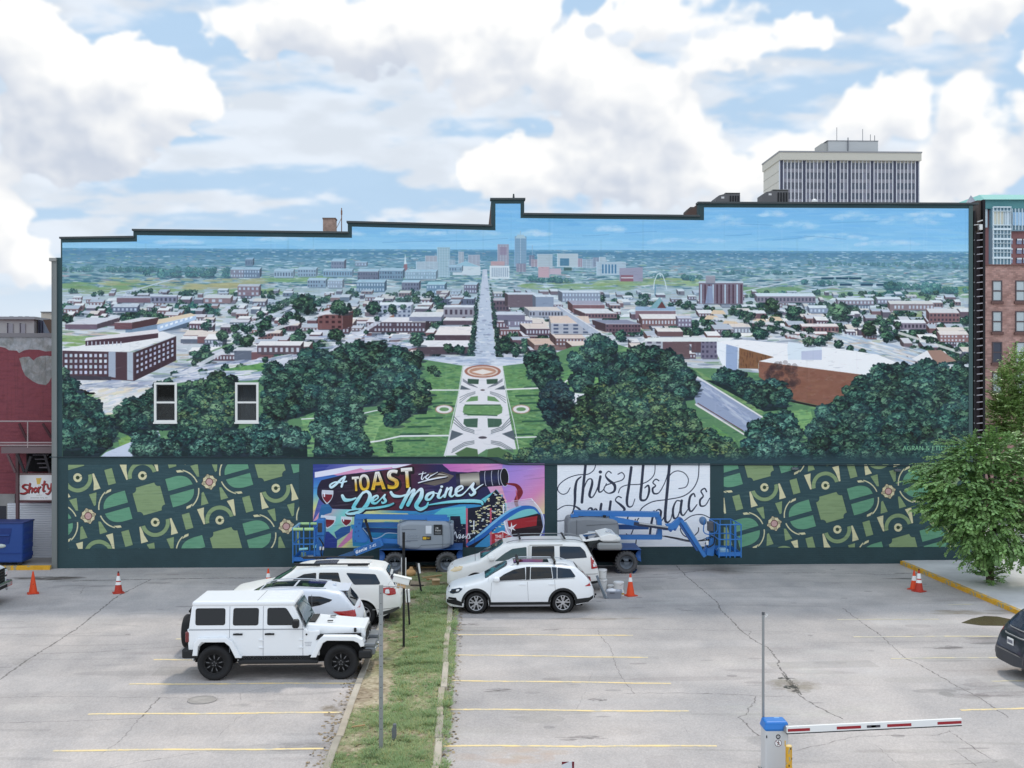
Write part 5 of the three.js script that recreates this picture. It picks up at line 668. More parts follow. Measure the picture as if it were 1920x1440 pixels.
{
  const z = -150, q = Q(z, 1890), t = thing('glass_tower', 'distant brick and glass tower with a green hipped roof above the brick building', 'building', [0, 0, 0]), brick = mat([146, 104, 104], .9), glass = phys([104, 140, 156], { roughness: .1, clearcoat: 1 }), pale = phys([196, 210, 218], { roughness: .12, clearcoat: 1 }), mull = mat([214, 228, 234], .5), green = mat([120, 182, 176], .7), greenD = mat([82, 138, 142], .6);
  const xs = [1847, 1860, 1894, 1990];
  part(t, 'wall', box(q(xs[0], 0).x, q(xs[3], 0).x, 0, q(0, 392).y, z - 24, z - 1.2), brick);
  part(t, 'glass_bay', box(q(1861, 0).x, q(1893, 0).x, 0, q(0, 390).y, z - 4, z), glass); part(t, 'glass_bay', box(q(1898, 0).x, q(1990, 0).x, q(0, 432).y, q(0, 390).y, z - 4, z - .6), glass); part(t, 'glass_bay', box(q(1848, 0).x, q(1857, 0).x, q(0, 425).y, q(0, 390).y, z - 6, z - .9), pale);
  part(t, 'bright_pane', box(q(1862, 0).x, q(1882, 0).x, q(0, 422).y, q(0, 397).y, z, z + .1), mat([208, 206, 190], .5)); part(t, 'bright_pane', box(q(1883, 0).x, q(1892, 0).x, q(0, 422).y, q(0, 397).y, z, z + .1), pale); part(t, 'bright_pane', box(q(1902, 0).x, q(1990, 0).x, q(0, 422).y, q(0, 397).y, z - .5, z - .4), phys([150, 188, 218], { roughness: .1, clearcoat: 1 }));
  for (let i = 0; i < 6; i++) part(t, 'mullion', box(q(1861 + i * 6.4, 0).x, q(1861.9 + i * 6.4, 0).x, q(0, 500).y, q(0, 390).y, z, z + .25), mull); for (let i = 0; i < 8; i++) part(t, 'mullion', box(q(1899 + i * 6.4, 0).x, q(1900 + i * 6.4, 0).x, q(0, 430).y, q(0, 390).y, z - .6, z - .3), mull);
  for (const [y, h] of [[388, 2], [396, 1], [422, 1.4], [428.5, 3.5], [439, .8], [447, 3.5], [456, .8], [464.5, 3.5], [473, .8], [482, 3.5]]) part(t, 'floor_band', box(q(1860.5, 0).x, q(1893.5, 0).x, q(0, y + h).y, q(0, y).y, z, z + .4), mull);
  for (let r = 0; r < 4; r++) for (let i = 0; i < 4; i++) { const y = 446 + r * 18, x = 1901 + i * 12; part(t, 'window', box(q(x, 0).x, q(x + (i ? 9 : 4), 0).x, q(0, y + 10).y, q(0, y).y, z - 1.2, z - 1), phys([120, 130, 158], { roughness: .15, clearcoat: 1 })); part(t, 'window_head', box(q(x, 0).x, q(x + (i ? 9 : 4), 0).x, q(0, y + 3).y, q(0, y).y, z - 1.2, z - .9), mat([210, 216, 222], .6)); }
  part(t, 'roof_storey', box(q(1848, 0).x, q(1990, 0).x, q(0, 390).y, q(0, 373).y, z - 22, z - .5), greenD);
  const hip = (x0, x1, y0, X0, X1, y1, m, name, zt, zb, back = 0) => { const a = q(x0, y0, z), b = q(x1, y0, z), c = q(X1, y1, z), d = q(X0, y1, z); const v = [[a.x, a.y, z], [b.x, b.y, z], [c.x, c.y, z - zt], [d.x, d.y, z - zt], [a.x, a.y, z - zb], [b.x, b.y, z - zb], [c.x, c.y, z - zb + zt], [d.x, d.y, z - zb + zt]]; const f = [[0, 1, 2, 3], [4, 0, 3, 7], [1, 5, 6, 2], [5, 4, 7, 6], [3, 2, 6, 7]], p = []; for (const [i, j, k, l] of f) p.push(...v[i], ...v[j], ...v[k], ...v[i], ...v[k], ...v[l]); const g = new THREE.BufferGeometry(); g.setAttribute('position', new THREE.Float32BufferAttribute(p, 3)); g.setAttribute('uv', new THREE.Float32BufferAttribute(new Float32Array(p.length / 3 * 2), 2)); g.computeVertexNormals(); part(t, name, g.translate(0, 0, -back), m); };
  hip(1846, 1994, 374, 1862, 1976, 356, green, 'roof', 4, 24); hip(1862, 1976, 356, 1898, 1940, 347, mat([216, 216, 200], .7), 'roof_crown', 6, 16, 4);
  const zp = -120, c = at(1820.5, 366, zp), d = at(1814, 384, zp), p = thing('roof_pyramid', 'tiny grey pyramid roof peeping over the corner of the mural building', 'roof', [c.x, d.y, zp]); part(p, 'roof', new THREE.ConeGeometry(.75, c.y - d.y, 4).rotateY(.78).translate(0, (c.y - d.y) / 2, 0), mat([150, 154, 164], .6)); part(p, 'base', box(-.5, .5, -20, 0, -.5, .5), mat([130, 130, 138], .7));
}
{
  const z = -210, q = Q(z, 1590), t = thing('office_tower', 'pale concrete office tower with close vertical fins beyond the mural building', 'building', [0, 0, 0]), conc = mat([222, 218, 206], .85, 0, { map: scaled(dirtTex, .05, .05) }), fin = mat([214, 216, 222], .6), dk = phys([46, 50, 70], { roughness: .15, clearcoat: 1 }), spand = mat([140, 138, 148], .6), dcol = mat([56, 60, 82], .4);
  const X0 = q(1461, 0).x, X1 = q(1722, 0).x, top = q(0, 288).y, zb = z - 11.5, yF = q(0, 302).y;
  part(t, 'wall', box(X0, X1, 0, yF, zb, z), conc); part(t, 'parapet', box(X0 - .2, X1 + .2, yF, top, zb - .2, z + .9), mat([200, 196, 184], .85)); part(t, 'roof_edge', box(X0 - .3, X1 + .3, top, top + .25, zb - .3, z + 1), mat([150, 150, 152], .7));
  for (let i = 1; i < 6; i++) part(t, 'side_joint', box(X0 - .04, X0, yF - i * 1.86 - .06, yF - i * 1.86, zb, z), mat([168, 166, 158], .9));
  const n = 37, pw = (X1 - X0) / n, pg = bx(pw * .8, 1.15, .1), sg = bx(pw * .8, .68, .12), fg = bx(.17, yF - 20, .26, 0, (yF + 20) / 2, 0), wide = new Set([0, 6, 12, 15, 18, 24, 30, 36]);
  for (let i = 0; i <= n; i++) { const f = part(t, 'fin', fg, fin); f.position.set(X0 + i * pw, 0, z + .14); }
  const dg = bx(pw * .98, yF - 20, .2, 0, (yF + 20) / 2, 0), r = rng(3), lit = mat([118, 120, 136], .4);
  for (let i = 0; i < n; i++) { const x = X0 + (i + .5) * pw; if (wide.has(i)) { const m = part(t, 'dark_panel', dg, dcol); m.position.set(x, 0, z + .11); continue; } for (let k = 0; k < 6; k++) { const y = yF - .35 - k * 1.86; const w = part(t, 'window', pg, r() < .12 ? lit : dk); w.position.set(x, y - .58, z + .06); const s = part(t, 'spandrel', sg, spand); s.position.set(x, y - 1.5, z + .07); } }
  const p = Q(z - 4, 1590); part(t, 'penthouse', box(p(1553, 0).x, p(1646, 0).x, top, p(0, 264.5).y, z - 9, z - 4), mat([206, 208, 208], .85, 0, { map: scaled(dirtTex, .08, .08) })); part(t, 'penthouse', box(p(1542, 0).x, p(1552.8, 0).x, top, p(0, 268).y, z - 9, z - 4.5), mat([176, 176, 172], .85)); part(t, 'penthouse_rim', box(p(1550, 0).x, p(1646.6, 0).x, p(0, 264.5).y, p(0, 263.5).y, z - 9.1, z - 3.9), mat([130, 132, 138], .7));
  for (const [x, y0, y1, w] of [[1569, 239, 264, .05], [1590, 258, 286, .09], [1617.5, 242, 264, .05], [1632, 252, 264, .05], [1640, 254, 264, .06]]) part(t, 'antenna', rod(p(x, y1, z - 3.8), p(x, y0, z - 3.8), w, 6), mat([96, 100, 110], .6));
}

// ---------------------------------------------------------------- ground
const KX0 = -2.72, KX1 = -.6, RKERB = 16.7;                    // the two kerbs of the grass strip, the yellow kerb
const asphaltBump = tex(256, 256, (x, y) => 90 + 130 * tfbm(x, y, 64, 256, 2, 2) + 50 * (tfbm(x, y, 16, 256, 6, 2) - .5), false);
function lotTexture(x0, x1, z0, z1, seed, draw) {              // metres to a canvas: u along x, v along z
  const W = 2048, Hh = 1408, [cv, g] = canvas(W, Hh), kx = W / (x1 - x0), kz = Hh / (z1 - z0), R = rng(seed), im = g.createImageData(W, Hh), d = im.data;
  for (let j = 0; j < Hh; j++) for (let i = 0; i < W; i++) {
    const x = x0 + i / kx, z = z0 + j / kz, n = fbm(x * .35 + 50, z * .35 + 90, seed, 4), m = fbm(x * 1.7 + 10, z * 1.1 + 10, seed + 3, 4), f = noise3(x * 42 + 7, z * 30 + 7, seed), fi = R();
    const patch = smooth(.52, .6, fbm(x * .12 + 70, z * .5 + 30, seed + 9, 3));
    const v = 173 + 26 * (n - .5) + 26 * (m - .5) + 16 * (f - .5) + 12 * (fi - .5) - 7 * patch - (fi > .9965 ? 28 : 0) + (fi < .003 ? 26 : 0), w = 5 * (n - .5) + 3 * (m - .5), o = (j * W + i) * 4;
    d[o] = v + 3 + w; d[o + 1] = v - 3; d[o + 2] = v - 6 - w; d[o + 3] = 255;
  }
  g.putImageData(im, 0, 0);
  g.setTransform(kx, 0, 0, kz, -x0 * kx, -z0 * kz); g.lineCap = 'round'; g.lineJoin = 'round';
  const stain = (px, py, rx, rz, a, c = '70,66,64', n = 26) => { const p = gr(px, py); for (let i = 0; i < n; i++) { const t = R() * 6.3, q = Math.sqrt(R()); g.fillStyle = `rgba(${c},${a * (.3 + R() * .7)})`; g.beginPath(); g.ellipse(p.x + Math.cos(t) * rx * q, p.z + Math.sin(t) * rz * q, rx * (.1 + .3 * R()), rz * (.1 + .3 * R()), 0, 0, 7); g.fill(); } };
  const crack = (pts, w = .018, a = .75, c = '66,62,60') => {
    const P = pts.map(([x, y]) => gr(x, y));
    for (let i = 0; i < P.length - 1; i++) { const A = P[i], B = P[i + 1], L = A.distanceTo(B), n = Math.max(2, Math.ceil(L / .12)); let px = A.x, pz = A.z; for (let k = 1; k <= n; k++) { const t = k / n, e = k === n ? 0 : 1, nx = lerp(A.x, B.x, t) + e * (R() - .5) * .05, nz = lerp(A.z, B.z, t) + e * (R() - .5) * .07; g.strokeStyle = `rgba(${c},${a * (.4 + R() * .45)})`; g.lineWidth = w * (.5 + R() * .9); g.beginPath(); g.moveTo(px, pz); g.lineTo(nx, nz); g.stroke(); px = nx; pz = nz; } }
  };
  for (let i = 0; i < 90; i++) { const x = lerp(x0, x1, R()), z = lerp(z0, z1, R()); g.fillStyle = `rgba(${R() < .6 ? '92,88,86' : '196,194,190'},${.05 + R() * .08})`; g.beginPath(); g.ellipse(x, z, .2 + R() * 1.6, .05 + R() * .3, (R() - .5) * .3, 0, 7); g.fill(); }
  for (let i = 0; i < 46; i++) { const x = lerp(x0, x1, R()), z = lerp(z0, z1, R()); g.fillStyle = `rgba(70,66,66,${.08 + R() * .18})`; g.beginPath(); g.ellipse(x, z, .05 + R() * .28, .03 + R() * .09, 0, 0, 7); g.fill(); }
  for (let i = 0; i < 26; i++) { const x = lerp(x0, x1, R()), z = lerp(z0, z1, R()), L = 1 + R() * 3; for (const o of [0, 1.5]) { g.strokeStyle = `rgba(86,82,80,${.04 + R() * .06})`; g.lineWidth = .16; g.beginPath(); g.moveTo(x, z + o); g.quadraticCurveTo(x + L / 2, z + o + (R() - .5) * .4, x + L, z + o + (R() - .5) * .5); g.stroke(); } }
  for (let i = 0; i < 14; i++) { const x = lerp(x0, x1, R()), z = lerp(z0, z1, R()); g.fillStyle = `rgba(${R() < .5 ? '122,118,114' : '206,204,198'},${.1 + R() * .12})`; g.save(); g.translate(x, z); g.rotate((R() - .5) * .1); g.fillRect(0, 0, .4 + R() * 2.4, .3 + R() * .9); g.restore(); }
  draw(crack, stain, g, R);
  return canvasTex(cv);
}
function lot(name, x0, x1, z0, z1, seed, draw) {
  const g = new THREE.PlaneGeometry(x1 - x0, z1 - z0).rotateX(-Math.PI / 2).translate((x0 + x1) / 2, 0, (z0 + z1) / 2);
  return struct(name, g, new THREE.MeshStandardMaterial({ map: lotTexture(x0, x1, z0, z1, seed, draw), roughness: .93, bumpMap: scaled(asphaltBump, (x1 - x0) / 1.6, (z1 - z0) / 1.6), bumpScale: .006 }));
}
struct('ground', new THREE.PlaneGeometry(1400, 1400).rotateX(-Math.PI / 2).translate(0, -.03, -300), mat([172, 172, 172], .95));
const lotL = lot('parking_lot', -23.5, KX0 - .001, -45, -19, 3, (crack, stain, g) => {
  crack([[0, 1274], [60, 1232], [140, 1182], [220, 1118], [283, 1086]], .05, .7); crack([[0, 1190], [120, 1190], [190, 1186]], .03, .6); crack([[72, 1226], [190, 1222], [262, 1216], [340, 1212]], .025, .6); crack([[0, 1307], [150, 1306], [300, 1308], [420, 1310]], .022, .55); crack([[299, 1308], [270, 1338], [262, 1347]], .03, .7); crack([[262, 1347], [246, 1366], [228, 1386], [190, 1414]], .02, .45); crack([[0, 1355], [160, 1351], [262, 1347]], .022, .55); crack([[420, 1404], [350, 1414], [280, 1426], [200, 1440]], .02, .5); crack([[20, 1121], [150, 1114], [158, 1100]], .022, .55); crack([[100, 1090], [240, 1087], [400, 1084], [560, 1083]], .09, .7); crack([[380, 1092], [420, 1094]], .04, .5); crack([[470, 1330], [440, 1350], [400, 1390]], .015, .35); crack([[520, 1285], [450, 1300], [452, 1312]], .02, .4);
  stain(90, 1084, 1.1, .4, .3, '48,42,36', 60); stain(300, 1093, .5, .12, .22); stain(150, 1100, 1.2, .3, .12); stain(500, 1320, .8, .3, .08); stain(560, 1398, .8, .3, .12); stain(540, 1270, 1.2, .5, .12); stain(630, 1330, .3, .5, .2, '90,74,52', 30);
  for (let y = 1250; y < 1436; y += 3) { const x = 690 - (y - 1240) * .425 - 10; stain(x, y, .12, .08, .22, '96,78,56', 5); }
});
const lotR = lot('parking_lot', KX1 + .001, RKERB + .6, -45, -19, 8, (crack, stain, g) => {
  crack([[1268, 1060], [1284, 1078], [1320, 1108], [1345, 1130], [1352, 1144], [1374, 1166], [1392, 1184], [1410, 1198], [1424, 1206], [1440, 1214], [1460, 1238], [1457, 1245], [1470, 1262], [1488, 1288], [1500, 1305], [1530, 1324], [1580, 1348]], .035, .8); crack([[1390, 1180], [1408, 1184], [1404, 1190]], .02, .6); crack([[1580, 1140], [1620, 1170], [1650, 1190], [1700, 1236], [1725, 1246], [1790, 1284], [1840, 1310], [1890, 1345]], .03, .65); crack([[840, 1176], [1060, 1178], [1300, 1181], [1500, 1184], [1600, 1193], [1680, 1194], [1740, 1188]], .02, .5); crack([[1120, 1181], [1128, 1196], [1142, 1210], [1148, 1224], [1150, 1236], [1165, 1270], [1190, 1300]], .02, .6); crack([[1170, 1300], [1280, 1299], [1400, 1303], [1416, 1305], [1490, 1306]], .028, .7); crack([[1417, 1306], [1415, 1318], [1402, 1328], [1400, 1340], [1384, 1345], [1400, 1356], [1412, 1372], [1420, 1377], [1428, 1380]], .03, .75); crack([[1490, 1408], [1560, 1391], [1610, 1380], [1760, 1378], [1780, 1370], [1800, 1384], [1840, 1412], [1870, 1428], [1780, 1434]], .02, .6); crack([[1790, 1406], [1830, 1436]], .02, .5); crack([[1110, 1262], [1096, 1300], [1080, 1330]], .012, .3); crack([[1275, 1340], [1290, 1375]], .012, .3); crack([[1090, 1082], [1260, 1076], [1330, 1068], [1420, 1074], [1560, 1074], [1690, 1078]], .06, .6); crack([[1290, 1092], [1350, 1090]], .03, .4); crack([[1620, 1170], [1500, 1160], [1400, 1158]], .012, .3); crack([[1640, 1396], [1680, 1430]], .015, .4);
  for (let i = 0; i < 8; i++) crack([[1466 + i * 4, 1262 + i * 3], [1474 + i * 4, 1274 + i * 4], [1482 + i * 3, 1288 + i * 2]], .03, .7, '48,46,42'); stain(1488, 1284, .55, .6, .2, '120,112,98', 60); stain(1483, 1288, .16, .18, .85, '34,36,34', 20); stain(1474, 1272, .16, .14, .7, '40,40,38', 14); stain(1496, 1296, .14, .12, .7, '44,42,40', 12);
  stain(884, 1171, .3, .14, .3); stain(1030, 1181, .25, .1, .25); stain(1120, 1312, .22, .1, .35); stain(1090, 1384, .5, .16, .2); stain(930, 1294, .35, .14, .22); stain(1775, 1214, .5, .2, .3); stain(1860, 1200, 1.6, .5, .16); stain(1830, 1296, 1.4, .6, .15); stain(960, 1416, .9, .5, .16, '176,150,128', 50); stain(1120, 1160, 1.2, .2, .2, '120,108,92', 40); stain(1700, 1085, .9, .15, .3); stain(1830, 1148, 1.4, .4, .14, '120,106,84', 60); stain(1360, 1060, 3, .2, .2); stain(1700, 1075, .5, .12, .4); stain(1480, 1330, 1.6, .6, .07, '190,188,180', 40); stain(1560, 1255, 1.8, .9, .07, '200,198,196', 40);
  for (let y = 1140; y < 1436; y += 2.5) stain(852 - (y - 1130) * .048, y, .1, .07, .2, '84,70,52', 4);
});
// painted bays: worn yellow strips, each a sheet of its own
const lineTex = tex(512, 32, (x, y) => { const n = fbm(x * .05, y * .22, 4, 4), w = fbm(x * .3, y * .3, 9, 3); const k = smooth(.37, .52, n * .6 + w * .4); return [lerp(182, 242, k), lerp(180, 214, k), lerp(174, 150, k)]; });
const lineFaint = tex(512, 32, (x, y) => { const n = fbm(x * .04, y * .3, 14, 4), k = smooth(.5, .62, n); return [lerp(184, 232, k), lerp(181, 214, k), lerp(174, 160, k)]; });
const LY = new THREE.MeshStandardMaterial({ map: lineTex, roughness: .85 }), LF = new THREE.MeshStandardMaterial({ map: lineFaint, roughness: .85 });
for (const [parent, xa, ya, xb, yb, m] of [[lotL, 288, 1237, 380, 1238, LY], [lotL, 242, 1283, 668, 1281, LY], [lotL, 165, 1339.5, 640, 1336, LY], [lotL, 100, 1407.5, 607, 1404, LY], [lotL, 330, 1198, 372, 1199, LF],
  [lotR, 848, 1190, 1187, 1191.5, LY], [lotR, 848, 1228, 1215, 1233, LY], [lotR, 840, 1276, 1258, 1281.5, LY], [lotR, 836, 1330, 1292, 1334, LY], [lotR, 831, 1399, 1344, 1399, LY],
  [lotR, 1570, 1162, 1760, 1161, LF], [lotR, 1600, 1194, 1905, 1193, LF], [lotR, 1670, 1235, 1870, 1233, LF], [lotR, 1800, 1331, 1990, 1327, LY], [lotR, 1860, 1278, 1990, 1275, LF], [lotR, 1776, 1134, 1840, 1133, LF]]) {
  const a = gr(xa, ya), b = gr(xb, yb), L = a.distanceTo(b), g = new THREE.PlaneGeometry(L, .1, 24, 1).rotateX(-Math.PI / 2), p = g.attributes.position, r = rng(xa * 7 + ya);
  for (let i = 0; i < p.count; i++) p.setZ(i, p.getZ(i) * (.85 + .3 * r()) + .02 * Math.sin(p.getX(i) * 1.7 + xa));
  const uv = g.attributes.uv; for (let i = 0; i < uv.count; i++) uv.setX(i, uv.getX(i) * L / 6 + (xa % 7) / 7);
  g.rotateY(-Math.atan2(b.z - a.z, b.x - a.x)).translate((a.x + b.x) / 2, .004, (a.z + b.z) / 2);
  part(parent, 'parking_line', g, m);
}
{ // iron cover, puddle
  const p = gr(379, 1313), m = thing('manhole_cover', 'oval brownish iron cover set in the asphalt beside the yellow bay line', 'manhole cover', [p.x, .002, p.z]); part(m, 'cover', cy(.3, .3, .01, 32, 0, .005, 0), mat([166, 160, 154], .9, 0, { map: scaled(dirtTex, 1, 1) })); part(m, 'rim', new THREE.TorusGeometry(.31, .018, 6, 36).rotateX(Math.PI / 2).translate(0, .006, 0), mat([158, 152, 147], .9));
  const s = new THREE.Shape([[1802, 1168], [1822, 1160], [1846, 1155], [1870, 1156], [1905, 1163], [1935, 1172], [1900, 1174], [1840, 1173]].map(([x, y]) => { const q = gr(x, y); return new THREE.Vector2(q.x, -q.z); }));
  struct('puddle', new THREE.ShapeGeometry(s).rotateX(-Math.PI / 2).translate(0, .004, 0), phys([88, 78, 60], { roughness: .22, specularIntensity: .5 }));
}
// pavement and its yellow kerb
const pave = struct('pavement', box(RKERB + .16, 60, -.02, .13, -120, -18), mat([210, 209, 208], .93, 0, { map: scaled(dirtTex, 1, 1) }));
uvBox(pave.geometry, .25);
const kerbTex = tex(256, 256, (x, y) => { const n = tfbm(x, y, 8, 256, 17, 5), w = smooth(.6, .7, n); return [lerp(214, 150, w), lerp(162, 140, w), lerp(44, 116, w)].map((v) => v + 50 * (n - .5)); });
for (let i = 0, z = -44.2; z < -18; i++, z += 3) part(pave, 'kerb_stone', uvBox(rb(.16, .2, 2.985, .02, RKERB + .08, .045, z + 1.5, 2), .5), mat([255, 255, 255], .8, 0, { map: kerbTex }));
{ const g = uvBox(rb(15.6, .22, .16, .02, 0, 0, 0, 2), .5), a = gr(95, 1068); const d = struct('loading_dock', box(-40, P2(104, 715, WALL - .3)[0] - .02, -.02, .15, RZ, a.z - .08), mat([150, 146, 142], .9)); part(d, 'dock_kerb', g.translate(a.x - 7.8, .05, a.z), mat([255, 255, 255], .8, 0, { map: kerbTex })); }
// the grass strip: soil, two runs of old kerb blocks, blades
{
  const soil = (() => { const W = 512, Hh = 2048; return tex(W, Hh, (i, j) => { const x = i / W * 2.1, z = j / Hh * 26, n = fbm(x * 1.4 + 30, z * 1.1 + 9, 3, 4), f = fbm(x * 14, z * 12, 8, 3), dead = smooth(.48, .6, fbm(x * .9 + 3, z * .8 + 40, 6, 4)); const s = [150, 134, 112], d = [176, 164, 136], k = [120, 126, 84]; const c = [0, 1, 2].map((q) => lerp(lerp(s[q], k[q], smooth(.42, .6, n)), d[q], dead * .7)); return c.map((v) => v + 70 * (f - .5)); }); })();
  const strip = struct('grass_strip', new THREE.PlaneGeometry(KX1 - KX0 - .02, 25.2, 20, 140).rotateX(-Math.PI / 2), new THREE.MeshStandardMaterial({ map: soil, roughness: .97, bumpMap: scaled(bumpTex, 3, 36), bumpScale: .05 }));
  const p = strip.geometry.attributes.position; for (let i = 0; i < p.count; i++) p.setY(i, .1 + .05 * (fbm(p.getX(i) * 1.2 + 9, p.getZ(i) * 1.2 + 40, 2, 3) - .5)); strip.geometry.translate((KX0 + KX1) / 2, 0, -31.5); strip.geometry.computeVertexNormals();
  const r = rng(66), cm = [mat([186, 174, 156], .9, 0, { map: scaled(dirtTex, 1, 1) }), mat([172, 164, 150], .9, 0, { map: scaled(dirtTex, 1, 1) }), mat([196, 186, 170], .9, 0, { map: scaled(dirtTex, 1, 1) })];
  for (const [x, side] of [[KX0 + .08, 0], [KX1 - .07, 1]]) for (let i = 0, z = -43.4; z < -19; i++) { const L = 1.5 + r() * 1.2; const b = part(strip, 'kerb_stone', uvBox(rb(.15, .2, L - .03, .025, 0, 0, 0, 2), .6), cm[i % 3]); b.position.set(x + (r() - .5) * (side ? .05 : .02), .04 + (r() - .5) * .02, z + L / 2); b.rotation.y = (r() - .5) * .012; z += L; }
  const blade = new THREE.BufferGeometry(), bp = [];
  for (let k = 0; k < 7; k++) { const a = k * 2.4, l = .05 + .05 * ((k * 37 % 10) / 10), c = Math.cos(a), s = Math.sin(a), w = .009; bp.push(-s * w, 0, c * w, s * w, 0, -c * w, c * l, .03 + .018 * (k % 3), s * l); }
  blade.setAttribute('position', new THREE.Float32BufferAttribute(bp, 3)); blade.computeVertexNormals();
  const N = 26000, im = new THREE.InstancedMesh(blade, new THREE.MeshPhysicalMaterial({ color: 0xffffff, roughness: .9, side: THREE.DoubleSide, transmission: .35, thickness: 0 }), N), m = new THREE.Matrix4(), q = new THREE.Quaternion(), col = new THREE.Color(); let n = 0;
  for (let t = 0; n < N && t < N * 9; t++) {
    const x = lerp(KX0 + .04, KX1 + .16, r()), z = lerp(-39.2, -19, r()), bare = fbm(x * .9 + 3, z * .8 + 40, 6, 4), side = smooth(KX0 + .2, KX0 + 1.1, x), near = smooth(-25.6, -24.6, z);
    const dirt = smooth(.43, .55, bare) * .75 + (1 - side) * (1 - near) * .75 + .3 * smooth(-36, -39, z);
    if (r() < dirt) continue;
    if (x < KX0 + .14 && r() < .85 - near * .5) continue; if (x > KX1 - .14 && r() < .7) continue;
    const tuft = smooth(.55, .72, fbm(x * 3.1 + 60, z * 3.1 + 60, 4, 2)), s = (.5 + r() * .7) * (.7 + .4 * side) * (1 + .6 * tuft); q.setFromAxisAngle(V(0, 1, 0), r() * 6.3); m.compose(V(x, .085 + .05 * (fbm(x * 1.2 + 9 - (KX0 + KX1) / 2, (z + 31.5) * 1.2 + 40, 2, 3) - .5), z), q, V(s, s * (.8 + .5 * r()), s)); im.setMatrixAt(n, m);
    const y = fbm(x * 2 + 5, z * 2 + 5, 9, 3) * (1 - .55 * tuft), d = r(); col.setRGB(lerp(.26, .4, y) + .16 * (d > .82), lerp(.38, .5, y) + .04 * (d > .82), lerp(.15, .22, y) + .03 * d); im.setColorAt(n++, col);
  }
  im.count = n; im.name = 'grass'; im.castShadow = im.receiveShadow = true; im.userData = { kind: 'stuff', label: 'patchy green weeds and grass growing between the two kerbs', category: 'grass' }; scene.add(im);
  const lit = new THREE.InstancedMesh(new THREE.PlaneGeometry(.05, .03).rotateX(-1.4), new THREE.MeshStandardMaterial({ color: 0xffffff, roughness: .95, side: THREE.DoubleSide }), 1700); // fallen leaves against the kerbs
  for (let i = 0; i < 1700; i++) { const side = i % 3, x = side ? (side > 1 ? KX1 + .02 + r() ** 2 * .3 : KX0 - .02 - r() ** 2 * .35) : lerp(KX0, KX1, r()), z = lerp(-40, -19, r()), s = .5 + r() * 1.3; q.setFromAxisAngle(V(r() - .5, 2, r() - .5).normalize(), r() * 6.3); m.compose(V(x, side ? .012 : .125, z), q, V(s, s, s)); lit.setMatrixAt(i, m); const d = r(); col.setRGB(.2 + .2 * d, .15 + .16 * d, .09 + .11 * d); lit.setColorAt(i, col); }
  lit.name = 'leaf_litter'; lit.castShadow = lit.receiveShadow = true; lit.userData = { kind: 'stuff', label: 'dry brown leaf litter lying along both kerbs of the grass strip', category: 'leaf litter' }; scene.add(lit);
}

// ---------------------------------------------------------------- vehicles
// Every car is drawn out along x from its nose (x = 0) to its tail; a cross-section at each station carries sill, waist, glass and roof.
function table(t) { return (x) => { if (x <= t[0][0]) return t[0][1]; for (let i = 1; i < t.length; i++) if (x <= t[i][0]) { const k = (x - t[i - 1][0]) / (t[i][0] - t[i - 1][0]); return lerp(t[i - 1][1], t[i][1], k); } return t[t.length - 1][1]; }; }
const soft = (f, w) => (x) => { let s = 0; for (let i = -3; i <= 3; i++) s += f(x + i / 3 * w) * (4 - Math.abs(i)); return s / 16; };
function carShape(S) {
  const top = soft(table(S.top), S.soft ?? .05), bot = table(S.bot), hw = soft(table(S.hw), .04), belt = table(S.belt);
  const cache = new Map();
  function section(x) {
    const key = Math.round(x * 2000); if (cache.has(key)) return cache.get(key);
    const T = top(x), b = bot(x), w = hw(x), r = Math.min(S.round ?? .09, (T - b) * .3), B = Math.min(belt(x), T - r - .02), yE = Math.max(T - r - (S.crown ?? .03), B + .005), zE = w * .975 - (S.tumble ?? .34) * Math.max(0, yE - B) * 1;
    const ctl = [[b, w * .93], [b + (B - b) * .16, w * .975], [b + (B - b) * .45, w], [b + (B - b) * .8, w * .992], [B, w * .972], [lerp(B, yE, .5), lerp(w * .972, zE, .46)], [yE, zE], [yE + r * .72, zE - r * .42], [T - .012, zE * .72], [T, 0]];
    const out = []; const q = (i) => ctl[clamp(i, 0, ctl.length - 1)];
    for (let i = 0; i < ctl.length - 1; i++) { const [A, Bq, Cq, D] = [q(i - 1), q(i), q(i + 1), q(i + 2)]; for (let k = 0; k < 5; k++) { const t = k / 5; if (i < 5) out.push([lerp(Bq[0], Cq[0], t), lerp(Bq[1], Cq[1], t)]); else { const f = (c) => .5 * (2 * Bq[c] + (Cq[c] - A[c]) * t + (2 * A[c] - 5 * Bq[c] + 4 * Cq[c] - D[c]) * t * t + (3 * Bq[c] - A[c] - 3 * Cq[c] + D[c]) * t * t * t); out.push([f(0), Math.max(0, f(1))]); } } }
    out.push(ctl[ctl.length - 1]); out.yE = yE; cache.set(key, out); return out;
  }
  const Z = (x, y) => { const s = section(x); for (let i = 1; i < s.length; i++) if (s[i][0] >= y && s[i][0] > s[i - 1][0]) return lerp(s[i - 1][1], s[i][1], clamp((y - s[i - 1][0]) / (s[i][0] - s[i - 1][0]))); return s[s.length - 1][1]; };
  const Y = (x, z) => { const s = section(x), a = Math.abs(z); for (let i = s.length - 1; i > 0; i--) if (s[i - 1][1] >= a) return lerp(s[i][0], s[i - 1][0], clamp((a - s[i][1]) / (s[i - 1][1] - s[i][1] + 1e-6))); return s[0][0]; };
  return { section, Z, Y, top, bot };
}
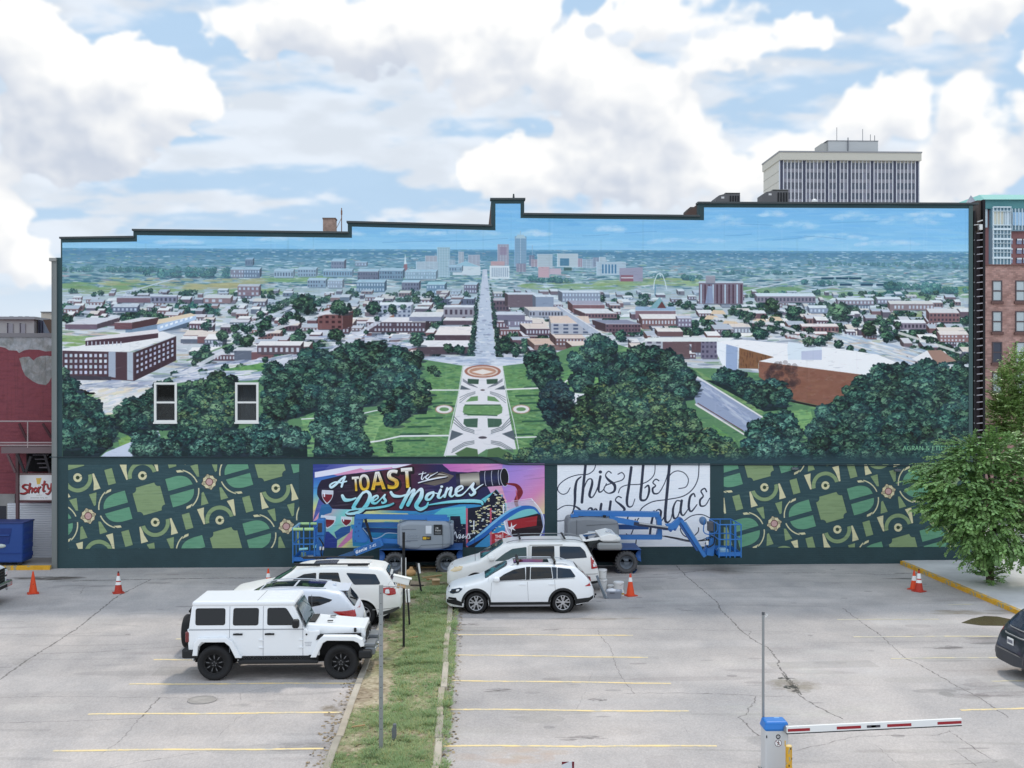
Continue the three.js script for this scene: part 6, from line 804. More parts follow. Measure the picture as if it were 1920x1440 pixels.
function carBody(S, sh) {
  const N = Math.round(S.L / .03), xs = []; for (let i = 0; i <= N; i++) xs.push(S.L * i / N);
  const M2 = 30, pos = [], idx = [];
  const arch = (x) => { let y = sh.bot(x); for (const wx of S.wheels) { const d = x - wx; if (Math.abs(d) < S.arch) y = Math.max(y, S.r + Math.sqrt(S.arch * S.arch - d * d) * (S.archK ?? 1)); } return y; };
  for (const x of xs) {
    const s = sh.section(x), y0 = arch(x), cut = []; let started = false;
    for (let i = 0; i < s.length; i++) { if (!started && s[i][0] >= y0 - 1e-6) { if (i > 0 && s[i][0] > y0) { const k = (y0 - s[i - 1][0]) / (s[i][0] - s[i - 1][0]); cut.push([y0, lerp(s[i - 1][1], s[i][1], k)]); } started = true; } if (started) cut.push(s[i]); }
    let L = 0; const acc = [0]; for (let i = 1; i < cut.length; i++) { L += Math.hypot(cut[i][0] - cut[i - 1][0], cut[i][1] - cut[i - 1][1]); acc.push(L); }
    const ring = []; for (let k = 0, i = 1; k <= M2; k++) { const t = L * k / M2; while (i < cut.length - 1 && acc[i] < t) i++; const u = clamp((t - acc[i - 1]) / (acc[i] - acc[i - 1] + 1e-9)); ring.push([lerp(cut[i - 1][0], cut[i][0], u), lerp(cut[i - 1][1], cut[i][1], u)]); }
    for (const [y, z] of ring) pos.push(x, y, z); for (let k = M2 - 1; k >= 0; k--) pos.push(x, ring[k][0], -ring[k][1]);
  }
  const R = 2 * M2 + 1; for (let i = 0; i < xs.length - 1; i++) for (let k = 0; k < R - 1; k++) { const a = i * R + k, b = a + 1, c = a + R, d = c + 1; idx.push(a, c, b, b, c, d); }
  for (const [i, f] of [[0, 0], [xs.length - 1, 1]]) { const c = pos.length / 3, s = i * R; let y = 0; for (let k = 0; k < R; k++) y += pos[(s + k) * 3 + 1]; pos.push(xs[i] + (f ? .012 : -.012), y / R, 0); for (let k = 0; k < R; k++) { const a = s + k, b = s + (k + 1) % R; f ? idx.push(a, c, b) : idx.push(a, b, c); } }
  const g = new THREE.BufferGeometry(); g.setAttribute('position', new THREE.Float32BufferAttribute(pos, 3)); g.setIndex(idx); g.computeVertexNormals();
  g.setAttribute('uv', new THREE.Float32BufferAttribute(new Float32Array(pos.length / 3 * 2), 2));
  return g;
}
function roundPoly(poly, r) { const o = []; const n = poly.length; poly.forEach((p, i) => { const a = poly[(i + n - 1) % n], b = poly[(i + 1) % n], la = Math.hypot(a[0] - p[0], a[1] - p[1]), lb = Math.hypot(b[0] - p[0], b[1] - p[1]), q = Math.min(r, la * .45, lb * .45), A = [lerp(p[0], a[0], q / la), lerp(p[1], a[1], q / la)], B = [lerp(p[0], b[0], q / lb), lerp(p[1], b[1], q / lb)]; for (let k = 0; k <= 4; k++) { const t = k / 4; o.push([(1 - t) ** 2 * A[0] + 2 * t * (1 - t) * p[0] + t * t * B[0], (1 - t) ** 2 * A[1] + 2 * t * (1 - t) * p[1] + t * t * B[1]]); } }); return o; }
function sheet(poly, place, flip) {                              // a thin skin with a rim over an outline
  const sg = new THREE.ShapeGeometry(new THREE.Shape(poly.map((p) => new THREE.Vector2(...p)))), q = sg.attributes.position;
  let P = [...Array(q.count)].map((_, i) => [q.getX(i), q.getY(i)]), T = [];
  for (let i = 0; i < sg.index.count; i += 3) T.push([0, 1, 2].map((k) => sg.index.getX(i + k)));
  for (let r = 0; r < 6; r++) {                                  // halve the triangles' long edges, alike on both sides, until they follow the body
    const mid = new Map(), len = (a, b) => Math.hypot(P[a][0] - P[b][0], P[a][1] - P[b][1]), cut = (a, b) => { if (len(a, b) < .11) return -1; const k = a < b ? a + '_' + b : b + '_' + a; if (!mid.has(k)) { mid.set(k, P.length); P.push([(P[a][0] + P[b][0]) / 2, (P[a][1] + P[b][1]) / 2]); } return mid.get(k); }, N = [];
    for (let [a, b, c] of T) {
      let m = [cut(a, b), cut(b, c), cut(c, a)], n = m.filter((v) => v >= 0).length;
      if (n === 1) while (m[0] < 0) { [a, b, c] = [b, c, a]; m = [m[1], m[2], m[0]]; } if (n === 2) while (m[2] >= 0) { [a, b, c] = [b, c, a]; m = [m[1], m[2], m[0]]; }
      if (n === 0) N.push([a, b, c]); else if (n === 1) N.push([a, m[0], c], [m[0], b, c]); else if (n === 2) N.push([a, m[0], c], [m[0], m[1], c], [m[0], b, m[1]]); else N.push([a, m[0], m[2]], [m[0], b, m[1]], [m[1], c, m[2]], [m[0], m[1], m[2]]);
    }
    T = N;
  }
  const n = P.length, pos = [], out = [], edges = new Map();
  for (const k of [1, 0]) for (const [x, y] of P) pos.push(...place(x, y, k));
  for (const [a, b, c] of T) { flip ? out.push(a, c, b) : out.push(a, b, c); for (const [u, v] of [[a, b], [b, c], [c, a]]) edges.has(v + '_' + u) ? edges.delete(v + '_' + u) : edges.set(u + '_' + v, [u, v]); }
  for (const [i, j] of edges.values()) flip ? out.push(i, j, n + i, j, n + j, n + i) : out.push(i, n + i, j, j, n + i, n + j);
  const g = new THREE.BufferGeometry(); g.setAttribute('position', new THREE.Float32BufferAttribute(pos, 3)); g.setAttribute('uv', new THREE.Float32BufferAttribute(new Float32Array(pos.length / 3 * 2), 2)); g.setIndex(out);
  const h = g.toNonIndexed(); h.computeVertexNormals(); return h;
}
const tyreGeo = (r, w, ri) => { const k = .03, p = [[ri, -w / 2 + .01], [r - k - .03, -w / 2], [r - k, -w / 2 + .01], [r, -w / 2 + .045], [r, w / 2 - .045], [r - k, w / 2 - .01], [r - k - .03, w / 2], [ri, w / 2 - .01], [ri, -w / 2 + .01]]; return new THREE.LatheGeometry(p.map(([a, b]) => new THREE.Vector2(a, b)), 40).rotateX(Math.PI / 2); };
function wheel(parent, x, y, z, r, ri, w, side, style) {       // side: +1 faces +z
  const o = new THREE.Group(); o.name = 'wheel'; o.position.set(x, y, z); parent.add(o);
  part(o, 'tyre', tyreGeo(r, w, ri - .005), M.rubber);
  const f = w / 2 - .03, spokes = [];
  const sp = (a, r0, r1, wd, lean = 0) => spokes.push(bx(wd, r1 - r0, .03).applyMatrix4(new THREE.Matrix4().makeTranslation(lean, (r0 + r1) / 2, 0)).rotateZ(a).translate(0, 0, f - .012));
  if (style === 'forked') for (let i = 0; i < 5; i++) { const a = i * Math.PI * .4; sp(a, .03, ri * .6, .05); sp(a + .24, ri * .4, ri - .01, .034); sp(a - .24, ri * .4, ri - .01, .034); }
  else if (style === 'dark') for (let i = 0; i < 9; i++) { const a = i * Math.PI * 2 / 9; sp(a, .06, ri - .015, .034); }
  else for (let i = 0; i < 6; i++) { const a = i * Math.PI / 3; sp(a, .04, ri - .01, .06); }
  const m = style === 'dark' ? M.black : M.alloy;
  spokes.push(zc(.055, .04, 16, 0, 0, f - .01), new THREE.TorusGeometry(ri - .012, .014, 8, 36).translate(0, 0, f));
  const rim = part(o, 'rim', spokes, m); part(o, 'brake_disc', zc(ri - .01, .02, 30, 0, 0, f - .09), mat(style === 'dark' ? [22, 22, 24] : [26, 26, 29], .6, .4));
  if (style === 'dark') { const g = []; for (let i = 0; i < 9; i++) { const a = i * Math.PI * 2 / 9 + .1; g.push(bx(.014, .07, .012).translate(.012, ri * .62, f + .006).rotateZ(a)); } for (let i = 0; i < 5; i++) g.push(zc(.012, .02, 8, 0, .045, f + .014).rotateZ(i * 1.257)); part(o, 'bright_accent', g, mat([130, 132, 136], .35, .8)); }
  if (side < 0) o.rotation.y = Math.PI;
  return o;
}
function makeCar(name, label, S, pos, turn) {
  const t = thing(name, label, S.category ?? 'car', pos, turn), sh = carShape(S), off = .006;
  part(t, 'body', carBody(S, sh), S.paint);
  const side = (poly, m, nm, o = off, r = 0, both = true, lab) => { const P = r ? roundPoly(poly, r) : poly; for (const s of both === true ? [1, -1] : [both]) part(t, nm, sheet(P, (x, y, k) => [x, y, s * (sh.Z(x, y) + (k ? o : -.02))], s < 0), m, lab); };
  const over = (poly, m, nm, o = off, r = 0) => part(t, nm, sheet(r ? roundPoly(poly, r) : poly, (x, z, k) => [x, sh.Y(x, z) + (k ? o : -.02), z], true), m);
  const mirrorOver = (xs, m, nm, o, r) => over([...xs.map(([x, z]) => [x, z]), ...xs.slice().reverse().map(([x, z]) => [x, -z])], m, nm, o, r);
  part(t, 'underbody', box(.45, S.L - .35, .2, S.r + .2, -S.hwMax + .26, S.hwMax - .26), M.well);
  for (const wx of S.wheels) for (const s of [1, -1]) { part(t, 'wheel_well', zc(S.arch + .015, .3, 28, wx, S.r, s * (S.hwMax - .42)), M.well); wheel(t, wx, S.r, s * (S.hwMax - .125), S.r, S.ri, .22, s, S.style); }
  return { t, sh, side, over, mirrorOver };
}
const seam = (c, pts, w = .008) => c.side([...pts, ...pts.slice().reverse().map(([x, y]) => [x + w, y + w * .3])], mat([120, 122, 126], .7), 'panel_gap', .003);
function archTrim(c, S, w, m, nm = 'arch_trim') { for (const wx of S.wheels) { const p = [], q = []; for (let i = 0; i <= 18; i++) { const a = Math.PI * (i / 18), x = wx - Math.cos(a) * S.arch, y = S.r + Math.sin(a) * S.arch; p.push([x, Math.max(y, c.sh.bot(x) + .01)]); q.push([wx - Math.cos(a) * (S.arch + w), Math.max(S.r + Math.sin(a) * (S.arch + w), c.sh.bot(x) + .01)]); } c.side([...p, ...q.reverse()], m, nm, .012); } }
function mirror(c, x, y, z, m, s) { part(c.t, 'mirror', rb(.2, .15, .22, .06, x, y, s * (z + .12)), m); part(c.t, 'mirror_stalk', rod(V(x, y - .04, s * (z - .06)), V(x, y - .02, s * (z + .06)), .025), M.trim); }

// ---- white estate car with dark wheel trims
{
  const S = { L: 4.58, hwMax: .9, r: .33, ri: .235, wheels: [.93, 3.6], arch: .385, paint: M.white, style: 'forked', tumble: .36, round: .1,
    top: [[0, .58], [.04, .66], [.14, .76], [.35, .84], [.8, .94], [1.12, 1.02], [1.5, 1.25], [1.88, 1.44], [2.2, 1.49], [2.7, 1.505], [3.3, 1.49], [3.85, 1.44], [4.02, 1.4], [4.3, 1.16], [4.46, .96], [4.54, .84], [4.58, .66]],
    bot: [[0, .3], [.12, .22], [.5, .2], [1, .22], [3.4, .22], [4.1, .26], [4.45, .34], [4.58, .42]], hw: [[0, .55], [.08, .7], [.25, .82], [.6, .89], [1.2, .9], [3.6, .9], [4.1, .87], [4.4, .8], [4.54, .7], [4.58, .62]], belt: [[0, .62], [.5, .74], [1.1, .94], [1.6, .98], [3, 1.0], [4.1, 1.05], [4.58, .9]] };
  const front = gr(836, 1152), c = makeCar('estate_car', 'white estate car with dark wheel arch trim, in front of the minivan', S, [front.x, 0, front.z - .9]);
  c.mirrorOver([[1.2, .62], [1.26, .72], [1.86, .55], [1.9, .3], [1.92, 0], [1.16, 0]].slice(0, 4), M.glassTint, 'windscreen', .008, .03); c.mirrorOver([[4.03, .48], [4.06, .56], [4.4, .6], [4.42, .5]], M.glass, 'rear_window', .008, .03);
  c.side([[1.5, 1.01], [1.78, 1.2], [2.1, 1.345], [2.44, 1.405], [2.45, 1.05]], M.glass, 'side_window', .007, .03); c.side([[2.62, 1.41], [3.24, 1.405], [3.28, 1.08], [2.6, 1.055]], M.glass, 'side_window', .007, .03); c.side([[3.44, 1.395], [3.84, 1.35], [4.0, 1.13], [3.94, 1.1], [3.43, 1.08]], M.glassBlue, 'side_window', .007, .03);
  c.side([[2.46, 1.04], [2.47, 1.415], [2.6, 1.418], [2.58, 1.05]], M.black, 'pillar_trim', .006); c.side([[3.3, 1.07], [3.26, 1.41], [3.42, 1.4], [3.41, 1.08]], M.glassBlue, 'pillar_trim', .006); c.side([[1.42, .985], [1.5, 1.0], [2.5, 1.04], [3.96, 1.09], [3.96, 1.075], [2.5, 1.02]], M.steel, 'window_strip', .01);
  archTrim(c, S, .075, M.trim); c.side([[1.32, .22], [1.32, .36], [3.22, .36], [3.22, .22]], M.trim, 'sill_trim', .012); c.side([[1.36, .22], [1.36, .275], [3.2, .275], [3.2, .22]], M.alloy, 'sill_strip', .022);
  c.side([[3.98, .27], [4.0, .44], [4.44, .47], [4.56, .52], [4.56, .42], [4.4, .33]], M.trim, 'rear_bumper', .014); c.side([[.02, .32], [.02, .42], [.3, .44], [.5, .36], [.5, .24]], M.trim, 'front_bumper', .012); c.side([[.06, .44], [.08, .5], [.3, .5], [.34, .44]], M.black, 'fog_light', .016);
  c.side([[.06, .64], [.08, .72], [.42, .8], [.52, .78], [.4, .66], [.2, .61]], M.glassBlue, 'headlight', .012, .02); c.side([[.3, .69], [.32, .75], [.42, .77], [.4, .7]], M.lamp, 'headlight_lens', .02, .03); c.side([[.16, .66], [.2, .72], [.3, .73], [.32, .67]], M.black, 'headlight_lens', .016, .03); c.side([[4.28, .83], [4.36, .87], [4.53, .99], [4.56, .84], [4.45, .82]], M.red, 'tail_light', .014, .02);
  c.over([[2.1, .46], [2.1, -.46], [3.2, -.44], [3.2, .44]], M.glass, 'sunroof', .008, .06);
  for (const s of [1, -1]) { part(c.t, 'roof_rail', tube([V(1.98, 1.42, s * .6), V(2.15, 1.5, s * .6), V(2.8, 1.52, s * .6), V(3.6, 1.49, s * .58), V(3.82, 1.42, s * .57)], .018, 30), M.alloy); mirror(c, 1.55, 1.07, .84, M.white, s); for (const x of [2.35, 3.25]) part(c.t, 'door_handle', rb(.2, .03, .03, .012, x, .9, s * (c.sh.Z(x, .9) + .012)), M.white); for (const x of [2.22, 3.36]) part(c.t, 'rack_foot', rb(.07, .1, .09, .02, x, 1.53, s * .62), M.black); }
  for (const x of [2.22, 3.36]) part(c.t, 'roof_bar', rb(.08, .03, 1.36, .014, x, 1.575, 0), M.black);
  seam(c, [[2.53, .4], [2.5, .98]]); seam(c, [[1.36, .45], [1.4, .96]]); seam(c, [[3.36, .72], [3.34, 1.03]]); part(c.t, 'tow_hitch', [box(4.5, 4.68, .32, .38, -.03, .03), new THREE.SphereGeometry(.035, 10, 8).translate(4.7, .42, 0)], M.trim); part(c.t, 'number_plate', rb(.012, .15, .32, .005, 4.585, .6, 0), M.whitePaint);
}
// ---- white minivan with its tailgate up
{
  const S = { L: 5.14, hwMax: .99, r: .34, ri: .22, wheels: [.98, 4.06], arch: .39, paint: M.pearl, tumble: .26, round: .12, category: 'minivan',
    top: [[0, .66], [.06, .8], [.25, .92], [.7, 1.04], [1.05, 1.13], [1.4, 1.36], [1.9, 1.66], [2.2, 1.72], [3, 1.75], [4.3, 1.74], [4.62, 1.7], [4.72, 1.6], [5.0, 1.1], [5.1, .9], [5.14, .66]], bot: [[0, .32], [.15, .22], [4.7, .24], [5.14, .36]],
    hw: [[0, .66], [.1, .82], [.35, .93], [.8, .99], [4.5, .99], [4.9, .96], [5.1, .9], [5.14, .84]], belt: [[0, .7], [.9, .96], [1.4, 1.05], [5.14, 1.08]] };
  const p = at(838, 1114, -38.5), c = makeCar('minivan', 'white minivan with its tailgate raised, between the estate car and the blue lifts', S, [p.x, 0, -39.5]);
  c.mirrorOver([[1.12, .72], [1.2, .82], [1.84, .66], [1.9, .5]], M.glassTint, 'windscreen', .008, .04);
  c.side([[1.6, 1.1], [1.95, 1.36], [2.2, 1.5], [2.68, 1.56], [2.68, 1.13]], M.glassTint, 'side_window', .007, .04); c.side([[2.86, 1.58], [3.62, 1.585], [3.62, 1.15], [2.84, 1.14]], M.glass, 'side_window', .007, .03); c.side([[3.8, 1.58], [4.5, 1.56], [4.66, 1.4], [4.72, 1.2], [3.8, 1.15]], M.glassBlue, 'side_window', .007, .03); c.side([[2.78, 1.63], [3.9, 1.635], [3.9, 1.605], [2.78, 1.6]], mat([168, 166, 160], .5), 'door_rail', .01); c.side([[2.72, 1.12], [2.72, 1.6], [2.82, 1.6], [2.82, 1.12]], mat([206, 204, 198], .5), 'pillar_trim', .008);
  c.side([[.1, .76], [.14, .86], [.34, .93], [.54, .93], [.48, .8], [.25, .74]], M.amber, 'headlight', .012, .03); c.side([[4.86, .82], [4.84, 1.24], [4.98, 1.22], [5.09, .84]], M.red, 'tail_light', .014, .03); c.side([[4.93, .9], [4.92, .99], [5.05, .99], [5.08, .9]], M.lamp, 'reversing_light', .018, .01); c.side([[3.9, .64], [3.9, .66], [5.08, .66], [5.1, .64]], mat([150, 150, 148], .6), 'bumper_line', .006); c.side([[4.5, .24], [4.5, .36], [5.12, .42], [5.12, .34]], M.trim, 'bumper_underside', .01);
  for (const s of [1, -1]) { part(c.t, 'roof_rail', tube([V(2.0, 1.7, s * .74), V(2.3, 1.77, s * .74), V(3.4, 1.8, s * .74), V(4.4, 1.77, s * .73), V(4.6, 1.7, s * .73)], .016, 30), M.steel); mirror(c, 1.5, 1.2, .94, M.pearl, s); }
  for (const x of [2.46, 3.98]) part(c.t, 'roof_bar', rb(.07, .035, 1.5, .015, x, 1.82, 0), M.black); part(c.t, 'aerial', rod(V(.95, 1.1, .78), V(.93, 1.95, .8), .007, 5), M.black);
  // raised gate, hinged on the roof's rear edge
  const gate = new THREE.Group(); gate.name = 'tailgate'; gate.userData.label = 'raised rear door seen from its side'; gate.position.set(4.6, 1.73, 0); gate.rotation.z = .12; c.t.add(gate);
  part(gate, 'gate_frame', [plate([[0, .0], [.3, .05], [.62, .05], [.66, .02], [.6, -.03], [.1, -.03]], .1, .01).translate(0, 0, .62), plate([[0, .0], [.3, .05], [.62, .05], [.66, .02], [.6, -.03], [.1, -.03]], .1, .01).translate(0, 0, -.72), rb(.12, .07, 1.24, .03, .06, .01, 0), plate([[.58, .1], [.95, .14], [1.16, .06], [1.16, -.08], [1.0, -.12], [.6, -.06]], 1.5, .03).translate(0, 0, -.75)], M.pearl); part(gate, 'gate_window', bx(.5, .012, 1.22, .34, .022, 0), M.glass); part(gate, 'gate_lamp', [rb(.12, .09, .18, .02, .68, .02, .68), rb(.12, .09, .18, .02, .68, .02, -.68)], M.red); part(gate, 'gate_handle', rb(.2, .03, .26, .012, .95, .155, .3), M.chrome);
  for (const s of [1, -1]) part(c.t, 'gate_strut', rod(V(4.82, 1.32, s * .78), V(5.15, 1.78, s * .74), .016, 6), M.black);
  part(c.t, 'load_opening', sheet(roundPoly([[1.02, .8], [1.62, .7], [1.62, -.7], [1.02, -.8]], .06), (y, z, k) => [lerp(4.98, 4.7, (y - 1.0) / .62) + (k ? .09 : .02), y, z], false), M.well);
}
// ---- large white SUV with roof rails
{
  const S = { L: 5.1, hwMax: 1.0, r: .37, ri: .25, wheels: [.98, 4.0], arch: .44, paint: M.pearl, style: 'six', tumble: .3, round: .13, category: 'suv',
    top: [[0, .78], [.06, .92], [.2, 1.02], [.8, 1.13], [1.2, 1.19], [1.6, 1.42], [2.0, 1.66], [2.3, 1.73], [3, 1.77], [4.1, 1.75], [4.55, 1.69], [4.72, 1.56], [4.93, 1.2], [5.05, 1.02], [5.1, .74]], bot: [[0, .34], [.2, .26], [4.6, .3], [4.85, .42], [5.1, .5]],
    hw: [[0, .7], [.1, .84], [.35, .94], [.9, 1.0], [4.3, 1.0], [4.8, .94], [5.03, .82], [5.1, .72]], belt: [[0, .8], [1, 1.04], [1.6, 1.12], [5.1, 1.18]] };
  const e = at(750, 1175, -33.4), c = makeCar('white_suv', 'large white SUV with black roof rails, farthest from the camera in its row', S, [e.x - 5.1, 0, -34.4]);
  c.mirrorOver([[1.26, .74], [1.34, .84], [1.92, .68], [1.98, .5]], M.glass, 'windscreen', .008, .04); c.mirrorOver([[4.66, .52], [4.7, .66], [4.94, .72], [4.96, .6]], M.glass, 'rear_window', .008, .03);
  c.side([[1.72, 1.18], [2.05, 1.42], [2.3, 1.54], [2.66, 1.58], [2.66, 1.2]], M.glass, 'side_window', .007, .04); c.side([[2.74, 1.58], [3.3, 1.58], [3.4, 1.24], [2.74, 1.21]], M.glass, 'side_window', .007, .04); c.side([[3.52, 1.57], [4.38, 1.53], [4.52, 1.28], [4.5, 1.24], [3.76, 1.24]], M.glassBlue, 'side_window', .007, .05); c.side([[1.66, 1.165], [3.42, 1.22], [3.42, 1.2], [1.66, 1.14]], M.chrome, 'window_strip', .01);
  c.side([[4.5, 1.06], [4.56, 1.14], [4.78, 1.16], [4.95, 1.12], [4.98, .94], [4.76, .92]], M.red, 'tail_light', .014, .04); c.side([[4.66, .98], [4.68, 1.1], [4.78, 1.1], [4.8, .98]], M.lamp, 'reversing_light', .02, .03); c.side([[.06, .86], [.1, .98], [.5, 1.06], [.46, .9]], M.lamp, 'headlight', .012, .03); c.side([[4.3, .5], [4.3, .52], [5.04, .56], [5.04, .54]], mat([150, 150, 148], .6), 'bumper_line', .006); c.side([[4.4, .3], [4.46, .42], [5.06, .56], [5.08, .5], [4.86, .4]], mat([70, 70, 70], .7), 'bumper_underside', .01); c.side([[3.55, .5], [3.55, 1.14], [3.562, 1.14], [3.562, .5]], mat([150, 150, 148], .7), 'panel_gap', .003);
  for (const s of [1, -1]) { for (const [x0, x1] of [[2.05, 2.75], [3.55, 4.15]]) part(c.t, 'roof_rail', rb(x1 - x0, .07, .05, .02, (x0 + x1) / 2, 1.78, s * .68), M.black); part(c.t, 'roof_rail', rb(2.2, .045, .04, .02, 3.1, 1.8, s * .68), M.black); mirror(c, 1.62, 1.26, .95, M.pearl, s); for (const x of [2.55, 3.3]) part(c.t, 'door_handle', rb(.2, .035, .03, .012, x, 1.06, s * (c.sh.Z(x, 1.06) + .012)), M.chrome); }
  c.over([[2.5, .36], [2.5, -.36], [3.2, -.36], [3.2, .36]], mat([70, 70, 78], .25), 'sunroof', .008, .05); archTrim(c, S, .03, M.pearl); part(c.t, 'shark_fin', plate([[0, 0], [.16, 0], [.14, .07]], .04, .008).translate(4.05, 1.75, -.02), M.pearl); part(c.t, 'number_plate', rb(.012, .15, .32, .005, 5.11, .86, 0), M.whitePaint);
}
// ---- silver white hatchback SUV between them
{
  const S = { L: 4.7, hwMax: .94, r: .36, ri: .24, wheels: [.95, 3.65], arch: .43, paint: M.silver, style: 'six', tumble: .34, round: .13, category: 'suv',
    top: [[0, .7], [.06, .84], [.2, .94], [.8, 1.05], [1.15, 1.12], [1.6, 1.4], [1.95, 1.58], [2.25, 1.66], [2.9, 1.69], [3.7, 1.66], [4.12, 1.58], [4.24, 1.5], [4.5, 1.18], [4.62, 1.0], [4.7, .72]], bot: [[0, .32], [.2, .24], [4.3, .28], [4.7, .46]],
    hw: [[0, .66], [.1, .78], [.35, .88], [.8, .94], [3.9, .94], [4.3, .9], [4.6, .78], [4.7, .66]], belt: [[0, .76], [1, 1.0], [1.6, 1.06], [3, 1.14], [3.9, 1.26], [4.7, 1.2]] };
  const e = at(677, 1222, -30.3), c = makeCar('silver_suv', 'silver white SUV with a dark glass roof, just behind the boxy off-road car', S, [e.x - 4.7, 0, -31.2]);
  c.mirrorOver([[1.2, .7], [1.28, .78], [1.88, .62], [1.92, .46]], M.glass, 'windscreen', .008, .04); c.mirrorOver([[4.2, .46], [4.25, .6], [4.47, .66], [4.5, .54]], M.glass, 'rear_window', .008, .04); c.over([[2.0, .5], [2.0, -.5], [2.86, -.5], [2.86, .5]], M.glass, 'sunroof', .008, .07); c.over([[2.92, .5], [2.92, -.5], [3.66, -.48], [3.66, .48]], M.glass, 'sunroof', .008, .07);
  c.side([[1.6, 1.12], [1.95, 1.36], [2.3, 1.49], [2.6, 1.51], [2.6, 1.15]], M.glass, 'side_window', .007, .04); c.side([[2.68, 1.51], [3.2, 1.5], [3.24, 1.2], [2.68, 1.16]], M.glass, 'side_window', .007, .04); c.side([[3.3, 1.49], [3.62, 1.48], [3.95, 1.4], [3.9, 1.36], [3.62, 1.26], [3.32, 1.21]], M.glass, 'side_window', .007, .03);
  c.side([[3.96, 1.1], [4.2, 1.1], [4.52, 1.12], [4.6, 1.06], [4.56, .94], [4.38, .93], [4.14, 1.0]], M.red, 'tail_light', .016, .02); c.side([[.06, .78], [.1, .9], [.6, 1.0], [.5, .84]], M.lamp, 'headlight', .012, .03); archTrim(c, S, .04, M.trim); c.side([[1.4, .26], [1.4, .36], [3.2, .36], [3.2, .26]], M.trim, 'sill_trim', .012);
  for (const s of [1, -1]) { mirror(c, 1.58, 1.2, .88, M.silver, s); part(c.t, 'roof_rail', tube([V(1.95, 1.58, s * .62), V(2.2, 1.67, s * .63), V(3, 1.7, s * .63), V(3.75, 1.65, s * .61)], .016, 24), M.alloy); } part(c.t, 'spoiler', rb(.26, .035, 1.06, .015, 4.2, 1.585, 0), M.silver); part(c.t, 'rear_wiper', rod(V(4.36, 1.37, .3), V(4.47, 1.24, -.1), .012, 6), M.black); part(c.t, 'shark_fin', plate([[0, 0], [.16, 0], [.14, .07]], .04, .008).translate(3.8, 1.63, -.02), M.silver); part(c.t, 'number_plate', rb(.012, .15, .32, .005, 4.71, .84, 0), M.whitePaint);
}
// ---- dark SUV cut by the frame on the right, tail towards us
{
  const S = { L: 4.65, hwMax: .92, r: .35, ri: .24, wheels: [.95, 3.62], arch: .42, paint: M.dark, style: 'six', tumble: .34, round: .13, category: 'suv',
    top: [[0, .7], [.06, .84], [.2, .94], [.8, 1.04], [1.15, 1.1], [1.6, 1.38], [1.95, 1.56], [2.25, 1.64], [2.9, 1.67], [3.6, 1.63], [3.95, 1.54], [4.1, 1.42], [4.36, 1.14], [4.44, 1.06], [4.52, .95], [4.6, .8], [4.65, .62]], bot: [[0, .32], [.2, .24], [4.2, .28], [4.65, .4]],
    hw: [[0, .62], [.1, .76], [.35, .86], [.8, .92], [3.9, .92], [4.3, .88], [4.55, .8], [4.65, .72]], belt: [[0, .74], [1, .98], [1.6, 1.04], [4.65, 1.1]] };
  const c = makeCar('dark_suv', 'dark grey SUV with its tail and number plate towards the puddle', S, [13.0 + 4.65, 0, -27.35], Math.PI);
  c.mirrorOver([[4.02, .46], [4.06, .62], [4.34, .68], [4.36, .56]], M.glassBlue, 'rear_window', .008, .04); c.mirrorOver([[1.2, .7], [1.28, .78], [1.88, .62], [1.92, .46]], M.glass, 'windscreen', .008, .04); for (const w of [[[1.6, 1.1], [1.95, 1.34], [2.3, 1.46], [2.6, 1.48], [2.6, 1.12]], [[2.68, 1.48], [3.2, 1.46], [3.24, 1.14], [2.68, 1.12]], [[3.32, 1.45], [3.7, 1.4], [3.9, 1.2], [3.34, 1.15]]]) c.side(w, M.glass, 'side_window', .007, .04);
  c.side([[4.2, .98], [4.3, 1.08], [4.46, 1.02], [4.5, .84], [4.36, .84]], M.red, 'tail_light', .016, .03); const tail = (y) => { for (let x = 4.65; x > 3.9; x -= .005) if (c.sh.top(x) >= y) return x; return 4.2; };
  part(c.t, 'chrome_strip', tube([V(tail(.98) - .12, .98, .72), V(tail(.98) + .02, .98, .4), V(tail(.98) + .03, .98, 0), V(tail(.98) + .02, .98, -.4), V(tail(.98) - .12, .98, -.72)], .02, 30), M.steel); part(c.t, 'spoiler_strip', tube([V(tail(1.12) - .1, 1.13, .68), V(tail(1.12) + .01, 1.13, .4), V(tail(1.12) + .01, 1.13, -.4), V(tail(1.12) - .1, 1.13, -.68)], .014, 30), M.steel);
  part(c.t, 'number_plate', rb(.02, .16, .31, .008, tail(.85) + .035, .85, .0), M.whitePaint, 'white rear number plate'); part(c.t, 'plate_numbers', [...Array(6)].map((_, i) => bx(.012, .075, .028, tail(.85) + .042, .85, -.11 + i * .044)), mat([60, 66, 92], .6)); part(c.t, 'rear_bumper', sheet(roundPoly([[-.86, .38], [-.84, .58], [-.4, .62], [.4, .62], [.84, .58], [.86, .38], [.4, .34], [-.4, .34]], .05), (z, y, k) => [4.68 - .22 * (z / .88) ** 4 + (k ? .05 : -.1), y, z], false), mat([58, 60, 66], .6)); part(c.t, 'bumper_reflector', rb(.04, .05, .12, .015, 4.6, .57, -.72), M.lamp); for (const s of [1, -1]) mirror(c, 1.58, 1.16, .86, M.dark, s);
}
